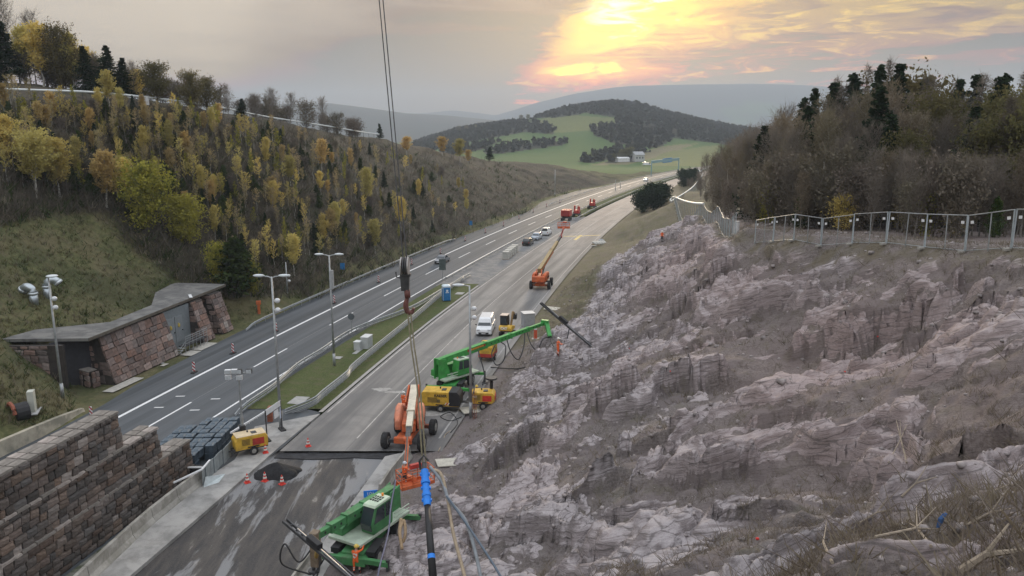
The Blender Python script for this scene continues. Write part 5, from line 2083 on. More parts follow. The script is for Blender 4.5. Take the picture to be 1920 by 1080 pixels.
guard_rail('guard_rail', pxline([(438, 776), (459, 754), (510, 719), (555, 680), (600, 653), (662, 614), (766, 575), (825, 542), (880, 511)]), 'grey steel guard rail along the left carriageway median, nearest', ((.62, .31), (.25, .16)))
guard_rail('guard_rail', pxline([(534, 772), (583, 752), (604, 735), (648, 700), (667, 679), (766, 599), (828, 547), (868, 519)]), 'triple steel guard rail crossing the grass median to the carriageway', ((.66, .30), (.36, .2), (.98, .14)))
p_ = [Vector((float(L2(y)) + 1.3, y, 0)) for y in (128, 150, 175, 200, 222)]
guard_rail('guard_rail', p_, 'low guard rail beside the parked cars in the median', ((.6, .31),), 4)
p_ = [Vector((float(L2(y)) + 1.5, y, 0)) for y in (222, 250, 290, 340, 400, 470, 560)]
guard_rail('guard_rail', p_, 'far double guard rail on the median, left line', ((.62, .31),), 6)
p_ = [Vector((float(R1(y)) - 1.2, y, 0)) for y in (218, 250, 290, 340, 400, 470, 560)]
guard_rail('guard_rail', p_, 'far double guard rail on the median, right line', ((.62, .31),), 6)
p_ = [Vector((float(L1(y)) - 5.3, y, z)) for y, z in ((95, -.5), (99, 0), (117, 0), (140, 0), (160, 0), (172, 0), (178, -.4))]
guard_rail('guard_rail', p_, 'guard rail along the left shoulder below the birches', ((.62, .31),), 2.5)
p_ = [Vector((float(L1(y)) - 4.6, y, z)) for y, z in ((262, -.4), (268, 0), (300, 0), (350, 0), (420, 0), (500, 0))]
guard_rail('guard_rail', p_, 'far guard rail between carriageway and lay-by', ((.62, .31),), 6)


# ------------------------------------------------------------------ concrete barriers, sheet fence, crates
def jersey(name, pts, label, h=.95, w=.62):
    pts = [Vector(p) for p in pts]
    e = empty(name, pts[0], 0, label, 'barrier')
    n = len(pts)
    for i in range(n - 1):
        a, b = pts[i] - pts[0], pts[i + 1] - pts[0]
        dd = (b - a).normalized()
        s = Vector((dd.y, -dd.x, 0))
        prof = [(-.5, 0), (-.46, .1), (-.24, .36), (-.15, 1), (.15, 1), (.24, .36), (.46, .1), (.5, 0)]
        m = MB()
        m.loft([[tuple(q + s * (x * w) + Vector((0, 0, z * h))) for x, z in prof] for q in (a + dd * .02, a.lerp(b, .5), b - dd * .02)])
        m.build('barrier_element', CONC, e, .015)
    return e


bl = [at(u, v) for u, v in ((60, 1190), (163, 1090), (245, 1012), (283, 978), (330, 940), (378, 903))]
jersey('concrete_barrier', bl, 'long pale concrete barrier at the foot of the stone wall', .95, .75)
jersey('concrete_barrier', [at(713, 932), at(733, 900), at(768, 857)], 'concrete barrier beside the orange basket', .95, .6)
jersey('concrete_barrier', [at(545, 1100), at(588, 1040)], 'pale concrete edge block beside the near telehandler', .5, .5)


def sheet_fence():
    P = [at(u, v) for u, v in ((381, 912), (396, 893), (412, 876), (430, 858), (446, 838))]
    e = empty('sheet_barrier', P[0], 0, 'row of grey sheet metal panels beside the dark crates', 'barrier')
    P = [p - P[0] for p in P]
    k = 0
    for a, b in zip(P, P[1:]):
        for i in range(3):
            q0, q1 = a.lerp(b, i / 3), a.lerp(b, (i + .94) / 3)
            m = MB()
            dd = (q1 - q0).normalized()
            s = Vector((dd.y, -dd.x, 0))
            h = 1.25 - .012 * k
            off = s * (.06 if i % 2 else 0)
            m.beam(q0 + off + Vector((0, 0, h / 2)), q1 + off + Vector((0, 0, h / 2)), .05, h)
            m.build('panel', M('sheet_grey', (.30, .335, .345), .5, .14, 1.6, metal=.3, dirt=.2), e, .008)
            k += 1
    m = MB()
    m.beam(P[0] + Vector((0, 0, 1.3)), P[1] + Vector((0, 0, 1.28)), .12, .08)
    m.beam(P[0] + Vector((0, 0, 1.3)), P[0] + Vector((-1.4, -1.5, 1.0)), .12, .10)
    m.build('top_rail', WHITEP, e)
    m = MB()
    m.quad(P[0] + Vector((0.1, -.2, 0.02)), P[0] + Vector((.9, .6, .02)), P[1] + Vector((.9, 0.4, .02)), P[0] + Vector((.1, .3, .6)))
    m.build('flap', M('sheet_pale', (.5, .55, .56), .6), e)


sheet_fence()


def crate_stack():
    """dark blue plastic crates stacked between the stone wall and the sheet barrier"""
    base = at(384, 884)
    d1 = (at(440, 822) - base).normalized()
    d2 = Vector((-d1.y, d1.x, 0))
    mt = M('crate_blue_black', (.060, .082, .105), .6, .25, 3, dirt=.2)
    m = MB()
    w, l, h = .64, .80, .56
    m.box((0, 0, h * .5), (w, l, h * .96), taper=(.92, .92))
    for sx in (-1, 1):
        for k in (-.3, 0, .3):
            m.box((sx * w * .49, k * l, h * .5), (.05, .06, h * .9))
    for sy in (-1, 1):
        for k in (-.28, .28):
            m.box((k * w, sy * l * .49, h * .5), (.06, .05, h * .9))
    me = m.mesh('body', mt)
    m = MB()
    m.box((0, 0, h), (w * .98, l * .98, .05))
    m.box((0, 0, h + .04), (w * .6, l * .6, .04), taper=(.8, .8))
    ml = m.mesh('lid', M('crate_lid', (.085, .115, .145), .55, .25, 3, dirt=.2))
    n = 0
    for i in range(9):
        for j in range(6):
            if i < 2 and j == 0 or (i > 6 and j > 3):
                continue
            top = 2
            for k in range(top):
                if k < top - 1 and 0 < i < 8 and 0 < j < 5:
                    continue
                p = base + d1 * (.5 + i * .90) + d2 * (.35 + j * .74) + Vector((random.uniform(-.06, .06), random.uniform(-.06, .06), k * .56 + (random.uniform(-.0, .10) if k else 0)))
                e = empty('crate', p, math.atan2(d1.y, d1.x) - math.pi / 2 + random.uniform(-.07, .07), 'dark blue plastic crate in the pile behind the sheet metal barrier', 'crate', 'dark crates piled behind the sheet barrier')
                link_mesh('body', me, e)
                link_mesh('lid', ml, e)
                n += 1
    e = empty('cage', base + Vector((-.6, -1.2, 0)), math.atan2(d1.y, d1.x) - math.pi / 2, 'low cage with white top rail at the end of the stone wall', 'cage')
    m = MB()
    for z in (.1, .4, .7):
        m.box((0, 0, z), (2.2, .05, .04))
    for x in np.linspace(-1.1, 1.1, 8):
        m.box((x, 0, .42), (.04, .05, .84))
    m.box((0, .35, .4), (2.1, .6, .75))
    m.build('grid', BLACK, e)
    m = MB()
    m.box((0, 0, .88), (2.4, .12, .08))
    m.box((1.15, -.35, .88), (.12, .8, .08), .5)
    m.build('top_rail', WHITEP, e)


crate_stack()


# near left: beige retaining parapet, cabinet, red pipe
def parapet():
    P = [at(u, v) for u, v in ((-90, 905), (0, 858), (70, 822), (118, 795), (160, 770))]
    hs = [1.25, 1.2, 1.0, .7, .25]
    e = empty('parapet_wall', P[0], 0, 'low beige concrete parapet wall below the grass bank', 'wall')
    m = MB()
    rings = []
    for p, h in zip(P, hs):
        q = p - P[0]
        rings.append([(q.x - .5, q.y + .1, -.1), (q.x + .05, q.y - .05, -.1), (q.x - .12, q.y, h), (q.x - .5, q.y + .1, h)])
    m.loft(rings)
    m.build('wall', M('parapet_beige', (.36, .33, .265), .9, .15, 1.2, bump=.3, color2=(.22, .21, .17), mixscale=.5, dirt=.2), e, .02)


parapet()
p = hit(62, 772, 'L')
e = empty('cable_cabinet', p, R(-70), 'narrow pale cabinet on the grass at the left edge', 'cabinet')
MB().box((0, 0, .95), (.75, .5, 1.9)).build('body', M('cabinet_pale', (.52, .53, .47), .6, .06, 2, dirt=.12), e, .02)
MB().box((.2, -.27, 1.25), (.25, .04, .05)).box((.2, -.27, .75), (.25, .04, .05)).build('handle', BLACK, e)
MB().box((0, -.3, .03), (1.9, 1.6, .08)).build('base_slab', M('slab_grey', (.42, .43, .43), .8, .1, 2), e)
p = hit(22, 776, 'L')
e = empty('drain_pipe_mouth', p, R(-40), 'rusty red round pipe mouth in the grass bank', 'pipe')
m = MB()
a = [Vector((math.cos(t) * .8, 0, math.sin(t) * .8 + .1)) for t in np.linspace(0, math.pi, 12)]
m.tube(a, .16, 6)
m.build('rim', RUST, e)
MB().cyl((0, .2, .0), (0, 1.2, .0), .78, n=14).build('bore', BLACK, e)


def gooseneck(u, v, t_h, face, lab):
    p = hit(u, v, 'L')
    e = empty('vent_pipe', p, face, lab, 'vent')
    m = MB()
    m.cyl((0, 0, -.5), (0, 0, t_h), .42, n=16)
    arc = [(.62 - math.cos(t) * .62, 0, t_h + math.sin(t) * .72) for t in np.linspace(0, math.pi * .8, 9)]
    m.tube(arc, .42, 16)
    m.build('pipe', M('vent_steel', (.47, .52, .55), .35, .1, 2, metal=.7), e, smooth=True)
    k = MB()
    q = Vector(arc[-1])
    dq = (q - Vector(arc[-2])).normalized()
    k.cyl(q - dq * .1, q + dq * .2, .48, n=16)
    k.cyl((0, 0, t_h - .1), (0, 0, t_h + .12), .48, n=16)
    k.build('collar', M('vent_collar', (.56, .60, .62), .4, .1, 2, metal=.6), e, smooth=True)
    b = MB()
    b.cyl(q + dq * .19, q + dq * .27, .36, n=14)
    b.build('opening', BLACK, e)


gooseneck(64, 566, .9, math.pi * .95, 'bent steel vent pipe on the grass bank, left one')
gooseneck(90, 556, 1.1, .35, 'bent steel vent pipe on the grass bank, behind the lamp post')


# ------------------------------------------------------------------ lamp posts and masts
def lamp_post(base, top_px, label, heads='double', spots=0, box=False, lean=0.0):
    """height so that the top meets the given pixel row"""
    d = math.hypot(base.x, base.y)
    h = None
    for hh in np.arange(3, 16, .05):
        q = Vector((base.x, base.y, base.z + hh))
        dep = depth_of(q)
        v = 540 - FPX * ((q.y) * SP + (q.z - HCAM) * CP) / dep
        if v <= top_px:
            h = hh
            break
    h = h or 10
    e = empty('street_lamp', base, 0, label, 'street lamp')
    m = MB()
    m.cyl((0, 0, -.1), (0, 0, h), .13, .075, 10)
    m.cyl((0, 0, -.1), (0, 0, 1.4), .16, .15, 10)
    m.build('pole', STEEL, e, smooth=True)
    LM = M('lamp_shell', (.60, .64, .66), .35, .06, 3)
    if heads == 'double':
        for sg in (-1, 1):
            a = MB()
            a.tube([(0, 0, h - .1), (sg * .3, 0, h + .02), (sg * .7, 0, h + .06)], .05, 6)
            arm = a.build('arm', STEEL, e)
            b = MB()
            b.ball((sg * 1.05, 0, h + .1), .5, (1, .42, .26), 12)
            b.build('lamp_head', LM, arm, smooth=True)
    elif heads == 'single':
        a = MB()
        a.tube([(0, 0, h - .1), (-.2, 0, h), (-.5, 0, h + .03)], .05, 6)
        arm = a.build('arm', STEEL, e)
        MB().ball((-.95, 0, h + .05), .55, (1, .42, .24), 12).build('lamp_head', LM, arm, smooth=True)
    elif heads == 'flat':
        MB().ball((.35, 0, h + .02), .5, (1, 1, .25), 12).build('lamp_head', LM, e, smooth=True)
    for k in range(spots):
        s = MB()
        z = h - 2.0 - k * .8
        s.cyl((0, 0, z), (.25, 0, z), .04, n=6)
        s.ball((.38, -.1, z), .24, (1, 1, .9), 10)
        s.build('spotlight', M('spot_white', (.66, .68, .70), .4, .05, 3), e, smooth=True)
    if box:
        MB().box((.18, 0, h - 2.6), (.35, .3, 2.0)).build('control_box', GREY, e, .02)
    return e, h


lamp_post(at(527, 800), 519, 'tall twin headed street lamp in the grass median, near one with two spotlights', 'double', 2)
lamp_post(at(627, 686), 479, 'tall twin headed street lamp in the grass median, far one with grey box', 'double', 0, True)
lamp_post(at(883, 782), 536, 'single headed street lamp beside the rock slope works', 'single', 2)
p = hit(118, 746, 'L')
lamp_post(p, 519, 'grey lamp mast on the grass before the service building', 'flat', 2)
lamp_post(at(540, 566), 492, 'slim camera mast at the verge below the birches', 'none', 2)
lamp_post(Vector((float(L1(300)) - 13, 300, 0)), 318, 'thin far lamp pole beside the lay-by', 'none', 0)
for u, v, vt in ((1154, 356, 337), (1163, 352, 338)):
    lamp_post(at(u, v), vt, 'far sign mast in the median, ' + ('left' if u == 1154 else 'right') + ' one', 'none', 0)

# red foot of the slope lamp
p = at(890, 786)
e = empty('beam_post', p, 0, 'rusty red steel beam standing at the slope lamp', 'post')
m = MB()
m.box((0, 0, 1.3), (.05, .28, 2.6)).box((-.14, 0, 1.3), (.04, .34, 2.6)).box((.14, 0, 1.3), (.04, .34, 2.6))
m.build('beam', RUST, e)
MB().box((0, 0, 1.0), (.4, .42, .06)).box((0, 0, 2.1), (.4, .42, .06)).build('strap', WOODM, e)


# ------------------------------------------------------------------ beacons, cones, posts, signs
def stripes_mat():
    m, t, b = surf('red_white_stripes')
    tc = t.node('ShaderNodeTexCoord').outputs['Object']
    sep = t.node('ShaderNodeSeparateXYZ')
    t.l.new(tc, sep.inputs[0])
    s = t.math('FRACT', t.math('MULTIPLY', t.math('ADD', sep.outputs[2], t.math('MULTIPLY', sep.outputs[0], .9)), 2.6))
    c = t.mix(t.math('GREATER_THAN', s, .5), (.74, .74, .74), (.36, .028, .035))
    t.put(b, 'Base Color', c)
    return m


STRIPE = stripes_mat()
bm_ = MB()
bm_.box((0, 0, .68), (.27, .06, 1.02))
BEA = bm_.mesh('panel', STRIPE)
bm_ = MB()
bm_.box((0, 0, .06), (.42, .8, .12), taper=(.85, .9)).box((0, 0, .15), (.08, .1, .1))
BEAB = bm_.mesh('foot', RUBBER)
spots = [(172, 786), (364, 699), (437, 663), (518, 622), (627, 569), (710, 530), (772, 497), (826, 476), (872, 452), (910, 437), (944, 424), (973, 411), (1000, 398), (1025, 388), (1050, 380)]
words = ['nearest', 'second', 'third', 'fourth', 'fifth', 'sixth', 'seventh', 'eighth', 'ninth', 'tenth', 'eleventh', 'twelfth', 'thirteenth', 'fourteenth', 'farthest']
for (u, v), wd in zip(spots, words):
    p = at(u, v)
    dd = road_dir(p.y, L1)
    e = empty('guide_beacon', p, math.atan2(dd.y, dd.x) - math.pi / 2 + random.uniform(-.15, .15), 'red white striped guide beacon on the left shoulder, %s in the row' % wd, 'beacon', 'striped beacons along the left shoulder')
    link_mesh('panel', BEA, e)
    link_mesh('foot', BEAB, e)

CONEM = M('cone_red', (.60, .05, .035), .6, .1, 5)


def cone(p, lab):
    e = empty('traffic_cone', p, random.uniform(0, 3), lab, 'cone', 'red white traffic cones round the excavation')
    MB().cyl((0, 0, .03), (0, 0, .72), .17, .035, 12).build('cone_body', CONEM, e)
    MB().box((0, 0, .02), (.42, .42, .05)).build('foot', CONEM, e)
    m = MB()
    m.cyl((0, 0, .24), (0, 0, .36), .142, .118, 12).cyl((0, 0, .48), (0, 0, .58), .102, .078, 12)
    m.build('white_band', REFLECT, e)


for u, v, z, lab in [(464, 905, -.22, 'traffic cone left of the asphalt heap'), (497, 902, -.22, 'traffic cone at the foot of the asphalt heap'), (529, 908, -.22, 'traffic cone right of the asphalt heap'), (578, 837, .0, 'traffic cone at the cut edge of the carriageway'), (498, 849, .014, 'traffic cone beside the light tower trailer')]:
    cone(at(u, v, z), lab)


def post_sign(name, p, h, lab, cat, kind_):
    e = empty(name, p, 0, lab, cat)
    MB().cyl((0, 0, -.1), (0, 0, h), .045, n=8).build('post', STEEL, e)
    m = MB()
    if kind_ == 'disc':
        m.cyl((0, -.06, h - .1), (0, .0, h - .1), .42, n=20)
        m.build('sign_plate', M('sign_back', (.10, .115, .125), .6, .1, 3), e)
    elif kind_ == 'board':
        m.box((0, -.05, h - .3), (1.15, .06, 1.9))
        m.box((0, -.09, h - .3), (.08, .04, 1.9))
        m.build('sign_plate', M('sign_back_green', (.075, .10, .095), .6, .1, 3), e)
    elif kind_ == 'blue':
        m.box((0, -.05, h - .4), (.75, .05, 1.1))
        m.build('sign_plate', BLUEP, e)
    return e


post_sign('road_sign', at(660, 630), 2.6, 'dark backed round road sign at the median rail', 'sign', 'disc')
post_sign('road_sign', at(830, 524), 2.9, 'dark backed tall sign board behind the portable toilet', 'sign', 'board')
post_sign('road_sign', hit(643, 520, 'L'), 2.3, 'blue sign at the foot of the birch slope, left one', 'sign', 'blue')
post_sign('road_sign', hit(883, 432, 'L'), 2.3, 'blue sign at the foot of the birch slope, right one', 'sign', 'blue')
for u, v, lab in [(486, 588, 'orange emergency post at the foot of the bank'), ]:
    p = hit(u, v, 'L')
    e = empty('emergency_post', p, .3, lab, 'post')
    MB().box((0, 0, .7), (.35, .3, 1.5)).build('body', M('post_orange', (.55, .13, .04), .6, .1, 3, dirt=.2), e, .02)
    MB().box((0, -.05, 1.55), (.62, .42, .5)).build('head', M('post_orange', (.55, .13, .04)), e, .03)
for u, v, w in ((697, 488, 'nearest'), (797, 462, 'second'), (855, 446, 'third'), (961, 406, 'farthest')):
    p = at(u, v)
    p.z = .0
    e = empty('delineator_post', p, 0, 'white roadside delineator post by the left verge, %s' % w, 'post', 'white delineator posts by the left verge')
    MB().box((0, 0, .5), (.12, .1, 1.0), taper=(.7, .8)).build('body', WHITEP, e)
    MB().box((0, 0, .82), (.13, .11, .16)).build('black_band', BLACK, e)

# utility cabinets in the median
p = at(688, 652)
for dx, dy, w, dpt, h, lab in [(0, 0, .9, 1.5, 1.35, 'larger pale grey utility cabinet in the grass median'), (-.85, -.9, .7, .9, .95, 'smaller pale grey utility cabinet in the grass median')]:
    e = empty('utility_cabinet', (p.x + dx, p.y + dy, 0), -.2, lab, 'cabinet')
    MB().box((0, 0, h * .5 + .05), (w, dpt, h)).build('body', M('cabinet_grey', (.50, .52, .52), .6, .05, 2, dirt=.1), e, .02)
    MB().box((0, 0, h + .08), (w + .08, dpt + .08, .08)).build('lid', M('cabinet_lid', (.58, .60, .60), .6, .05, 2), e, .01)
    MB().box((w * .51, 0, h * .5), (.02, dpt * .9, h * .85)).build('door', M('cabinet_door', (.47, .49, .49), .6, .05, 2), e)
p = at(667, 652)
e = empty('utility_box', p, -.2, 'small olive box beside the pale utility cabinets', 'cabinet')
MB().box((0, 0, .35), (.4, .35, .7)).build('body', M('box_olive', (.14, .14, .085), .7), e, .02)
MB().box((0, 0, .74), (.46, .42, .08)).build('lid', M('box_lid', (.30, .28, .16), .7), e)
for u, v, w, l, lab in [(560, 752, 1.4, 2.0, 'grey manhole slab at the near end of the median'), (634, 672, .8, .9, 'small manhole slab beside the far twin lamp'), (672, 659, .5, 2.6, 'narrow slab before the utility cabinets'), (862, 551, 1.2, 1.6, 'slab beside the portable toilet')]:
    p = at(u, v)
    o = MB().box((0, 0, 0), (w, l, .06)).build('manhole_slab', M('slab_grey2', (.33, .33, .32), .85, .15, 2), None, .01)
    tag(o, lab, 'slab')
    frame(o, (p.x, p.y, .075), road_dir(p.y))

# boom barrier and notice board
p0, p1 = at(507, 790), at(432, 812, 1.0)
e = empty('boom_gate', p0, 0, 'white red tipped boom gate across the median crossing', 'gate')
MB().box((0, 0, .6), (.42, .42, 1.2)).box((0, 0, 1.25), (.3, .55, .25)).build('gate_post', RUST, e, .03)
q = p1 - p0
m = MB()
m.beam((0, 0, 1.15), (q.x, q.y, 1.0), .10, .14)
m.build('boom', WHITEP, e)
m = MB()
for k in range(10):
    a = Vector((0, 0, 1.15)).lerp(Vector((q.x, q.y, 1.0)), (k + .3) / 10)
    b = Vector((0, 0, 1.15)).lerp(Vector((q.x, q.y, 1.0)), (k + .55) / 10)
    m.beam(a - Vector((0, 0, .12)), b - Vector((0, 0, .12)), .06, .1)
m.build('hanging_grid', M('grid_grey', (.4, .42, .42), .6), e)
pa, pb = at(501, 826), at(529, 806)
e = empty('notice_frame', pa, 0, 'steel frame with white notice sheets on two rubber feet', 'sign')
q = pb - pa
m = MB()
for s in (Vector((0, 0, 0)), q):
    m.beam(s + Vector((0, 0, .05)), s + Vector((0, 0, 2.6)), .09, .09, (0, 1, 0))
m.beam((0, 0, 2.1), (q.x, q.y, 2.15), .05, .05)
m.build('frame', STEELD, e)
for s in (Vector((0, 0, 0)), q):
    o = MB().box((s.x, s.y, .06), (.45, .9, .12), .6).build('foot', RUBBER, e, .02)
m = MB()
m.beam((0, 0, 2.38), (q.x, q.y, 2.42), .04, .5)
m.build('sheet', WHITEP, e)
m = MB()
m.beam(q * .55 + Vector((0, 0, 1.75)), q * .82 + Vector((0, 0, 1.77)), .03, .75)
m.build('sheet', WHITEP, e)
m = MB()
m.beam(q * .93 + Vector((0, -.02, 1.7)), q * 1.04 + Vector((0, -.02, 1.7)), .03, 1.2)
m.build('sheet', M('sheet_bluewhite', (.55, .60, .72), .6), e)


# ------------------------------------------------------------------ fence along the top of the rock slope
def fence_run(P, label_of, h=2.0, wire=True):
    """construction fence panels standing between the given foot points"""
    L = [0]
    P = [Vector(p) for p in P]
    for a, b in zip(P, P[1:]):
        L.append(L[-1] + (b - a).length)
    n = int(L[-1] / 3.3)

    def pt(s):
        i = min(max(j for j in range(len(L)) if L[j] <= s + 1e-6), len(P) - 2)
        return P[i].lerp(P[i + 1], (s - L[i]) / (L[i + 1] - L[i]))
    for k in range(n):
        a, b = pt(k * 3.3), pt(k * 3.3 + 3.22)
        a.z, b.z = drop(a.x, a.y, 'R', a.z) - .02, drop(b.x, b.y, 'R', b.z) - .02
        tilt = Vector((random.uniform(-.07, .07), random.uniform(-.07, .07), 0))
        e = empty('fence_panel', a, 0, label_of(k, n), 'fence', 'construction fence panels along the slope top')
        q = b - a
        up = Vector((0, 0, h)) + tilt
        for s in (Vector((0, 0, 0)), q):
            m = MB()
            m.cyl(s, s + up, .036, n=7)
            m.build('post', M('fence_steel', (.42, .47, .50), .5, .12, 3, metal=.3), e)
        m = MB()
        m.cyl(up * .99, q + up * .99, .026, n=6)
        m.build('rail', STEEL, e)
        m = MB()
        m.cyl(up * .06, q + up * .06, .024, n=6)
        m.build('rail', STEEL, e)
        m = MB()
        m.cyl(q * .48, q * .48 + up, .03, n=6)
        m.build('middle_post', STEEL, e)
        dist_ = a.length
        w = Q()
        ts = np.arange(.12, 3.2, .16 if dist_ < 60 else .3) / 3.22
        base = np.array([tuple(q * t + up * .07) for t in ts])
        tip = np.array([tuple(q * t + up * .98) for t in ts])
        w.blades(base, tip, .0022, np.random.default_rng(3))
        zs = np.arange(.25, 1.95, .26) / h
        base = np.array([tuple(up * z) for z in zs])
        tip = np.array([tuple(q + up * z) for z in zs])
        w.blades(base, tip, .0025, np.random.default_rng(4))
        link_mesh('wire_mesh', w.mesh('wire_mesh', STEEL), e)
        for s in (.1, .9):
            if dist_ < 75:
                sd = MB()
                c = q * s + up * .80
                sd.beam(c - q.normalized() * .11, c + q.normalized() * .11, .02, .15)
                sd.build('tag_plate', WHITEP, e)
        f = MB()
        f.box((0, 0, .04), (.7, .22, .12), math.atan2(q.y, q.x) + 1.57)
        f.build('foot', CONC, e)


crest = [Vector((c[1], c[0], c[2])) for c in CR]
run1 = [crest[1], crest[2], crest[3], crest[4], crest[5], crest[6]]
run1 = [Vector((p.x + .25, p.y, p.z)) for p in run1]
fence_run(run1, lambda k, n: 'steel mesh fence panel on the slope top, %s' % ('one of those at the right edge' if k < n * .35 else 'one of the middle panels' if k < n * .7 else 'one of the panels near the white drum'))
run2 = [crest[6] + Vector((.3, 2, 0)), crest[7], crest[8], crest[9]]
fence_run(run2, lambda k, n: 'steel mesh fence panel on the slope shoulder, %s' % ('before the corner' if k < n / 2 else 'near the white rail bend'))
run3 = [crest[9], crest[10], crest[11]]


def rail_fence(P, h, lab, side, post_gap, railr, zoff=0.0, mesh=True):
    P = curve(P, 6)
    G_ = [Vector((p.x, p.y, drop(p.x, p.y, side, p.z) + zoff)) for p in P]
    # smooth the ground line so that the rail runs evenly
    for _ in range(30):
        G_ = [G_[0]] + [Vector((g.x, g.y, (a.z + 2 * g.z + b.z) / 4)) for a, g, b in zip(G_, G_[1:], G_[2:])] + [G_[-1]]
    e = empty('boundary_fence', G_[0], 0, lab, 'fence')
    m = MB()
    m.tube([g - G_[0] + Vector((0, 0, h)) for g in G_], railr, 8)
    m.build('white_rail', M('rail_white', (.74, .78, .78), .5, .05, 1), e)
    m2 = Q()
    L = 0
    nxt = 0
    pm = MB()
    pm.cyl((0, 0, -1.6), (0, 0, h), .045, n=6)
    pm = pm.mesh('post', STEELD if side == 'L' else STEEL)
    for a, b in zip(G_, G_[1:]):
        seg = (b - a).length
        while nxt <= L + seg:
            p = a.lerp(b, (nxt - L) / seg)
            link_mesh('post', pm, e, p - G_[0])
            nxt += post_gap
        L += seg
    w = Q()
    for z in np.linspace(.15, h - .12, 9):
        base = np.array([tuple(g - G_[0] + Vector((0, 0, z))) for g in G_[:-1]])
        tip = np.array([tuple(g - G_[0] + Vector((0, 0, z))) for g in G_[1:]])
        w.blades(base, tip, .006, np.random.default_rng(4))
    link_mesh('wire_mesh', w.mesh('wire_mesh', STEEL), e)


rail_fence([crest[8], crest[9] + Vector((-.2, -2, 0)), crest[9] + Vector((.5, 6, 0)), crest[10], crest[10].lerp(crest[11], .5), crest[11]], 1.9, 'fence with thick white top rail curving round the wood corner', 'R', 4, .17)
LP_ = []
for u, t in [(-60, 108), (0, 110), (130, 114), (190, 117), (260, 121), (400, 138), (500, 160), (640, 200), (705, 228)]:
    p = atd(u, 190, t)
    cx = float(np.interp(p.y, CREST_L[:, 0], CREST_L[:, 1]))
    LP_.append(Vector((cx + .3, p.y, 20)))
rail_fence(LP_, 1.5, 'fence with white top rail along the crest of the left hillside', 'L', 4.2, .16)

p = hit(1380, 438)
e = empty('white_drum', p, 0, 'white upright drum at the fence corner', 'drum')
MB().cyl((0, 0, -.1), (0, 0, 1.15), .29, n=16).build('body', WHITEP, e, .02)
MB().cyl((0, 0, 1.15), (0, 0, 1.2), .31, n=16).build('lid', GREY, e)
p = hit(275, 197, 'L')
e = empty('white_drum', p, 0, 'white post box hanging at the left crest fence', 'drum')
MB().box((0, 0, .7), (.7, .4, 1.4)).build('body', WHITEP, e, .02)
MB().box((0, 0, 1.42), (.76, .46, .06)).build('lid', GREY, e)
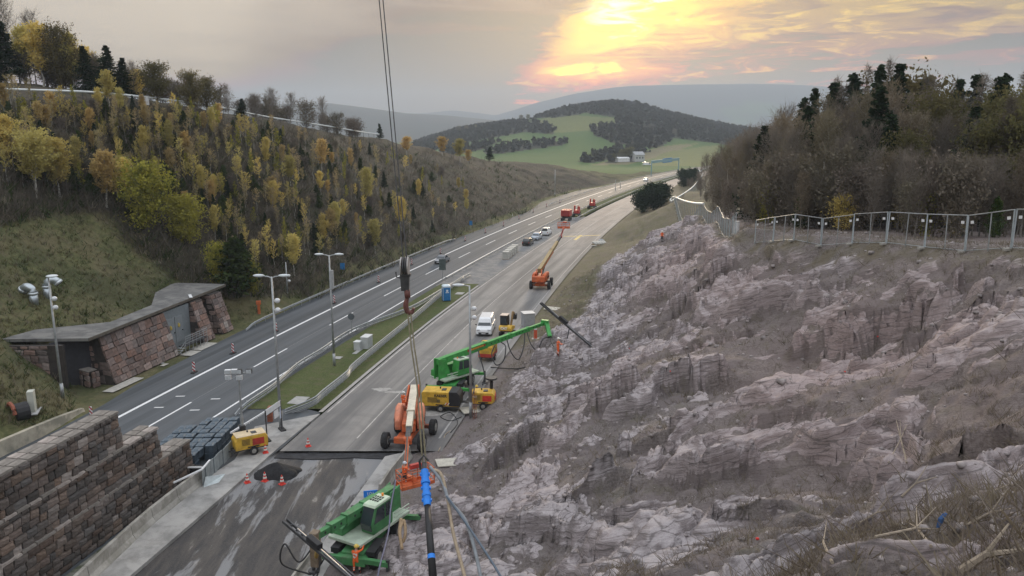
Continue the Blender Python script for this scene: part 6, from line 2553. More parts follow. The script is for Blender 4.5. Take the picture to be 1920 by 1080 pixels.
# ------------------------------------------------------------------ boom lifts
def boom_lift(name, loc, heading, label, boom_pts, basket_c, basket_rz, paint, hood, boom_mat, jib_mat, wheels_w=3.3, base_l=3.5, tower_back=True, slew=0.0):
    """boom_pts: world points base, knuckle, tip of the boom; basket_c: world centre of the basket floor"""
    e = empty(name, loc, 0, label, 'boom lift')
    frame(e, loc, heading)
    hw, hl = wheels_w / 2 - .25, base_l / 2
    MB().box((0, 0, .82), (1.15, base_l + .5, .45)).box((0, hl + .1, .75), (1.5, .35, .5)).box((0, -hl - .1, .75), (1.5, .35, .5)).build('chassis', paint, e, .05)
    for sy in (-1, 1):
        MB().box((0, sy * hl, .66), (wheels_w - .5, .34, .30)).cyl((-.5, sy * hl, .66), (.5, sy * hl, .66), .24, n=10).build('axle', RUST if sy < 0 else STEELD, e, .03)
        for sx in (-1, 1):
            wheel(e, (sx * hw, sy * hl, .64), .64, .48)
    MB().cyl((0, 0, 1.0), (0, 0, 1.3), .75, n=20).build('slew_ring', STEELD, e)
    # slewing upper works: local axis along the boom
    B = [local(e, p) for p in boom_pts]
    bd = (B[1] - B[0])
    a = math.atan2(bd.y, bd.x)
    fx = Vector((math.cos(a), math.sin(a), 0))
    sx_ = Vector((-fx.y, fx.x, 0))

    def loc2(x, s, z):
        return fx * x + sx_ * s + Vector((0, 0, z))
    m = MB()
    m.beam(loc2(-1.6, 0, 1.65), loc2(1.4, 0, 1.65), 1.1, .7)
    m.build('turntable', paint, e, .05)
    for s in (-1, 1):
        m = MB()
        rings = []
        for x, ww, h in ((-2.5, .35, .7), (-2.2, .55, 1.15), (-1.2, .66, 1.3), (.4, .62, 1.2), (1.0, .45, .75)):
            c = loc2(x, s * .88, 1.35)
            rings.append([tuple(c + sx_ * (dx * ww) + Vector((0, 0, dz * h))) for dx, dz in ((-.5, 0), (.5, 0), (.55, .5), (.42, .86), (.2, 1), (-.3, 1), (-.5, .9))])
        m.loft(rings)
        m.build('engine_hood', hood, e, .05, True)
        v = MB()
        for k in range(4):
            v.beam(loc2(-1.5 + k * .5, s * 1.24, 1.9), loc2(-1.25 + k * .5, s * 1.24, 1.9), .03, .25)
        v.build('vent_slots', BLACK, e)
    m = MB()
    m.beam(loc2(-2.9, 0, 1.75), loc2(-2.2, 0, 1.75), 2.1, 1.0)
    m.build('counterweight', hood, e, .18)
    m = MB()
    m.beam(loc2(-2.3, .42, 2.2), B[0] + sx_ * .42 - fx * .1, .14, .9)
    m.beam(loc2(-2.3, -.42, 2.2), B[0] - sx_ * .42 - fx * .1, .14, .9)
    m.build('boom_tower', paint, e, .03)
    # telescopic sections
    d = (B[1] - B[0])
    L = d.length
    d.normalize()
    for k, (f0, f1, w, h) in enumerate(((0, .55, .60, .72), (.08, .82, .48, .58), (.1, 1.0, .36, .44))):
        m = MB()
        m.beam(B[0] + d * L * f0, B[0] + d * L * f1, w, h)
        if k == 0:
            m.beam(B[0] + d * L * f1 - d * .12, B[0] + d * L * f1, w + .08, h + .08)
        o = m.build('boom_section', boom_mat if k < 2 else STEELD, e, .03)
        if k == 0:
            for s in (-1, 1):
                q = MB()
                n = B[0].lerp(B[1], .04)
                q.beam(n + sx_ * s * .36, B[0] + d * L * .54 + sx_ * s * .36, .05, .12)
                q.build('hose_track', paint, o)
    m = MB()
    m.cyl(loc2(.6, 0, 1.9), B[0] + d * L * .28 - Vector((0, 0, .2)), .12, n=10)
    m.build('lift_cylinder', STEELD, e)
    # jib
    J0, J1 = B[1], B[2]
    m = MB()
    m.beam(J0, J1, .24, .30)
    m.cyl(J0 - sx_ * .3, J0 + sx_ * .3, .22, n=12)
    m.build('jib', jib_mat, e, .02)
    m = MB()
    up2 = Vector((0, 0, .28))
    m.cyl(J0 + up2, J0.lerp(J1, .8) + up2 * .9, .05, n=8)
    m.build('jib_cylinder', STEELD, e)
    # basket
    c = local(e, basket_c)
    rb = basket_rz - e.rotation_euler.z
    cs, sn = math.cos(rb), math.sin(rb)

    def bp(x, y, z):
        return c + Vector((x * cs - y * sn, x * sn + y * cs, z))
    w, l, h = 2.3, .95, 1.1
    m = MB()
    m.box(c + Vector((0, 0, .04)), (w, l, .09), rb)
    for x in (-1, 1):
        for y in (-1, 1):
            m.cyl(bp(x * w / 2, y * l / 2, 0), bp(x * w / 2, y * l / 2, h), .035, n=6)
    for x in (-.33, .33):
        for y in (-1, 1):
            m.cyl(bp(x * w / 2, y * l / 2, 0), bp(x * w / 2, y * l / 2, h), .028, n=6)
    b = m.build('basket', ORANGE, e)
    m = MB()
    for z in (.38, .74, h):
        cor = [bp(-w / 2, -l / 2, z), bp(w / 2, -l / 2, z), bp(w / 2, l / 2, z), bp(-w / 2, l / 2, z)]
        for i in range(4):
            m.cyl(cor[i], cor[(i + 1) % 4], .028, n=6)
    for y in (-1, 1):
        m.beam(bp(-w / 2, y * l / 2, .12), bp(w / 2, y * l / 2, .12), .03, .2)
    m.build('guard_rail', ORANGE, b)
    m = MB()
    m.box(bp(.2, l / 2 - .12, h + .02), (.8, .28, .3), rb)
    m.build('control_panel', REDP, b, .03)
    m = MB()
    m.beam(J1, c + Vector((0, 0, .3)), .3, .3)
    m.build('basket_mount', paint, e)
    return e


c1 = (at(722, 842) + at(798, 842) + at(740, 812) + at(815, 811)) / 4
hd = -road_dir(c1.y)
b0 = atd(777, 728, 66.5)
b1 = atd(764, 824, 57.2)
jb = atd(760, 893, 52.2)
boom_lift('boom_lift', (c1.x, c1.y, .012), hd, 'orange boom lift with cream boom reaching down towards the viewer', [b0, b1, jb], atd(779, 908, 50.6), .55, ORANGE, SALMON, CREAM, ORANGE, 3.5, 3.4)
c2 = at(1015, 538)
hd = (at(1058, 470) - c2).normalized()
hd = Vector((hd.x, hd.y, 0)).normalized()
b0 = c2 + Vector((-.2, 0, 2.9)) - hd * 1.3
b1 = atd(1051, 444, 144.0)
b2 = atd(1056, 430, 148.0)
boom_lift('boom_lift', (c2.x, c2.y, .012), hd, 'small orange boom lift on the carriageway with its boom raised away', [b0, b1, b2], atd(1057, 428, 149.0), -.1, ORANGE, ORANGE, M('boom_brown', (.30, .22, .10), .6, .15, 2, dirt=.3), REDP, 3.4, 3.4)


# ------------------------------------------------------------------ telehandlers
def telehandler(name, loc, heading, label, boom_dir, boom_len, boom_el, upper_rz, legs=True, cab_side=1, worn=False, pivot_h=2.75):
    """rotating telehandler; boom_dir is a world ground direction, boom_el its elevation"""
    g = GREEND if worn else GREEN
    e = empty(name, loc, 0, label, 'telehandler')
    frame(e, loc, heading)
    MB().box((0, 0, .95), (1.3, 4.6, .55)).box((0, 2.35, .85), (1.7, .5, .5)).box((0, -2.35, .85), (1.7, .5, .5)).build('chassis', g, e, .06)
    for sy in (-1, 1):
        MB().box((0, sy * 1.5, .66), (1.9, .3, .28)).build('axle', STEELD, e, .03)
        for sx in (-1, 1):
            wheel(e, (sx * 1.02, sy * 1.5, .62), .62, .44)
            MB().box((sx * 1.02, sy * 1.5, 1.33), (.52, 1.5, .06)).box((sx * 1.02, sy * (1.5 + .7), 1.2), (.52, .06, .3)).build('mudguard', BLACK, e, .02)
    if legs:
        for sy in (-1, 1):
            for sx in (-1, 1):
                m = MB()
                m.beam((sx * .5, sy * 2.45, .95), (sx * 2.2, sy * 2.6, .98), .24, .28)
                lg = m.build('stabiliser', g, e, .02)
                MB().cyl((sx * 2.15, sy * 2.6, 1.25), (sx * 2.15, sy * 2.6, .1), .10, n=8).cyl((sx * 2.15, sy * 2.6, .0), (sx * 2.15, sy * 2.6, .1), .3, n=12).build('stabiliser_foot', STEELD, lg)
    MB().cyl((0, 0, 1.2), (0, 0, 1.5), .65, n=18).build('slew_ring', STEELD, e)
    a = math.atan2(boom_dir[1], boom_dir[0]) - e.rotation_euler.z
    fx = Vector((math.cos(a), math.sin(a), 0))
    sx_ = Vector((-fx.y, fx.x, 0)) * cab_side

    def P(x, s, z):
        return fx * x + sx_ * s + Vector((0, 0, z))
    m = MB()
    m.beam(P(-2.4, 0, 1.62), P(2.1, 0, 1.62), 2.25, .18)
    m.build('deck', PALEGREEN, e, .03)
    # engine side body and rear posts
    m = MB()
    m.loft([[tuple(P(x, s, z)) for s, z in ((-.35, 1.7), (-1.12, 1.7), (-1.12, 1.7 + h), (-.95, 1.78 + h), (-.35, 1.78 + h))] for x, h in ((-2.3, .55), (-1.6, .85), (.6, .8), (1.8, .35))])
    m.build('engine_cover', g, e, .05)
    m = MB()
    for k in range(5):
        m.beam(P(-1.6 + k * .35, -1.14, 2.1), P(-1.4 + k * .35, -1.14, 2.1), .03, .4)
    m.build('grille', BLACK, e)
    for s in (-.34, .34):
        m = MB()
        q = [P(-2.55, s, 1.6), P(-1.0, s, 1.6), P(-1.6, s, pivot_h + .2), P(-2.5, s, pivot_h + .35)]
        m.loft([[tuple(p - sx_ * .05) for p in q], [tuple(p + sx_ * .05) for p in q]])
        m.build('boom_cheek', g, e, .02)
    # boom
    dirv = fx * math.cos(boom_el) + Vector((0, 0, math.sin(boom_el)))
    p0 = P(-2.35, 0, pivot_h)
    secs = ((0, .42, .52, .62), (.1, .66, .44, .52), (.12, .84, .37, .44), (.14, 1.0, .30, .36))
    first = None
    for k, (f0, f1, w, h) in enumerate(secs):
        m = MB()
        m.beam(p0 + dirv * boom_len * f0, p0 + dirv * boom_len * f1, w, h)
        m.beam(p0 + dirv * (boom_len * f1 - .18), p0 + dirv * boom_len * f1, w + .07, h + .07)
        o = m.build('boom_section', g, e, .02)
        if k == 0:
            first = o
        else:
            hs = MB()
            n0 = boom_len * (secs[k - 1][1] + .02)
            kk = int((boom_len * f1 - n0) / .5)
            for j in range(kk):
                for s in (-1, 1):
                    q = p0 + dirv * (n0 + .3 + j * .5) + sx_ * s * (w / 2 + .004)
                    hs.cyl(q - sx_ * .006, q + sx_ * .006, .075, n=8)
            if kk > 0:
                hs.build('boom_hole', BLACK, o)
    tip = p0 + dirv * boom_len
    m = MB()
    m.cyl(P(-.3, 0, 1.9), p0 + dirv * 2.6 - Vector((0, 0, .3)), .1, n=8)
    m.build('lift_cylinder', STEELD, e)
    # cab
    c0 = .72
    m = MB()
    prof = [(-.75, 1.75), (.95, 1.75), (1.10, 2.35), (.72, 3.25), (-.62, 3.3), (-.8, 2.4)]
    m.loft([[tuple(P(x, c0 - .42, z)) for x, z in prof], [tuple(P(x, c0 + .42, z)) for x, z in prof]])
    cab = m.build('cab', g, e, .05)
    m = MB()
    gp = [(1.06, 2.15), (1.115, 2.36), (.74, 3.18), (.70, 3.18)]
    m.loft([[tuple(P(1.02, c0 - .36, 1.95)), tuple(P(1.14, c0 - .36, 2.36)), tuple(P(.765, c0 - .36, 3.2)), tuple(P(.70, c0 - .36, 3.2))], [tuple(P(1.02, c0 + .36, 1.95)), tuple(P(1.14, c0 + .36, 2.36)), tuple(P(.765, c0 + .36, 3.2)), tuple(P(.70, c0 + .36, 3.2))]])
    m.build('windscreen', GLASS, cab)
    m = MB()
    q = [(-.05, 2.35), (.88, 2.35), (.58, 3.15), (-.05, 3.18)]
    q2 = [(-.66, 2.4), (-.15, 2.35), (-.15, 3.18), (-.55, 3.18)]
    for qq in (q, q2):
        m.loft([[tuple(P(x, c0 + .415, z)) for x, z in qq], [tuple(P(x, c0 + .435, z)) for x, z in qq]])
    m.build('side_window', GLASS, cab)
    m = MB()
    m.loft([[tuple(P(-.66, c0 + s * .44, 3.28)) for s in (-1, 1)] + [tuple(P(.80, c0 + s * .44, 3.24)) for s in (1, -1)], [tuple(P(-.6, c0 + s * .40, 3.40)) for s in (-1, 1)] + [tuple(P(.7, c0 + s * .40, 3.36)) for s in (1, -1)]])
    rf = m.build('cab_roof', M('roof_pale_green', (.50, .60, .46), .6, .1, 2, dirt=.3), cab, .02)
    m = MB()
    for i in range(3):
        for j in range(4):
            m.beam(P(-.3 + i * .22, c0 - .3 + j * .16, 3.40), P(-.17 + i * .22, c0 - .3 + j * .16, 3.395), .09, .03)
    m.build('roof_lettering', BLACK, rf)
    m = MB()
    m.cyl(P(-.45, c0, 3.38), P(-.45, c0, 3.55), .07, n=8)
    m.build('beacon', M('beacon_orange', (.8, .25, .03), .4), cab)
    m = MB()
    for z in (2.0, 2.25):
        m.cyl(P(-2.2, c0 + .5, z), P(-.85, c0 + .5, z), .035, n=6)
    m.build('hand_rail', PALEGREEN, e)
    return e, e.matrix_basis, tip


# working telehandler with drill mast on the slope side
T1 = at(856, 730)
tipw = atd(1020, 606, 84)
bd = Vector((tipw.x - T1.x, tipw.y - T1.y, 0)).normalized()
base_p = Vector((T1.x, T1.y, .012)) - bd * 2.35 + Vector((0, 0, 3.3))
blen = (tipw - base_p).length
bel = math.asin((tipw.z - base_p.z) / blen)
t1, _, tip1 = telehandler('telehandler', (T1.x, T1.y, .012), Vector((.25, 1, 0)), 'green telehandler reaching over the slope with a long perforated boom', bd, blen, bel, 0, True, -1, False, 3.3)
st = MB()
n_ = local(t1, base_p + (tipw - base_p) * .24)
q_ = local(t1, base_p + (tipw - base_p) * .40)
sdv = (q_ - n_).cross(Vector((0, 0, 1))).normalized()
st.beam(n_ + sdv * .275 + Vector((0, 0, .12)), q_ + sdv * .275 + Vector((0, 0, .12)), .02, .2)
st.build('boom_stripe', REDP, t1)
st = MB()
for i in range(12):
    a_ = n_.lerp(q_, .12 + i * .065)
    st.beam(a_ + sdv * .288 + Vector((0, 0, .12)), n_.lerp(q_, .16 + i * .065) + sdv * .288 + Vector((0, 0, .12)), .012, .09 + .04 * (i % 2))
st.build('boom_lettering', M('letter_yellow', (.75, .55, .05), .6), t1)
# drop arm and drill mast
arm_end = atd(1031, 632, 82.5)
m = MB()
a_, b_ = local(t1, tipw), local(t1, arm_end)
m.beam(a_ + Vector((-.3, 0, .15)), a_ + Vector((.5, 0, .1)), .5, .5)
m.beam(a_ + Vector((.3, 0, 0)), b_, .42, .42)
m.build('drop_arm', GREEN, t1, .04)


def drill_mast(p_top, p_bot, label, hold):
    e = empty('drill_mast', p_bot, 0, label, 'drill')
    a, b = Vector((0, 0, 0)), Vector(p_top) - Vector(p_bot)
    d = b.normalized()
    s = d.cross(Vector((0, 0, 1))).normalized()
    m = MB()
    for k in (-.13, .13):
        m.beam(a + s * k, b + s * k, .07, .16)
    L = b.length
    for k in range(int(L / .5)):
        m.beam(a + d * (.3 + k * .5) - s * .13, a + d * (.3 + k * .5) + s * .13, .05, .1)
    m.build('mast_rail', STEELD, e)
    m = MB()
    m.cyl(a - d * .3, a + d * L * .8 + Vector((0, 0, .14)), .055, n=8)
    m.build('drill_rod', M('rod_steel', (.22, .22, .23), .4, .15, 3, metal=.8), e)
    m = MB()
    c = a + d * L * .55 + Vector((0, 0, .22))
    m.beam(c - d * .55, c + d * .45, .34, .32)
    m.build('drill_head', BLACK, e, .04)
    m = MB()
    h = Vector(hold) - Vector(p_bot)
    m.beam(a + d * L * .5 - Vector((0, 0, .1)), h, .16, .2)
    m.build('holder', M('holder_yellow', (.45, .30, .05), .6, .2, 3, dirt=.4), e)
    return e


pm = hit(1108, 650)
drill_mast(atd(1014, 568, depth_of(pm) + 2), pm + Vector((0, 0, .1)), 'long black drill mast set against the rock face', atd(1062, 604, depth_of(pm) + 1))

# hoses hanging from the long boom
def hose(pts, r, label, mat=HOSE, name='hose', cat='hose', grp=None, n=8):
    P0 = Vector(pts[0])
    m = MB()
    m.tube([p - P0 for p in curve(pts, n)], r, 7)
    o = m.build(name, mat, None, smooth=True)
    o.location = P0
    return tag(o, label, cat, grp)


bl = lambda f, dz=0: base_p + (tipw - base_p) * f + Vector((0, 0, dz))
hose([bl(.36, -.3), atd(898, 662, 76), atd(908, 700, 75), atd(905, 722, 74)], .06, 'black hose hanging from the boom beside the lamp pole')
hose([bl(.56, -.3), atd(948, 650, 78), atd(944, 676, 77), atd(930, 684, 76), atd(922, 664, 77), atd(928, 648, 78)], .06, 'black hose loop below the middle of the boom')
hose([bl(.62, -.3), atd(958, 660, 79), atd(972, 674, 79), atd(982, 650, 80), bl(.8, -.25)], .06, 'wide black hose loop below the outer boom')
hose([bl(.82, -.25), atd(996, 646, 80), atd(1008, 656, 80), atd(1018, 636, 81), arm_end], .06, 'black hose from the outer boom to the drop arm')
hose([arm_end, atd(1038, 650, 79), atd(1052, 658, 79), atd(1062, 640, 79), atd(1068, 612, 80)], .06, 'black hose from the drop arm to the drill mast')
hose([atd(882, 665, 72), atd(884, 700, 71), atd(889, 728, 70), atd(886, 742, 69)], .06, 'black hose running down beside the telehandler cab')

# near telehandler with its drill
T2 = at(693, 1032, .1)
bd2 = (atd(602, 985, 41.5) - atd(735, 930, 47)).normalized()
bd2 = Vector((bd2.x, bd2.y, 0)).normalized()
t2, _, tip2 = telehandler('telehandler', (T2.x, T2.y, .06), Vector((-.05, -1, 0)) * 1.0 + bd2 * .6, 'green telehandler with dusty cab at the bottom of the picture', bd2, 6.6, R(2), 0, True, 1, True, 2.75)
t2.scale = (1.06, 1.06, 1.06)
tw = t2.location + Matrix.Rotation(t2.rotation_euler.z, 3, 'Z') @ (tip2 * 1.06)
m = MB()
lt = tip2
m.beam(lt + Vector((0, 0, .3)), lt + Vector((0, 0, -1.6)), .42, .5, (0, 1, 0))
m.build('tool_carrier', M('carrier_brown', (.20, .155, .11), .8, .25, 3, dirt=.5), t2, .03)
pb = atd(662, 1085, 37.5)
drill_mast(atd(534, 976, 41.0), pb, 'long grey drill mast lying before the near telehandler', tw + Vector((0, 0, -1.2)))
hose([tw + Vector((0, 0, -.4)), tw + Vector((-.8, -.5, -1.2)), tw + Vector((-1.6, -.2, -.3)), tw + Vector((-1.9, 0, -1.6)), tw + Vector((-.4, .2, -2.4))], .05, 'black hose bundle at the near telehandler tool', n=10)
hose([tw + Vector((.3, 0, -.6)), tw + Vector((.2, -.4, -1.9)), tw + Vector((-.3, -.3, -2.5)), tw + Vector((.4, .1, -1.4))], .045, 'black hose coil below the near telehandler boom', n=10)
rp = t2.location + Vector((2.8, 1.2, 2.0))
hose([atd(752, 972, 44), atd(749, 1000, 43.6), atd(755, 1016, 43.5), atd(760, 1000, 43.6), atd(757, 976, 44), atd(750, 996, 43.5), atd(754, 1030, 43)], .09, 'tan rope bundle hanging at the near telehandler', M('rope_tan', (.36, .26, .16), .9, .2, 8), 'rope', 'rope')


# ------------------------------------------------------------------ trailer plant
def trailer(name, loc, heading, label, size, body_mat, lower=None, cat='compressor', letter=None, panel=None, dark_end=False):
    l, w, h = size
    e = empty(name, loc, 0, label, cat)
    frame(e, loc, heading)
    m = MB()
    prof = [(-l / 2, .55), (l / 2, .55), (l / 2, .55 + h * .72), (l / 2 - .25, .55 + h), (-l / 2 + .2, .55 + h), (-l / 2, .55 + h * .8)]
    m.loft([[(s * w / 2, y, z) for y, z in prof] for s in (-1, 1)])
    b = m.build('hood', body_mat, e, .06)
    MB().box((0, 0, .55), (w * .96, l * .98, .14)).build('frame', STEELD, e)
    if lower:
        MB().box((0, 0, .78), (w + .02, l + .02, .42)).build('lower_panel', lower, e, .03)
    for s in (-1, 1):
        wheel(e, (s * (w / 2 - .02), -.1, .34), .34, .22, lugs=10)
        MB().box((s * (w / 2 - .02), -.1, .72), (.26, .9, .05)).build('mudguard', BLACK, e, .02)
    m = MB()
    m.beam((-.3, l / 2, .5), (0, l / 2 + 1.2, .5), .09, .09).beam((.3, l / 2, .5), (0, l / 2 + 1.2, .5), .09, .09).cyl((0, l / 2 + 1.0, .5), (0, l / 2 + 1.0, .02), .05, n=8)
    m.build('drawbar', STEELD, e)
    if dark_end:
        m = MB()
        pr = [(-l / 2 - .06, .6), (-l / 2 + .95, .6), (-l / 2 + .95, .58 + h), (-l / 2 + .2, .58 + h), (-l / 2 - .06, .55 + h * .8)]
        m.loft([[(s * (w / 2 + .02), y, z) for y, z in pr] for s in (-1, 1)])
        m.build('cooler_end', BLACK, e, .04)
    for s in (-1, 1):
        m = MB()
        for k in range(5):
            m.box((s * (w / 2 + .012), l * .18, .95 + k * .1), (.02, l * .25, .045))
        m.build('louvre', M('louvre_dark', (.12, .09, .03), .7), b)
    MB().cyl((.2, .1, .5 + h), (.2, .1, .72 + h), .07, n=8).box((-.1, -.3, .58 + h), (.5, .4, .08)).build('exhaust', STEELD, e)
    if panel:
        MB().box((w / 2 + .015, -l * .2, .55 + h * .5), (.03, l * .36, h * .5)).box((-w / 2 - .015, -l * .2, .55 + h * .5), (.03, l * .36, h * .5)).box((0, -l / 2 - .015, .55 + h * .45), (w * .8, .03, h * .5)).build('red_panel', panel, e)
    if letter:
        for s in (-1, 1):
            text(letter, .34, BLACK, e, (s * (w / 2 + .012), -.1, .55 + h * .74), (math.pi / 2, 0, s * math.pi / 2), bold=.012)
            MB().box((s * (w / 2 + .015), .1, .55 + h * .38), (.02, .3, .3)).build('sticker', M('sticker_grey', (.16, .12, .05), .7), e)
            for k in range(3):
                o = MB().box((s * (w / 2 + .02), -.55 - k * .14, .55 + h * .2), (.02, .07, .26), rx=.6).build('hazard_stripe', REDC if k % 2 else WHITEP, e)
    return e


p = at(828, 767)
trailer('compressor', (p.x, p.y, .012), Vector((-1, .12, 0)), 'large yellow mobile compressor with dark cooler end beside the green telehandler', (3.6, 1.7, 1.35), YELLOW, letter='KAESER', dark_end=True)
p = at(905, 766)
z = max(drop(p.x, p.y), 0)
trailer('compressor', (p.x, p.y, z + .03), Vector((-1, .05, 0)), 'small yellow compressor with red panel under the slope lamp', (2.3, 1.4, 1.05), YELLOW, panel=REDC)
e = empty('muffler_stand', (p.x + .8, p.y + .6, z + 1.6), 0, 'black exhaust stand on the small yellow compressor', 'exhaust')
MB().cyl((0, 0, 0), (0, 0, .9), .16, n=10).build('pipe', BLACK, e)
MB().cyl((0, 0, .95), (0, 0, 1.1), .55, n=14).build('cap', STEELD, e)
p = at(915, 674)
trailer('compressor', (p.x, p.y, .012), Vector((.2, 1, 0)), 'yellow compressor with red lower panels behind the long boom', (2.4, 1.6, 1.4), YELLOW, lower=REDP)

# light tower trailer
p = at(470, 848)
e = trailer('light_tower', (p.x, p.y, .02), Vector((-.85, -.55, 0)), 'yellow light tower trailer with tall mast and floodlights beside the crates', (2.5, 1.35, 1.05), YELLOW, cat='light tower', panel=REDP)
MB().box((0, 0, 1.62), (1.3, 2.3, .04)).build('top_cover', M('cover_cream', (.62, .50, .33), .6, .1, 2, dirt=.3), e, .02)
mb_ = local(e, at(459, 845))
q = atd(447, 700, (depth_of(at(459, 845))) - 1.0)
ql = local(e, q)
bx = Vector((ql.x, ql.y, .0))
hz = ql.z
m = MB()
m.cyl((bx.x, bx.y, .9), (bx.x, bx.y, hz * .45), .11, n=8).cyl((bx.x, bx.y, hz * .4), (bx.x, bx.y, hz * .75), .085, n=8).cyl((bx.x, bx.y, hz * .7), (bx.x, bx.y, hz), .06, n=8)
m.build('mast', STEEL, e)
MB().box((bx.x, bx.y, 1.75), (.45, .4, .5)).build('winch', BLACK, e, .02)
m = MB()
ax_ = Matrix.Rotation(-e.rotation_euler.z, 3, 'Z') @ Vector((1, .1, 0))
fx_ = Vector((ax_.y, -ax_.x, 0))
m.beam(bx - ax_ * .9 + Vector((0, 0, hz)), bx + ax_ * .9 + Vector((0, 0, hz)), .08, .08)
cb = m.build('crossbar', STEEL, e)
for k, (dx, dz, mt) in enumerate(((-.75, .2, WHITEP), (-.75, -.25, WHITEP), (.1, .2, BLACK), (.1, -.3, WHITEP), (.85, .2, BLACK), (-.25, .22, WHITEP))):
    c_ = bx + ax_ * dx + fx_ * .15 + Vector((0, 0, hz + dz))
    ra_ = math.atan2(ax_.y, ax_.x)
    o = MB().box(c_, (.46, .25, .36), ra_).build('floodlight', mt, cb, .03)
    MB().box(c_ + fx_ * .135, (.40, .02, .30), ra_).build('lens', M('lens_pale', (.5, .53, .55), .2), o)

# ------------------------------------------------------------------ road vehicles
def car(name, loc, heading, label, L=4.5, Wd=1.8, H=1.5, paint=None, shape='sedan', cat='car', lights=False):
    e = empty(name, loc, 0, label, cat)
    frame(e, loc, heading)
    w = Wd / 2
    # side profile y (front +), z ; lower body
    f, r = L / 2, -L / 2
    if shape == 'sedan':
        hood, roof0, roof1, boot = .68, .15, -.22, .72
        ys = [(f, .45, .62), (f - .15, .62, .66), (f - .9, .70, .72), (f - 1.25, .86, .74), (.25, .90, .76), (-1.0, .92, .76), (r + .75, .95, .74), (r + .15, .93, .72), (r, .72, .66)]
        cabp = [(f - 1.3, .86), (f - 2.15, H - .05), (f - 2.5, H), (r + 1.5, H - .04), (r + .75, .95)]
    elif shape == 'suv':
        ys = [(f, .5, .66), (f - .12, .78, .72), (f - .9, .92, .76), (f - 1.2, 1.0, .78), (.2, 1.02, .79), (-1.0, 1.04, .79), (r + .5, 1.05, .78), (r + .08, 1.0, .76), (r, .7, .72)]
        cabp = [(f - 1.15, 1.0), (f - 1.8, H - .04), (f - 2.2, H), (r + .7, H - .03), (r + .2, 1.04)]
    else:
        ys = [(f, .55, .70), (f - .1, .85, .76), (f - .55, 1.05, .80), (f - .95, 1.12, .82), (.2, 1.12, .83), (-1.0, 1.12, .83), (r + .5, 1.12, .83), (r + .05, 1.12, .82), (r, .9, .80)]
        cabp = [(f - .9, 1.1), (f - 1.6, H - .08), (f - 2.0, H), (r + .15, H), (r + .03, 1.1)]
    m = MB()
    k = w / .8
    rings = []
    for y, zt, hw in ys:
        hw *= k * (.95 if shape != 'sedan' else 1)
        hw = min(hw * 1.08, w)
        rings.append([(-hw, y, .30), (-hw * 1.0, y, zt * .62), (-hw * .93, y, zt), (hw * .93, y, zt), (hw, y, zt * .62), (hw, y, .30)])
    m.loft(rings)
    b = m.build('body', paint, e, .05, True)
    m = MB()
    ci = [(y, z) for y, z in cabp]
    hw0, hw1 = w * .90, w * .74
    z0 = min(z for _, z in ci)
    z1 = max(z for _, z in ci)
    wid = lambda z: hw0 + (hw1 - hw0) * (z - z0) / (z1 - z0)
    m.loft([[(-wid(z), y, z) for y, z in ci], [(wid(z), y, z) for y, z in ci]])
    c = m.build('cabin', paint, e, .05)
    # glass: windscreen, rear, side
    def pane(nm, pts):
        mm = MB()
        mm.quad(*pts)
        mm.build(nm, GLASS, c)
    (ya, za), (yb, zb) = ci[0], ci[1]
    g = .012
    n = Vector((0, zb - za, ya - yb)).normalized() * g * (1 if ya > yb else -1)
    pane('windscreen', [(-wid(za) * .92, ya - .05 + n.y, za + .05 + n.z), (wid(za) * .92, ya - .05 + n.y, za + .05 + n.z), (wid(zb) * .9, yb + n.y, zb - .03 + n.z), (-wid(zb) * .9, yb + n.y, zb - .03 + n.z)])
    if shape != 'van' or True:
        (yc, zc), (yd, zd) = ci[-1], ci[-2]
        pane('rear_window', [(-wid(zc) * .85, yc - .015, zc + .06), (wid(zc) * .85, yc - .015, zc + .06), (wid(zd) * .85, yd - .02 - .01, zd - .06), (-wid(zd) * .85, yd - .02 - .01, zd - .06)])
    ym0 = ci[2][0] if shape != 'van' else ci[1][0]
    for s in (-1, 1):
        zs, zt = z0 + .12, z1 - .10
        pane('side_window', [(s * (wid(zs) + g), ci[0][0] - .35, zs), (s * (wid(zs) + g), .05 if shape != 'van' else ci[0][0] - 1.3, zs), (s * (wid(zt) + g), .0 if shape != 'van' else ci[0][0] - 1.3, zt), (s * (wid(zt) + g), ci[1][0] - .12, zt)])
        if shape != 'van':
            pane('side_window', [(s * (wid(zs) + g), -.05, zs), (s * (wid(zs) + g), ci[-1][0] + .55, zs), (s * (wid(zt) + g), ci[-2][0] + .25, zt), (s * (wid(zt) + g), -.1, zt)])
        MB().box((s * (w + .08), ci[0][0] - .35, z0 + .12), (.2, .1, .14)).build('mirror', BLACK if shape == 'van' else paint, e, .03)
        hl = MB().box((s * w * .68, f - .06, .68 if shape == 'sedan' else .84), (.38, .14, .14)).build('headlight', M('headlamp_on', (.8, .8, .75), .2, 0, 1, emit=(1, .95, .8, 6.0)) if lights else M('headlamp', (.55, .57, .6), .15, .05, 2), e, .02)
        MB().box((s * w * .78, r + .05, .78), (.22, .12, .2)).build('tail_light', M('tail_red', (.35, .02, .02), .3), e)
        for y in (f - .85, r + .85):
            wheel(e, (s * (w - .1), y, .33), .33, .2, lugs=0)
    MB().box((0, f - .02, .45), (Wd * .62, .1, .2)).build('grille', BLACK, e)
    MB().box((0, f + .03, .40), (.5, .03, .11)).build('number_plate', WHITEP, e)
    return e


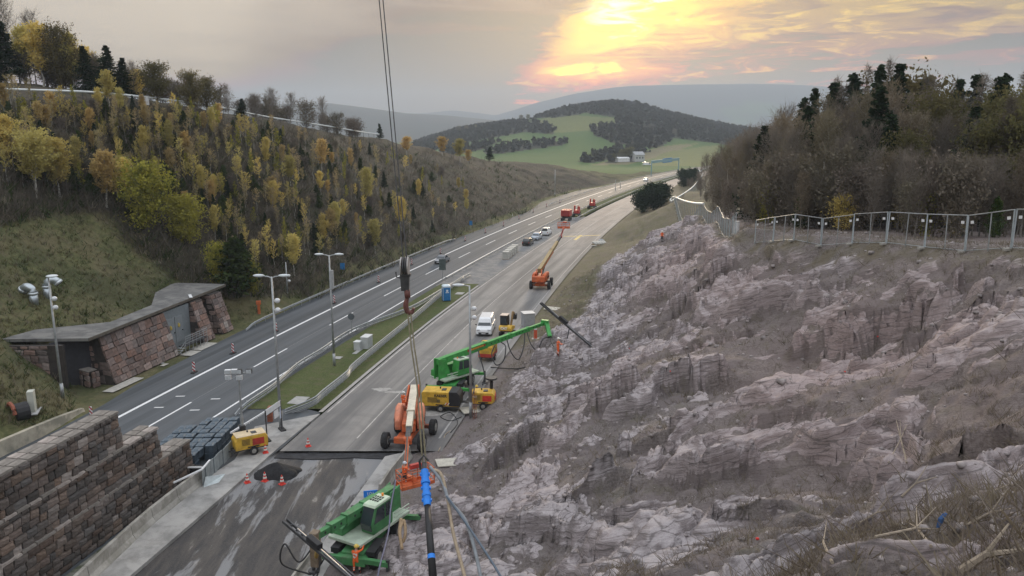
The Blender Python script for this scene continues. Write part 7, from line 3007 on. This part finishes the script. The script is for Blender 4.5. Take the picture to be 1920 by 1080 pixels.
PAINT = {k: M('car_' + k, c, .3, .04, 2, coat=.6, dirt=.08) for k, c in dict(white=(.72, .74, .76), black=(.018, .018, .02), silver=(.36, .41, .47), navy=(.16, .17, .19), red=(.35, .03, .03)).items()}
p = at(829, 492)
car('car', (p.x, p.y, .005), -road_dir(p.y, L1), 'dark saloon car with pale bonnet driving towards the viewer', 4.7, 1.85, 1.45, PAINT['navy'], 'sedan', lights=False)
p = at(990, 459)
car('car', (p.x, p.y, .012), road_dir(p.y), 'black estate car parked in the median, nearest of three', 4.4, 1.8, 1.6, PAINT['black'], 'suv')
p = at(1006, 449)
car('car', (p.x, p.y, .012), -road_dir(p.y), 'silver car with roof light bar parked in the median', 4.5, 1.8, 1.6, PAINT['silver'], 'suv')
p = at(1025, 440)
car('car', (p.x, p.y, .012), road_dir(p.y), 'white small van parked in the median behind the silver car', 4.5, 1.8, 1.85, PAINT['white'], 'van', 'van')
p = at(911, 622)
v_ = car('van', (p.x, p.y, .014), (at(903, 640) - at(921, 600)).normalized(), 'white delivery van parked facing the viewer on the carriageway', 5.0, 2.0, 2.0, PAINT['white'], 'van', 'van')
p = at(1211, 339)
car('car', (p.x, p.y, .005), -road_dir(p.y, L1), 'distant car with lit headlights on the left carriageway', 4.5, 1.8, 1.5, PAINT['white'], 'suv', lights=True)
p = at(1312, 323)
car('car', (p.x, p.y, .005), -road_dir(p.y, L1), 'farthest car with lit headlights at the road bend', 4.5, 1.8, 1.5, PAINT['white'], 'suv', lights=True)

# mini excavator
p = at(951, 628)
e = empty('mini_excavator', p, 0, 'small yellow excavator parked behind the white van', 'excavator')
frame(e, (p.x, p.y, .012), Vector((.25, 1, 0)))
for s in (-1, 1):
    m = MB()
    m.prism([(-.95, .12), (-.75, .0), (.75, .0), (.95, .12), (.95, .38), (.75, .5), (-.75, .5), (-.95, .38)], s * .55, s * .85)
    m.build('track', RUBBER, e)
MB().box((0, 0, .6), (1.2, 1.2, .25)).build('undercarriage', STEELD, e)
m = MB()
m.prism([(-1.05, .72), (.75, .72), (.75, 1.1), (-.2, 1.35), (-.95, 1.35), (-1.12, 1.1)], -.82, .82)
m.build('body', YELLOW, e, .08)
m = MB()
m.prism([(-.55, 1.15), (.7, 1.0), (.8, 1.7), (.6, 2.5), (-.5, 2.55)], -.78, .12)
cb = m.build('cab', M('cab_black', (.03, .03, .03), .5), e, .04)
MB().box((-.33, .05, 2.58), (.95, 1.25, .08)).build('roof', M('cab_beige', (.60, .50, .42), .6), cb, .03)
MB().box((-.33, -.53, 1.95), (.7, .03, .8)).build('rear_window', GLASS, cb)
MB().box((-.8, .1, 1.95), (.03, .8, .8)).build('side_window', GLASS, cb)
text('CAT', .42, M('letter_white', (.8, .8, .78), .5), e, (-.15, -1.13, 1.08), (math.pi / 2, 0, 0), bold=.02)
m = MB()
m.beam((.3, .7, 1.0), (.35, 1.5, 2.6), .22, .28).beam((.35, 1.5, 2.6), (.35, 2.3, 2.2), .2, .24)
m.build('boom_arm', M('arm_brown', (.28, .18, .08), .7, .2, 3, dirt=.3), e, .02)
m = MB()
m.prism([(2.1, 2.1), (2.6, 2.2), (2.5, 1.6), (2.1, 1.5)], .05, .65)
m.build('bucket', STEELD, e)
# grey container box
p = at(990, 610)
e = empty('tool_box', p, .25, 'grey box container on the carriageway edge behind the boom', 'container')
MB().box((0, 0, .85), (1.5, 1.5, 1.7)).build('body', GREY, e, .04)
MB().box((0, 0, 1.73), (1.6, 1.6, .08)).build('lid', M('lid_pale', (.52, .53, .54), .6), e)
# portable toilet
p = at(837, 564)
e = empty('portable_toilet', (p.x, p.y, .05), 0, 'blue portable toilet with white roof on the grass median', 'toilet')
frame(e, (p.x, p.y, .05), Vector((.25, -1, 0)))
MB().box((0, 0, 1.12), (1.15, 1.15, 2.1)).build('body', M('toilet_white', (.55, .62, .66), .5, .05, 2), e, .04)
m = MB()
m.loft([[(-.62, -.62, 2.15), (.62, -.62, 2.15), (.62, .62, 2.15), (-.62, .62, 2.15)], [(-.6, -.6, 2.28), (.6, -.6, 2.28), (.6, .6, 2.28), (-.6, .6, 2.28)], [(-.4, -.45, 2.42), (.4, -.45, 2.42), (.4, .45, 2.42), (-.4, .45, 2.42)]])
m.build('roof', M('toilet_roof', (.62, .72, .78), .4, .05, 2), e, .03)
dr = MB().box((0, .59, 1.08), (1.02, .05, 1.95)).build('door', BLUEP, e, .02)
MB().box((-.05, .62, 1.6), (.3, .02, .32)).box((-.05, .62, 1.32), (.5, .02, .1)).build('logo', WHITEP, dr)
for s in (-1, 1):
    MB().box((s * .59, 0, 1.0), (.04, 1.0, 1.75)).build('side_panel', BLUEP, e)
MB().box((0, 0, .05), (1.2, 1.2, .12)).build('skid', BLACK, e)


# ------------------------------------------------------------------ red machines and stacks further out
def red_machine(p, heading, lab, kind_):
    e = empty('tracked_drill_rig' if kind_ else 'red_container_truck', p, 0, lab, 'machine')
    frame(e, (p.x, p.y, .015), heading)
    for s in (-1, 1):
        m = MB()
        m.prism([(-1.7, .15), (-1.4, 0), (1.4, 0), (1.7, .15), (1.7, .55), (1.4, .75), (-1.4, .75), (-1.7, .55)], s * .8, s * 1.25)
        m.build('track', RUBBER, e)
    MB().box((0, 0, .85), (1.7, 2.9, .35)).build('undercarriage', STEELD, e)
    if kind_:
        MB().box((.2, -.5, 1.5), (1.6, 1.8, 1.0)).build('engine_hood', REDP, e, .06)
        m = MB()
        m.box((-.75, .8, 1.9), (.45, .5, 2.6)).box((.55, .9, 1.8), (.5, .5, 2.3))
        m.build('mast', REDP, e, .04)
        m = MB()
        m.beam((.1, .3, 1.3), (.1, 1.6, 3.0), .25, .3).beam((.1, 1.6, 3.0), (.6, 2.2, 2.2), .2, .25)
        m.build('boom_arm', RUST, e, .03)
        m = MB()
        m.beam((-1.1, .4, 1.2), (1.2, .4, 1.25), .14, .5)
        m.build('cross_frame', STEELD, e)
    else:
        MB().box((0, -.1, 2.15), (2.5, 3.6, 1.75)).build('housing', REDP, e, .08)
        MB().box((0, -1.93, 2.1), (2.0, .05, 1.2)).build('rear_panel', M('red_dark', (.30, .03, .028), .55), e)
        m = MB()
        for k in range(3):
            m.box((-.7 + k * .7, .5, 3.08), (.4, .8, .14))
        m.build('roof_hatch', REDP, e, .02)
        MB().box((0, .2, 1.15), (2.6, 3.4, .12)).build('skirt', BLACK, e)


p = at(1062, 413)
red_machine(p, road_dir(p.y), 'red boxy tracked machine behind the boom lift basket', 0)
p = at(1081, 406)
red_machine(p, road_dir(p.y), 'red tracked drill rig with upright masts, nearer one', 1)
p = at(1110, 391)
red_machine(p, road_dir(p.y), 'red tracked drill rig with upright masts, farther one', 1)
p0, p1 = at(947, 487), at(967, 471)
PALM = M('stack_pale', (.50, .49, .45), .8, .12, 2, dirt=.15)
q = (p1 - p0)
for k in range(5):
    c = p0.lerp(p1, (k + .5) / 5)
    e = empty('block_stack', c, math.atan2(q.y, q.x), 'pale stacked concrete block pack in the median, %s' % ['nearest', 'second', 'third', 'fourth', 'farthest'][k], 'blocks', 'pale block packs in the median')
    for z in range(3):
        MB().box((0, 0, .3 + z * .5), (1.35, 1.3, .46)).build('block_layer', PALM, e, .02)
    MB().box((0, 0, .04), (1.4, 1.3, .1)).build('pallet', WOODM, e)
p = at(1126, 459)
e = empty('sack_pile', p, .4, 'pile of long pale rolls on a pallet beside the carriageway', 'rolls')
for k in range(5):
    m = MB()
    m.tube([(-1.6 + k * .62, -1.0, .30), (-1.5 + k * .62, 0, .5 + .05 * (k % 2)), (-1.35 + k * .62, 1.1, .55)], [.26, .31, .28], 9)
    m.build('roll', PALM, e, smooth=True)
MB().box((0, 0, .1), (3.4, 2.2, .16)).build('pallet', WOODM, e)
MB().ball((1.2, 1.8, .5), .7, (1.2, .8, .8), 10).build('sack', M('sack_grey', (.33, .35, .36), .8), e, smooth=True)
for u, v, w, l, lab in [(1114, 461, 1.2, .7, 'small pale board left of the roll pile'), (1036, 579, 2.3, 1.7, 'white slatted board lying on the verge'), (839, 868, 1.7, 1.3, 'tilted pale board on the earth near the basket'), (896, 768, 3.2, 1.5, 'flat grey mat under the small compressor'), (1010, 640, 1.0, .9, 'small white plate on the verge below the boom')]:
    p = at(u, v)
    z = drop(p.x, p.y)
    p = at(u, v, max(z, 0) + .05)
    o = MB().box((0, 0, 0), (w, l, .08)).build('board', M('board_pale', (.48, .46, .40), .85, .15, 2, dirt=.2), None, .01)
    o.location = (p.x, p.y, max(z, 0.0) + .09)
    o.rotation_euler = (0.03, .05, random.uniform(-.5, .5))
    tag(o, lab, 'board')
p = at(1004, 646)
z = max(drop(p.x, p.y), 0)
e = empty('warning_post', (p.x, p.y, z), 0, 'orange white warning post under the boom on the verge', 'post')
MB().box((0, 0, .8), (.38, .12, 1.6)).build('body', M('post_redorange', (.55, .10, .05), .6, .1, 3), e, .02)
MB().box((0, -.07, 1.35), (.34, .03, .3)).build('white_field', WHITEP, e)
MB().box((0, 0, .06), (.9, .7, .12)).build('foot', CONC, e)

# asphalt heap
def heap():
    c = at(521, 888, -.22)
    rr, th = np.linspace(0, 1, 16), np.linspace(0, 2 * np.pi, 40, endpoint=True)
    RRh, TH = np.meshgrid(rr, th, indexing='ij')
    X = RRh * np.cos(TH) * 1.75
    Y = RRh * np.sin(TH) * 1.25
    P = np.stack([X, Y, X * 0], -1)
    edge = 1 + .25 * fbm(P * 2, .8, 3, 3)
    X, Y = X * edge, Y * edge
    Z = .92 * (1 - RRh) ** .85 * (1 + .2 * fbm(P, 1.5, 3, 4)) + .05 * fbm(P, 5, 3, 9) * (1 - RRh)
    me = np_mesh('asphalt_heap', np.stack([X, Y, Z], -1).reshape(-1, 3), grid_faces(*X.shape), M('fresh_asphalt', (.016, .016, .018), .85, .4, 6, bump=.8), False)
    o = link_mesh('asphalt_heap', me, None, c)
    tag(o, 'black heap of loose asphalt on the excavated road bed', 'heap')


heap()

# blue small plate beside the near telehandler
p = at(695, 934)
e = empty('blue_sign', (p.x, p.y, drop(p.x, p.y)), .2, 'small blue number plate sign standing behind the near telehandler', 'sign')
MB().box((0, 0, .45), (.95, .06, .5)).build('plate', BLUEB, e, .02)
text('101', .36, WHITEP, e, (0, -.035, .45), (math.pi / 2, 0, 0))
MB().cyl((0, .05, -.1), (0, .05, .5), .04, n=6).build('post', STEEL, e)

# ------------------------------------------------------------------ crane hook, cables and the hanging hammer
ht, hb = 36.0, 33.0
top, blk = atd(700, -160, 38.5), atd(759, 482, ht)
for k, dx in enumerate((-.10, .09)):
    m = MB()
    a, b = top + Vector((dx, 0, 0)), blk + Vector((dx * .9, 0, .0))
    m.cyl((0, 0, 0), b - a, .028, n=6)
    o = m.build('crane_rope', STEELD, None)
    o.location = a
    tag(o, 'steel crane rope running down to the hook block, ' + ('left' if k == 0 else 'right') + ' strand', 'rope', 'crane ropes')
e = empty('hook_block', blk, 0, 'crane hook block with sheaves and red hook', 'crane hook')
for k, dx in enumerate((-.17, -.06, .05, .15)):
    m = MB()
    m.cyl((dx - .03, 0, -.42), (dx + .03, 0, -.42), .42, n=18)
    m.build('sheave', M('sheave_grey', (.40, .38, .37), .5, .2, 3, metal=.4) if k in (0, 3) else STEELD, e)
m = MB()
m.box((0, 0, -.85), (.5, .3, .12)).box((-.02, 0, -1.2), (.36, .26, .8), taper=(1.2, 1.1))
m.tube([(-.22, 0, -1.0), (-.42, 0, -.95), (-.44, 0, -.7)], .035, 6)
m.build('cheek_frame', STEELD, e, .03)
m = MB()
m.cyl((.06, 0, -1.55), (.08, 0, -1.95), .14, n=10)
hk = [Vector((.08, 0, -1.9)), Vector((.02, 0, -2.1)), Vector((-.02, 0, -2.35)), Vector((.06, 0, -2.62)), Vector((.25, 0, -2.66)), Vector((.36, 0, -2.45))]
m.tube(curve(hk, 4), [.075 + .055 * math.sin(i / 20 * math.pi) for i in range(21)], 8)
m.build('hook', M('hook_red', (.15, .06, .05), .6, .2, 4), e, smooth=True)
hk_w = blk + Vector((.12, 0, -2.62))
sh = atd(795, 868, hb)
for k, dx in enumerate((-.06, .08)):
    m = MB()
    a, b = hk_w + Vector((dx, 0, 0)), sh + Vector((dx, 0, 0))
    mid = (b - a) * .5 + Vector((.10, 0, 0))
    m.tube([(0, 0, 0), mid * .5 + Vector((-.04, 0, 0)), mid * 1.0, b - a], .035, 6)
    o = m.build('lifting_sling', M('sling_olive', (.17, .15, .095), .8, .2, 6), None)
    o.location = a
    tag(o, 'olive lifting sling between hook and blue hammer, ' + ('left' if k == 0 else 'right') + ' strand', 'sling', 'lifting slings')
e = empty('down_hole_hammer', sh, 0, 'bright blue drill hammer with long black rod hanging in the foreground', 'drill')
bt = atd(812, 1085, hb - 3.4) - sh
d = bt.normalized()
m = MB()
m.cyl(d * .35, d * .85, .165, n=14).cyl(d * .85, d * 1.0, .20, n=14).cyl(d * 1.0, d * 1.45, .15, n=14).cyl(d * 1.45, d * 1.6, .195, n=14).cyl(d * 1.6, d * 2.0, .17, .155, 14)
for k in (.55, 1.2, 1.75):
    m.box(d * k, (.42, .13, .12))
m.build('hammer_body', BLUEB, e, .015)
m = MB()
m.cyl(d * 1.95, d * bt.length, .125, .16, n=14)
m.build('drill_rod', BLACK, e, smooth=True)
m = MB()
m.cyl(d * 4.1, d * 4.28, .152, n=14)
m.build('blue_ring', BLUEB, e)
m = MB()
m.tube([(-.2, 0, .1), (0, 0, .35), (.2, 0, .1)], .05, 6).tube([(-.2, 0, .1), (-.15, 0, -.25), (.05, 0, -.4)], .06, 6).cyl((0, 0, 0), d * .4, .09, n=8)
m.build('shackle', STEELD, e)
HG = M('hose_grey', (.24, .26, .28), .6, .15, 5)
HT = M('hose_tan', (.34, .27, .19), .7, .2, 5)
hose([atd(806, 880, hb), atd(826, 888, hb - .2), atd(838, 930, hb - .8), atd(850, 1000, hb - 2.0), atd(866, 1060, hb - 3), atd(876, 1100, hb - 3.6)], .07, 'tan hose curving down right of the blue hammer', HT)
hose([atd(806, 875, hb), atd(830, 905, hb - .4), atd(842, 938, hb - 1), atd(872, 975, hb - 1.6), atd(890, 1030, hb - 2.4), atd(905, 1100, hb - 3.4)], .075, 'grey blue hose curving down right of the blue hammer', HG)
hose([atd(838, 930, hb - 1), atd(880, 990, hb - 2), atd(920, 1050, hb - 3), atd(950, 1100, hb - 4)], .05, 'thin blue hose running to the lower right', M('hose_blue', (.11, .14, .18), .6, .1, 5))
hose([atd(742, 900, 46), atd(733, 950, 44), atd(728, 1000, 42), atd(712, 1062, 39), atd(706, 1100, 38)], .045, 'purple grey line running down from the basket', M('hose_purple', (.13, .13, .19), .7, .1, 5))
hose([at(866, 782) + Vector((0, 0, .05)), at(845, 790) + Vector((0, 0, .05)), at(826, 782) + Vector((0, 0, .05)), at(845, 775) + Vector((0, 0, .05)), at(858, 793) + Vector((0, 0, .05)), at(845, 812) + Vector((0, 0, .05))], .035, 'black hose loop lying behind the boom lift')
hose([hit(822, 848) + Vector((0, 0, .06)), hit(830, 830) + Vector((0, 0, .06)), hit(836, 815) + Vector((0, 0, .06)), hit(850, 806) + Vector((0, 0, .06))], .03, 'thin pale hose on the earth beside the carriageway', HT)
hose([hit(920, 690) + Vector((0, 0, .08)), hit(945, 692) + Vector((0, 0, .1)), hit(970, 693) + Vector((0, 0, .1)), hit(985, 690) + Vector((0, 0, .1))], .06, 'dark pipe lying on the verge below the slope')


# spilled light patches on the carriageway: dried slurry
SL = M('dried_slurry', (.33, .32, .305), .8, .2, 2.5)
for u, v, a, b, lab in [(716, 730, .9, .5, 'pale dried slurry patch left of the two workers'), (740, 735, 1.0, .3, 'pale dried slurry streak at the workers feet'), (818, 775, 1.6, .6, 'wet pale patch below the large compressor')]:
    p = at(u, v, .02)
    th = np.linspace(0, 2 * np.pi, 48, endpoint=False)
    rr = 1 + .16 * np.sin(th * 3 + u) + .12 * np.sin(th * 7 + v) + .08 * np.sin(th * 11)
    o = slab('slurry_patch', [(p.x + a * r_ * math.cos(t_), p.y + b * r_ * math.sin(t_)) for t_, r_ in zip(th, rr)], None, .02, SL, None)
    tag(o, lab, 'patch')


# ------------------------------------------------------------------ far things: gantry, house, parked far cars
GT = M('gantry_teal', (.22, .36, .38), .6, .1, 2)
ga, gb = at(1221, 329), at(1272, 321)
e = empty('sign_gantry', ga, 0, 'teal overhead sign gantry across the far carriageway', 'sign')
q = gb - ga
m = MB()
for s in (Vector((0, 0, 0)), q):
    m.beam(s, s + Vector((0, 0, 7.5)), .5, .5, (0, 1, 0))
m.build('leg', GT, e)
m = MB()
m.beam((0, 0, 7.6), (q.x, q.y, 7.6), .6, 1.6)
m.build('beam', GT, e)
m = MB()
m.beam(q * .38 + Vector((0, -.4, 7.6)), q * .72 + Vector((0, -.4, 7.6)), .2, 2.6)
m.build('sign_board', M('gantry_blue', (.05, .20, .42), .6), e)
p = land_hit(1195, 303, 450)
e = empty('farm_house', p, .4, 'white house beside dark trees across the valley', 'house')
MB().box((0, 0, 3), (10, 8, 6)).build('wall', M('house_white', (.5, .5, .5), .8), e)
m = MB()
m.prism([(-4.5, 6), (4.5, 6), (0, 9)], -5.3, 5.3)
m.build('roof', GREY, e)
for k in range(3):
    MB().box((-3 + k * 3, -4.05, 3.5), (1.2, .1, 1.5)).build('window', GLASS, e)
e = empty('farm_shed', p + Vector((-14, -4, 0)), .4, 'long low white shed left of the far white house', 'shed')
MB().box((0, 0, 1.5), (12, 5, 3)).build('wall', WHITEP, e)
m = MB()
m.prism([(-2.8, 3), (2.8, 3), (0, 4.3)], -6.2, 6.2)
m.build('roof', WHITEP, e)
p = land_hit(1213, 311, 450)
car('van', p, Vector((1, .1, 0)), 'white vehicle on the far field before the house', 7, 2.4, 2.6, PAINT['white'], 'van', 'van')
# ------------------------------------------------------------------ workers
def person(loc, rz, label, pose='stand', helmet=(.75, .75, .72), h=1.78, trousers=ORANGEW):
    """one continuous figure grown from a joint skeleton; helmet and vest bands are children"""
    s = h / 1.78
    J = {'pel': (0, 0, .95), 'chest': (0, .0, 1.32), 'neck': (0, .01, 1.50), 'head': (0, .03, 1.62), 'crown': (0, .03, 1.74), 'nose': (0, .13, 1.62)}
    arms = {-1: [(.0, .02, 1.42), (-.20, 0, 1.43), (-.27, -.02, 1.15), (-.27, .10, .92)], 1: [(.0, .02, 1.42), (.20, 0, 1.43), (.27, -.02, 1.15), (.27, .10, .92)]}
    legs = {-1: [(-.10, 0, .90), (-.12, .03, .50), (-.13, -.02, .09), (-.14, .13, .04)], 1: [(.10, 0, .90), (.12, .03, .50), (.13, -.02, .09), (.14, .13, .04)]}
    if pose == 'walk':
        legs = {-1: [(-.10, 0, .90), (-.12, .20, .52), (-.12, .16, .10), (-.12, .32, .05)], 1: [(.10, 0, .90), (.12, .02, .50), (.12, -.30, .13), (.13, -.16, .04)]}
        arms[-1] = [(.0, .02, 1.42), (-.20, 0, 1.43), (-.27, -.18, 1.18), (-.25, -.12, .93)]
        arms[1] = [(.0, .02, 1.42), (.20, 0, 1.43), (.27, .10, 1.18), (.24, .32, 1.05)]
    if pose in ('work', 'reach'):
        arms[-1] = [(.0, .04, 1.42), (-.20, .04, 1.42), (-.27, .16, 1.18), (-.12, .40, 1.14)]
        arms[1] = [(.0, .04, 1.42), (.20, .04, 1.42), (.28, .18, 1.20), (.14, .42, 1.18)]
    if pose == 'reach':
        arms[1] = [(.0, .06, 1.42), (.20, .08, 1.44), (.26, .34, 1.42), (.20, .62, 1.50)]
        legs[1] = [(.10, 0, .90), (.14, .22, .56), (.14, .12, .12), (.14, .28, .06)]
        J['chest'] = (0, .06, 1.31)
        J['neck'] = (0, .10, 1.49)
        J['head'] = (0, .14, 1.60)
        J['crown'] = (0, .15, 1.72)
        J['nose'] = (0, .24, 1.60)
    V, E_, Rd, Mt = [], [], [], []

    def add(p, r, mt, link=None):
        V.append(tuple(Vector(p) * s))
        Rd.append((r[0] * s, r[1] * s) if isinstance(r, tuple) else (r * s, r * s))
        Mt.append(mt)
        if link is not None:
            E_.append((link, len(V) - 1))
        return len(V) - 1
    pel = add(J['pel'], (.155, .125), 1)
    ws = add(Vector(J['pel']).lerp(Vector(J['chest']), .5), (.15, .115), 0, pel)
    ch = add(J['chest'], (.18, .125), 0, ws)
    nk = add(J['neck'], .062, 2, ch)
    hd = add(J['head'], (.088, .10), 2, nk)
    add(J['crown'], (.075, .085), 2, hd)
    add(J['nose'], .022, 2, hd)
    for sd in (-1, 1):
        sh = add(Vector(arms[sd][1]), .072, 0, ch)
        el = add(arms[sd][2], .055, 0, sh)
        wr = add(arms[sd][3], .042, 0, el)
        fw = (Vector(arms[sd][3]) - Vector(arms[sd][2])).normalized()
        pm = add(Vector(arms[sd][3]) + fw * .08, (.042, .022), 2, wr)
        sv = fw.cross(Vector((0, 0, 1)))
        sv = sv.normalized() if sv.length > .1 else Vector((1, 0, 0))
        dn = sv.cross(fw)
        for i, ln in enumerate((.075, .085, .08, .062)):
            k = add(Vector(arms[sd][3]) + fw * .125 + sv * (.034 - .022 * i), .010, 2, pm)
            k = add(Vector(arms[sd][3]) + fw * (.125 + ln * .6) + sv * (.036 - .023 * i) + dn * .012, .009, 2, k)
            add(Vector(arms[sd][3]) + fw * (.125 + ln * .85) + sv * (.036 - .023 * i) + dn * .04, .008, 2, k)
        k = add(Vector(arms[sd][3]) + fw * .05 + sv * .05, .011, 2, pm)
        add(Vector(arms[sd][3]) + fw * .10 + sv * .075 + dn * .02, .009, 2, k)
        hp = add(legs[sd][0], .095, 1, pel)
        kn = add(legs[sd][1], .072, 1, hp)
        an = add(legs[sd][2], .060, 3, kn)
        add(legs[sd][3], (.05, .042), 3, an)
    me = bpy.data.meshes.new('sk')
    me.from_pydata(V, E_, [])
    o = bpy.data.objects.new('sk', me)
    COL.objects.link(o)
    md = o.modifiers.new('skin', 'SKIN')
    md.use_smooth_shade = True
    for i, sv in enumerate(me.skin_vertices[0].data):
        sv.radius = Rd[i]
        sv.use_root = (i == 0)
    sb = o.modifiers.new('sub', 'SUBSURF')
    sb.levels = sb.render_levels = 1
    dg = bpy.context.evaluated_depsgraph_get()
    nm = bpy.data.meshes.new_from_object(o.evaluated_get(dg))
    bpy.data.objects.remove(o)
    nm.materials.clear()
    for mm in (ORANGEW, trousers, SKIN, BLACK, REFLECT):
        nm.materials.append(mm)
    VV = [Vector(v) for v in V]
    segs = [(VV[a], VV[b], Mt[b]) for a, b in E_]
    chz = Vector(J['chest']) * s
    for f in nm.polygons:
        c = f.center
        best, bm_ = 9e9, 0
        for a, b, mt in segs:
            t = max(0, min(1, (c - a).dot(b - a) / max(1e-9, (b - a).length_squared)))
            dd = (c - (a + (b - a) * t)).length
            if dd < best:
                best, bm_ = dd, mt
                if mt == 3 and t < .62:
                    bm_ = 1
                if mt == 2 and b == VV[nk] and t < .7:
                    bm_ = 0
        if bm_ == 0 and (abs(c.z - 1.12 * s) < .03 * s or abs(c.z - 1.30 * s) < .025 * s):
            bm_ = 4
        if bm_ == 1 and (abs(c.z - .42 * s) < .03 * s or abs(c.z - .30 * s) < .025 * s):
            bm_ = 4
        f.material_index = bm_
        f.use_smooth = True
    e = empty('person', loc, rz, label, 'person')
    link_mesh('figure', nm, e)
    hm = M('helmet_%d' % int(helmet[2] * 100), helmet, .4, .05, 5)
    c = (Vector(J['head']) + Vector((0, .0, .05))) * s
    m = MB()
    m.ball(c + Vector((0, 0, .055 * s)), .125 * s, (.98, 1.12, .92), 14)
    m.cyl(c + Vector((0, .03, .025)) * s, c + Vector((0, .03, .045)) * s, .155 * s, n=16)
    m.build('helmet', hm, e, smooth=False)
    return e


def face_cam(p, extra=0.0):
    return math.atan2(-p.y, -p.x) - math.pi / 2 + extra


p = at(757, 770)
person((p.x, p.y, .012), face_cam(p, 2.4), 'worker in orange with white helmet behind the boom lift, left of the pair', 'stand')
p = at(771, 768)
person((p.x, p.y, .012), face_cam(p, 2.9), 'worker in orange with white helmet behind the boom lift, right of the pair', 'work', h=1.84)
p = at(893, 764)
person((p.x, p.y + 1.0, .03), face_cam(p, .2), 'worker in orange with yellow helmet standing behind the small compressor', 'work', (.75, .55, .12))
p = hit(1046, 667)
person((p.x, p.y, p.z - .03), face_cam(p, 1.9), 'worker in orange on the rock below the drop arm', 'work', h=1.8)
p = hit(1241, 454)
person((p.x, p.y, p.z - .03), face_cam(p, -.3), 'distant worker in orange jacket standing on the upper slope', 'stand', trousers=M('trousers_dark', (.06, .05, .05), .8))
p = at(668, 1082, .05)
person((p.x, p.y, drop(p.x, p.y) + .0), face_cam(p, 2.6), 'worker in orange with yellow helmet in front of the near telehandler', 'reach', (.62, .46, .12))
b = atd(773, 912, 50.9)
person((b.x - .5, b.y, b.z + .02), face_cam(b, 2.2), 'worker in dark clothes inside the orange basket', 'work', (.5, .55, .6), 1.7, M('trousers_dark', (.06, .05, .05), .8))

# ------------------------------------------------------------------ fallen branches on the slope in the foreground
BR = M('dead_wood', (.27, .225, .175), .9, .25, 5)
names = ['bottom right corner', 'below the blue rag', 'right of the hollow', 'beside the gully', 'under the overhang', 'left of the stump', 'above the corner', 'near the right edge']
for i, (u1, v1, u2, v2, r) in enumerate([(1800, 1078, 1925, 1040, .05), (1640, 1012, 1760, 1000, .02), (1690, 935, 1755, 900, .022), (1610, 985, 1675, 960, .02), (1745, 1030, 1700, 985, .02), (1560, 1060, 1545, 1010, .025), (1810, 990, 1900, 960, .018), (1850, 930, 1915, 915, .016), (1700, 870, 1680, 790, .03), (1665, 870, 1700, 800, .02)]):
    a, b = hit(u1, v1), hit(u2, v2)
    if (a - b).length > 6:
        continue
    mid = (a + b) / 2 + Vector((random.uniform(-.1, .1), 0, .12))
    P0 = a.copy()
    m = MB()
    m.tube([Vector((0, 0, .04)), mid - P0, b - P0 + Vector((0, 0, .06))], [r, r * .8, r * .4], 6)
    m.tube([mid - P0, mid - P0 + (b - a) * .25 + Vector((.1, .1, .25))], [r * .6, r * .2], 5)
    o = m.build('fallen_branch', BR, None)
    o.location = P0
    tag(o, 'pale dead branch on the slope, ' + (names[i] if i < 8 else 'standing in the gully, ' + ('left one' if i == 8 else 'right one')), 'branch')
p = hit(1756, 1008)
e = empty('blue_rag', p, .4, 'blue rag tied to a stake on the right foreground slope', 'rag')
MB().cyl((0, 0, 0), (.08, 0, .42), .018, n=6).build('stake', BR, e)
m = MB()
m.loft([[(-.05, 0, .2), (.06, .02, .22), (.08, -.02, .24), (.0, -.03, .2)], [(-.02, 0, .38), (.12, .02, .4), (.14, -.03, .38), (.02, -.04, .36)], [(.1, 0, .45), (.2, .02, .44), (.22, -.02, .42), (.1, -.03, .41)]])
e.scale = (.7, .7, .8)
m.build('cloth', M('rag_blue', (.05, .11, .26), .9, .2, 8), e)
for u, v, w in [(1420, 1012, 'largest'), (1257, 697, 'left middle'), (1584, 698, 'right middle'), (1180, 654, 'upper left'), (1646, 632, 'in the alcove')]:
    p = hit(u, v)
    o = MB().ball((0, 0, .03), .055, (1, .8, .7), 6).build('survey_mark', M('mark_red', (.75, .05, .045), .7), None)
    o.location = p
    tag(o, 'small red survey mark sprayed on the rock, %s' % w, 'mark', 'red survey marks on the rock')
# ------------------------------------------------------------------ haze in the air
def build_haze():
    bm = bmesh.new()
    bmesh.ops.create_cube(bm, size=1)
    for v in bm.verts:
        v.co = Vector((v.co.x * 18400, v.co.y * 18400, -70 if v.co.z < 0 else 470))
    me = bpy.data.meshes.new('haze')
    bm.to_mesh(me)
    bm.free()
    m = bpy.data.materials.new('haze_air')
    m.use_nodes = True
    t = NT(m.node_tree)
    t.n.clear()
    pv = t.node('ShaderNodeVolumePrincipled')
    pv.inputs['Color'].default_value = (.76, .87, 1.0, 1)
    pv.inputs['Density'].default_value = HAZE_DENSITY
    pv.inputs['Anisotropy'].default_value = .1
    out = t.node('ShaderNodeOutputMaterial')
    t.l.new(pv.outputs[0], out.inputs['Volume'])
    me.materials.append(m)
    o = link_mesh('haze', me)
    tag(o, 'pale evening haze lying over the valley', None, None, 'stuff')


build_haze()
